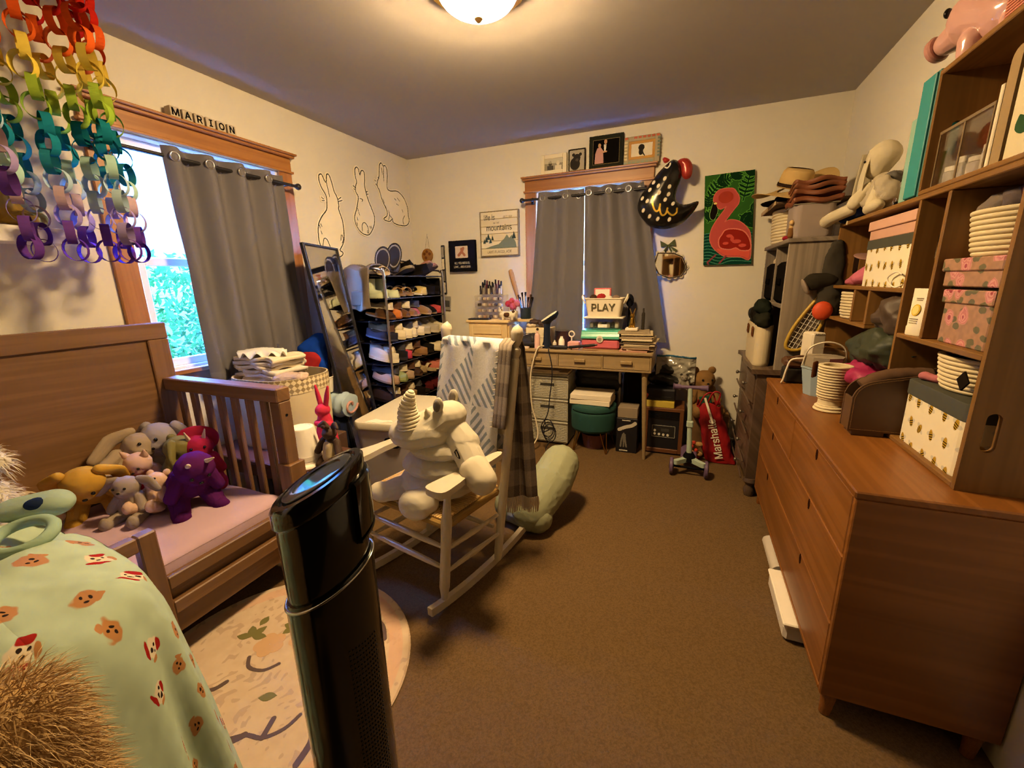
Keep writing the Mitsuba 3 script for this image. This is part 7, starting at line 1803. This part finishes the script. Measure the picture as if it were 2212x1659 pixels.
def beebox(label, x0, x1, y0, y1, z0, z1, zl, r=.03):
    t = thing('bee_box', label, 'box')
    q_ = rrect(x0, x1, y0, y1, r, 6); c_ = q_.mean(0)
    Q = lambda s, z: np.column_stack([(q_ - c_) * s + c_, np.full(len(q_), z)])
    printed('body', loft([Q(.965, z0), Q(.97, z0 + .004), Q(.97, zl + .01)]), BEE, t)
    add('lid', loft([Q(.985, zl), Q(1.0, zl + .003), Q(1.0, z1 - .003), Q(.985, z1)]), C('#4a4a42'), t, smooth=35)
    return t
z_sh = 1.2975
beebox('cream bee-print box with a dark lid under the pink box on the hutch', .72, XR - .02, 1.965, 2.42, z_sh, 1.49, 1.452)
t = thing('gift_box', 'pale pink two-tier box on top of the bee box on the hutch shelf', 'box')
add('base', bx(.725, XR - .03, 1.985, 2.40, 1.4905, 1.53, .002), C('#b98f7d', .6), t)
add('lid', bx(.718, XR - .025, 1.978, 2.407, 1.5305, 1.568, .002), C('#c09684', .6), t)
t = thing('charging_cable', 'looped white cable hanging over the front of the upper bee box', 'cable')
add('cable', tube(spline([(.712, 1.98, 1.345), (.708, 2.02, 1.355), (.706, 2.08, 1.335), (.708, 2.06, 1.31), (.706, 2.0, 1.3), (.71, 1.96, 1.31)], 6), .0028, 6), C('#d9d0c0', .4), t, smooth=True)
t = thing('fleece_toy', 'pink fleecy toy beside the upper bee box on the hutch shelf', 'plush toy')
add('body', fuzz(blobm([((.76, 2.53, 1.335), (.04, .05, .035), (.79, 2.48, 1.36), (.04, .04, .045)), ((.75, 2.58, 1.325), .025, (.735, 2.63, 1.31), .012)], .012), .006, 40), C('#b9667a'), t, smooth=True)
t = thing('cap', 'dusty pink cap with its brim out, above the pink toy on the hutch shelf', 'cap')
add('brim', ro(ell((.755, 2.52, 1.43), (.04, .07, .008)), 'x', 14, (.755, 2.52, 1.43)), C('#8a6a62'), t, smooth=True)
add('crown', ell((.81, 2.48, 1.42), (.05, .06, .045)), C('#94705f'), t, smooth=True)
coil('small cream rope basket in the far cubby of the hutch', 'rope_basket', (.79, 2.56, 1.1405), [(.072, 0), (.08, .03), (.082, .128)], 9, 1.0, 1.45, pitch=.0135)
GARM = [('dark brown', '#43352b', (.775, 2.06, 1.195), (.085, .15, .085)), ('dark olive green', '#2c3122', (.745, 2.11, 1.06), (.09, .20, .08)), ('magenta', '#8c1f4a', (.725, 2.16, .95), (.09, .22, .04)), ('dark green', '#262c20', (.77, 2.28, 1.01), (.07, .10, .07))]
zz0 = .98
for i, (w, col, c, s_) in enumerate(GARM):
    tt = thing('garment', f'{w} {"bundled jacket" if i != 2 else "shiny garment"} in the hutch opening, {["topmost of the pile", "middle of the pile", "lowest of the pile", "left of the pile"][i]}', 'clothes')
    c = A(c)
    add('cloth', fuzz(blobm([(c - [0, s_[1] * .45, 0], (s_[0], s_[1] * .5, s_[2]), c + [0, s_[1] * .45, -.01], (s_[0] * .9, s_[1] * .5, s_[2] * .85))], .012), .034, 17, i), M('nylon_' + col[1:], col, .55), tt, smooth=True)
t = thing('rolled_blankets', 'rolled grey brown fabric filling the lower hutch bay behind the file box', 'blanket')
add('cloth', fuzz(bx(.715, XR - .03, 1.93, 2.40, hz, .905, .03), 0), C('#3f372d'), t)
# lower near bay
t = beebox('cream bee-print box with a dark grey lid in the lowest hutch bay', .712, XR - .02, 1.44, 1.80, hz + bt, 1.005, .955)
t = thing('toy', 'small pink toy lying on the lid of the lower bee box', 'toy')
add('body', fuzz(blobm([((.74, 1.76, 1.02), .014, (.76, 1.72, 1.018), .012)], .007), .003, 60), C('#a8666a'), t, smooth=True)
t = coil('cream rope basket with a dark inside on the lower bee box', 'rope_basket', (.795, 1.625, 1.0055), [(.062, 0), (.07, .02), (.082, .105)], 9, .88, 1.45, pitch=.0125)
add('dark_disc', lathe([(0, .0995), (.068, .1)], (.795, 1.625, 1.0), 30, .88, 1.45), C('#14100d'), t)  # flat dark disc across the basket, just below its rim
add('leather_tag', ro(bx(.722, .727, 1.50, 1.54, 1.035, 1.075, .001), 'x', 45, (.72, 1.52, 1.055)), C('#1d1712'), t)
# middle near bay
t = thing('floral_box', 'tall pink floral box standing in the near hutch bay', 'box')
printed('body', bx(.722, XR - .03, 1.465, 1.69, 1.1445, 1.285, .003), FLOR, t)
printed('lid', bx(.716, XR - .024, 1.458, 1.697, 1.262, 1.30, .003), FLOR, t, off=1.3)
t = thing('floral_box', 'flat pink floral box lying on the tall floral box, below the rope basket', 'box')
printed('body', bx(.718, XR - .026, 1.452, 1.715, 1.3085, 1.36, .003), FLOR, t, off=2.1)
printed('lid', bx(.712, XR - .02, 1.445, 1.722, 1.352, 1.388, .003), FLOR, t, off=3.7)
add('painted_shadow_gap', bx(.73, XR - .04, 1.47, 1.69, 1.3005, 1.308, 0), C('#2a2018'), t)  # dark filler block, painted in as the shade between the two boxes
t = coil('cream rope basket of grey cloths on the floral boxes, near the picture edge', 'rope_basket', (.795, 1.615, 1.3885), [(.062, 0), (.07, .02), (.084, .125)], 9, .9, 1.30, pitch=.0135)
for i in range(3):
    tt = thing('garment', ['grey cloth strap', 'mauve grey cloth', 'dark plum cloth'][i] + ' sticking out of the upper rope basket', 'clothes')
    add('cloth', fuzz(blobm([((.775 + .02 * i, 1.68 - .06 * i, 1.515), (.03, .04, .025), (.79, 1.66 - .06 * i, 1.545 + .008 * i), (.03, .05, .015))], .012), .01, 30), C(['#6d6258', '#5d5250', '#3c262a'][i]), tt, smooth=True)
t = thing('sunscreen_tube', 'white sunscreen tube with a yellow emblem standing on the hutch shelf', 'tube')
sw_ = [(.048, 0, .016), (.05, .004, .02), (.05, .03, .02), (.046, .032, .019), (.047, .05, .0185), (.052, .148, .0045), (.052, .155, .003)]
c = A([.722, 1.822, 1.1445])
rot = lambda m: ro(m, 'z', -72, c)
add('tube', rot(loft([np.stack([c[0] + a * np.cos(np.linspace(0, 2 * np.pi, 28)[:-1]), c[1] + b * np.sin(np.linspace(0, 2 * np.pi, 28)[:-1]), np.full(27, c[2] + z)], 1) for a, z, b in [(w * .78, z, d) for w, z, d in sw_]])), C('#ddd4be', .4), t, smooth=40)
FP = lambda poly, k, zz_: rot(fr(ext(poly, .001), c + [0, -k, zz_], (1, 0, 0), (0, -.14 * -1, 1), (0, -1, .0)))
add('emblem', FP(E_(0, 0, .016, .019), .0150, .085), C('#c9a93c'), t)
add('emblem', FP(E_(0, 0, .012, .015), .0160, .085), C('#d9c87c'), t)
for i, (w, zz_) in enumerate(((.026, .122), (.022, .116), (.03, .055), (.03, .048), (.03, .041))):
    add('print_line', FP(sbox(-w / 2, 0, w / 2, .0025), .0185 if zz_ < .06 else .0095, zz_), C('#8a7d66'), t)
# upper box
t = thing('organizer_drawers', 'clear plastic drawer organizer full of small bottles in the top of the hutch', 'organizer')
oy0, oy1, oz0 = 1.64, 1.915, 1.619
add('shell', join(bx(.72, .723, oy0, oy1, oz0, oz0 + .165, .001), bx(.72, XR - .03, oy0, oy0 + .003, oz0, oz0 + .165, .001), bx(.72, XR - .03, oy1 - .003, oy1, oz0, oz0 + .165, .001), bx(.72, XR - .03, oy0, oy1, oz0 + .163, oz0 + .166, .001), bx(.72, XR - .03, (oy0 + oy1) / 2 - .002, (oy0 + oy1) / 2 + .002, oz0, oz0 + .163, .001)), CLEAR, t, smooth=False)
add('front_rim', join(bx(.716, .7195, oy0, oy1, oz0 + .158, oz0 + .168, .001), bx(.716, .7195, oy0, oy0 + .006, oz0, oz0 + .158, .001), bx(.716, .7195, oy1 - .006, oy1, oz0, oz0 + .158, .001), bx(.716, .7195, (oy0 + oy1) / 2 - .004, (oy0 + oy1) / 2 + .004, oz0, oz0 + .158, .001)), M('frosted_clear', '#6b5a44', .2), t)
for i, (y, r, h_, c_) in enumerate(((1.68, .026, .07, '#b5aa98'), (1.735, .03, .05, '#a2968a'), (1.80, .028, .065, '#8f8578'), (1.86, .03, .05, '#7d756a'), (1.71, .02, .09, '#6a5548'), (1.885, .018, .06, '#6f685e'))):
    tt = thing('jar', f'{["white", "pale grey", "beige", "grey", "brown", "slim grey"][i]} jar in the clear organizer at the top of the hutch', 'jar')
    add('jar', lathe([(0, 0), (r, 0), (r, h_ * .7), (r * .9, h_ * .72), (0, h_ * .72)], (.755 + .05 * (i > 3), y, oz0 + .002), 20), C(c_, .4), tt)
    add('lid', lathe([(0, h_ * .73), (r * .95, h_ * .73), (r * .95, h_), (0, h_)], (.755 + .05 * (i > 3), y, oz0 + .002), 20), C('#c2b9aa', .4), tt)
t = thing('book', 'slim white book standing right of the clear organizer in the hutch top', 'book')
add('cover', bx(.715, XR - .03, 1.618, 1.632, oz0, oz0 + .20, .002), C('#c9bda6', .5), t)
t = thing('board', 'tall beige board with a rounded corner leaning in the top of the hutch', 'board')
add('board', fr(ext(Polygon([*map(tuple, spline([(.715, 0), (.715, .2), (.718, .26), (.735, .285), (.76, .29), (.85, .29)], 5)), (.85, 0)]), .04), (0, 1.61, oz0), (1, 0, 0), (0, 0, 1), (0, -1, 0)), C('#8a7350', .6), t)
t = thing('book', 'cream book with green leaf print at the right edge of the hutch top', 'book')
add('cover', bx(.712, XR - .03, 1.44, 1.55, oz0, oz0 + .21, .002), C('#c2b696', .5), t)
add('leaf_print', fr(ext(leaf(0, 0, 50, .06, .02).union(leaf(0, 0, 110, .05, .018)), .001), (.7118, 1.50, oz0 + .05), (0, -1, 0), (0, 0, 1), (-1, 0, 0)), C('#2f4a30'), t)
# on top of the hutch
t = thing('ring_binder', 'tall teal binder standing on the hutch beside its upper box', 'binder')
def lean(m):
    return m
add('cover', bx(.712, XR - .02, 1.985, 2.08, 1.6035, 1.995, .004), M('teal_card', '#1d5f5c', .55), t)
add('spine_edge', bx(.7045, .7118, 1.99, 2.075, 1.61, 1.988, .003), M('teal_light', '#2b7d80', .5), t)
t = thing('ring_binder', 'mint green shorter binder standing left of the teal binder', 'binder')
add('cover', bx(.71, XR - .03, 2.085, 2.13, 1.6035, 1.885, .004), M('mint_card', '#7fa295', .55), t)
t = thing('key_ring', 'small metal ring tag lying at the front edge of the hutch top', 'ring')
add('ring', tube([(.712 + .0 * a, 2.165 + .012 * math.cos(a), 1.6175 + .012 * math.sin(a)) for a in np.linspace(0, 2 * np.pi, 18, endpoint=False)], .003, 6, True), CHROME, t)
add('clip', bx(.705, .725, 2.135, 2.15, 1.6035, 1.615, .003), MATTBLACK, t)
PIG = M('pig_glaze', '#b98d86', .12, 0, .6, clearcoat=1.0)
t = thing('piggy_bank', 'large glossy pink piggy bank on the top corner of the hutch', 'piggy bank')
c = A([0, 0, 0.])
PT = lambda m: mv(ro(m, 'z', 24), .80, 1.855, 1.9775)
add('body', PT(blobm([(c + [0, -.02, .09], (.085, .09, .085)), (c + [0, -.02, .09], .08, c + [0, .08, .13], .082), (c + [0, .12, .115], .05, c + [0, .175, .10], .037)] + [(c + [q, s_, .05], .032, c + [q * 1.1, s_, .012], .026) for q in (-.05, .05) for s_ in (-.06, .05)], .012)), PIG, t, smooth=True)
add('snout', PT(fr(lathe([(0, 0), (.037, 0), (.041, .006), (.039, .018), (0, .02)], n=26), c + [0, .20, .096], (1, 0, 0), (0, .2, .98), unit((0, .98, -.2)))), M('pig_snout', '#a8776f', .2, 0, .5, clearcoat=1.0), t, smooth=40)
for q in (-1, 1):
    add('ear', PT(blobm([(c + [q * .05, .085, .195], (.024, .013, .018), c + [q * .066, .10, .228], .008)], .008)), PIG, t, smooth=True)
    add('eye', PT(ell(c + [q * .058, .135, .158], (.012, .009, .014))), EYE_M, t, smooth=True)
t = thing('storage_box', 'pink ribbed storage box on the hutch top, cut by the picture edge', 'box')
add('box', bx(.712, XR - .01, 1.42, 1.685, 1.9775, 2.17, .004), C('#a86a58', .6), t)
for i in range(24):
    add('rib', bx(.7095, .7125, 1.43, 1.675, 1.985 + i * .0075, 1.9895 + i * .0075, .0005), C('#b0705e', .6), t)
# sitting linen bunny
LIN = M('linen_white', '#c2b79c', .95)
t = thing('linen_bunny', 'white linen bunny doll with long ears sitting on the far end of the hutch', 'plush toy')
c = A([.0, .0, .0])
BS = lambda m: mv(sc(m, .86), .77, 2.49, 1.604)
add('head', BS(fuzz(blobm([(c + [-.01, .02, .295], (.07, .075, .07), c + [-.025, .05, .235], (.052, .055, .05))], .012), .002, 40)), LIN, t, smooth=True)
add('body', BS(fuzz(blobm([(c + [0, 0, .06], (.075, .08, .06), c + [0, 0, .17], (.05, .055, .04))], .014), .004, 30)), M('linen_grey', '#a89d88', .95), t, smooth=True)
add('dress', BS(fuzz(blobm([(c + [.0, -.02, .07], (.085, .10, .055), c + [0, -.01, .12], (.06, .065, .04)), (c + [-.03, -.10, .13], (.04, .06, .05), c + [-.02, -.13, .09], (.05, .05, .05))], .012), .016, 30)), M('linen_grey', '#a89d88', .95), t, smooth=True)
add('ear', BS(sheet(np.array([[c + A([-.065 - .02 * math.sin(v * 2.5) ,   .03 + .042 * u * (1 - .4 * abs(v - .6)) + .03 * v, .33 - .25 * v - .02 * v * v]) for u in np.linspace(-1, 1, 8)] for v in np.linspace(0, 1, 14)]), .006)), LIN, t, smooth=True)
add('ear', BS(sheet(np.array([[c + A([-.05 + .036 * u, .088 + .02 * math.sin(v * 3) + .09 * v, .32 - .30 * v - .04 * v * v]) for u in np.linspace(-1, 1, 8)] for v in np.linspace(0, 1, 14)]), .006)), LIN, t, smooth=True)
add('eye', BS(ell(c + [-.082, .045, .275], .006)), EYE_M, t, smooth=True)
add('arm', BS(blobm([(c + [-.05, .03, .15], .024, c + [-.09, .045, .09], .036), (c + [-.09, .045, .09], .036, c + [-.10, .04, .075], .034)], .01)), LIN, t, smooth=True)
add('arm', BS(blobm([(c + [-.04, -.07, .13], .024, c + [-.06, -.10, .05], .034)], .01)), LIN, t, smooth=True)
add('foot', BS(blobm([(c + [-.06, -.13, .035], (.035, .06, .033), c + [-.06, -.06, .03], .03)], .01)), LIN, t, smooth=True)
add('leg', BS(blobm([(c + [-.03, .08, .05], .036, c + [-.06, .24, .045], .036), (c + [-.06, .24, .045], .036, c + [-.07, .40, .04], .037)], .011)), LIN, t, smooth=True)
add('leg', BS(blobm([(c + [-.09, .10, .055], .034, c + [-.13, .27, .035], .034), (c + [-.13, .27, .035], .034, c + [-.14, .36, .02], .036)], .011)), LIN, t, smooth=True)
add('shorts', BS(fuzz(blobm([(c + [-.03, .06, .055], (.045, .05, .045), c + [-.075, .22, .035], (.048, .05, .046))], .011), .004, 30)), M('navy_cloth', '#1c2138', .9), t, smooth=True)
add('scarf', BS(fuzz(blobm([(c + [.02, -.05, .17], (.05, .05, .03)), (c + [0, -.09, .16], (.03, .04, .035))], .012), .01, 40)), M('scarf_grey', '#5f5c58', .9), t, smooth=True)

# ================================================================ things on the dresser top
t = thing('file_box', 'brown leather desktop file box with a rounded slanted corner on the dresser', 'file box')
LEA = M('leather_brown', '#4f3722', .45)
prof_ = [(.0, .0), (.0, .125), (.012, .155), (.04, .18), (.09, .195), (.265, .232), (.265, 0)]
pf = Polygon([*map(tuple, spline(prof_[1:5], 5)), prof_[5], prof_[6], prof_[0]]).buffer(0)
# kept in front of the hutch: it runs along the dresser top, its flat side towards the room's door
zf0 = hz + bt + .0008
pf2 = pf
for y in (1.812, 1.893):
    add('side', fr(ext(pf2, .008), (.575, y, zf0), (1, 0, 0), (0, 0, 1), (0, -1, 0)), LEA, t)
add('bottom', bx(.577, .838, 1.8125, 1.8845, zf0, zf0 + .008, .001), LEA, t)
add('front', bx(.576, .584, 1.8125, 1.8845, zf0 + .008, zf0 + .12, .001), LEA, t)
add('foot', bx(.59, .685, 1.81, 1.885, fz1 + .0005, zf0 - .0005, .001), LEA, t)
add('stitching', fr(ext(pf2.buffer(-.006).difference(pf2.buffer(-.0075)), .0008), (.575, 1.8039, zf0), (1, 0, 0), (0, 0, 1), (0, -1, 0)), C('#8a6a46'), t)
t = thing('scarf', 'rolled brown knitted scarf inside the leather file box', 'cloth')
add('roll', fuzz(tube(spline([(.61, 1.849, zf0 + .155), (.66, 1.849, zf0 + .19), (.72, 1.849, zf0 + .205), (.80, 1.849, zf0 + .21)], 6), .028, 12), .005, 60), C('#5a4434'), t, smooth=True)
t = thing('bucket', 'pale blue octagonal tub with a clear lid on the dresser before the hutch', 'bucket')
c = A([.635, 2.42, fz1 + .0005])
add('tub', lathe([(0, 0), (.068, 0), (.088, .13), (.092, .132), (.092, .14), (.085, .14), (.066, .004), (0, .004)], c, 8), M('pale_blue', '#8d9fae', .5), t, smooth=False)
add('contents', lathe([(0, .141), (.08, .141), (.082, .19), (.0, .192)], c, 8), C('#8f8474', .5), t, smooth=False)
add('lid', lathe([(.086, .141), (.088, .215), (.06, .232), (0, .235)], c, 8), CLEAR, t, smooth=False)
add('handle', tube(spline([c + [-.088, 0, .14], c + [-.07, -.02, .23], c + [0, -.03, .262], c + [.07, -.02, .23], c + [.088, 0, .14]], 6), .004, 6), C('#d3cab8', .4), t, smooth=True)
t = coil('cream rope planter on a foot, with a brown leather tab, left of the file box', 'rope_basket', (.605, 2.135, fz1 + .0005), [(.058, 0), (.05, .022), (.034, .035), (.05, .06), (.058, .20)], 14, 1, 1, pitch=.0115)
add('leather_tab', ro(bx(.535, .545, 2.15, 2.19, fz1 + .135, fz1 + .205, .003), 'z', -30, (.54, 2.17, .9)), C('#4a2b1a'), t)
t = thing('leather_case', 'round brown leather topped case at the far end of the dresser', 'case')
add('lower', bx(.52, .66, 2.63, 2.735, fz1 + .0005, fz1 + .085, .012), M('black_leather', '#17140f', .5), t)
add('upper', bx(.515, .665, 2.625, 2.74, fz1 + .0855, fz1 + .135, .02), M('brown_leather', '#4a2e1a', .45), t)
add('handle', tube(spline([(.53, 2.63, fz1 + .13), (.56, 2.60, fz1 + .155), (.62, 2.60, fz1 + .155), (.65, 2.63, fz1 + .13)], 5), .006, 7), M('brown_leather', '#4a2e1a', .45), t, smooth=True)
zl_ = fz1 + .1358
t = thing('router', 'white upright router box standing on the leather case', 'router')
add('body', ro(bx(.60, .67, 2.60, 2.69, zl_, zl_ + .145, .008), 'z', 20, (.635, 2.64, 0)), C('#d6ccb8', .45), t)
for i in range(6):
    add('vent', ro(bx(.612 + i * .008, .616 + i * .008, 2.598, 2.6, zl_ + .135, zl_ + .142, .0005), 'z', 20, (.635, 2.64, 0)), C('#6d675c'), t)
add('cable', tube(spline([(.63, 2.60, zl_ + .01), (.58, 2.585, zl_ + .012), (.535, 2.59, zl_ + .0), (.52, 2.60, .86), (.512, 2.61, .80), (.508, 2.62, .783)], 7), .0055, 7), C('#d6ccb8', .45), t, smooth=True)
t = thing('racket', 'yellow-rimmed toy racket with a white string grid leaning on the cabinet side', 'racket')
pth = spline([(.532, 2.748, .96), (.552, 2.748, 1.06), (.61, 2.748, 1.17), (.665, 2.748, 1.25), (.695, 2.748, 1.265), (.70, 2.748, 1.16), (.66, 2.748, 1.03), (.60, 2.748, .95)], 6, True)
add('rim', tube(pth, .009, 8, True), M('racket_yellow', '#a88a34', .4), t, smooth=True)
st_ = []
rpoly = Polygon(pth[:, [0, 2]])
for k in np.arange(.52, .74, .021):
    g_ = rpoly.intersection(LineString([(k - .2, .6), (k + .2, 1.5)]))
    if g_.geom_type == 'LineString' and g_.length > .02:
        (xa, za), (xb, zb_) = g_.coords[0], g_.coords[-1]; st_.append(cyl((xa, 2.748, za), (xb, 2.748, zb_), .0016, n=5))
for k in np.arange(.9, 1.3, .03):
    g_ = rpoly.intersection(LineString([(.4, k + .1), (.9, k - .12)]))
    if g_.geom_type == 'LineString' and g_.length > .02:
        (xa, za), (xb, zb_) = g_.coords[0], g_.coords[-1]; st_.append(cyl((xa, 2.748, za), (xb, 2.748, zb_), .0016, n=5))
add('string', join(st_), C('#cfc8ba'), t, kind='stuff', smooth=False)
t = thing('ball', 'bright orange ball between the hutch and the grey cabinet', 'ball')
add('ball', ell((.668, 2.71, 1.165), (.046, .028, .05)), M('orange_ball', '#c2451e', .6), t, smooth=True)
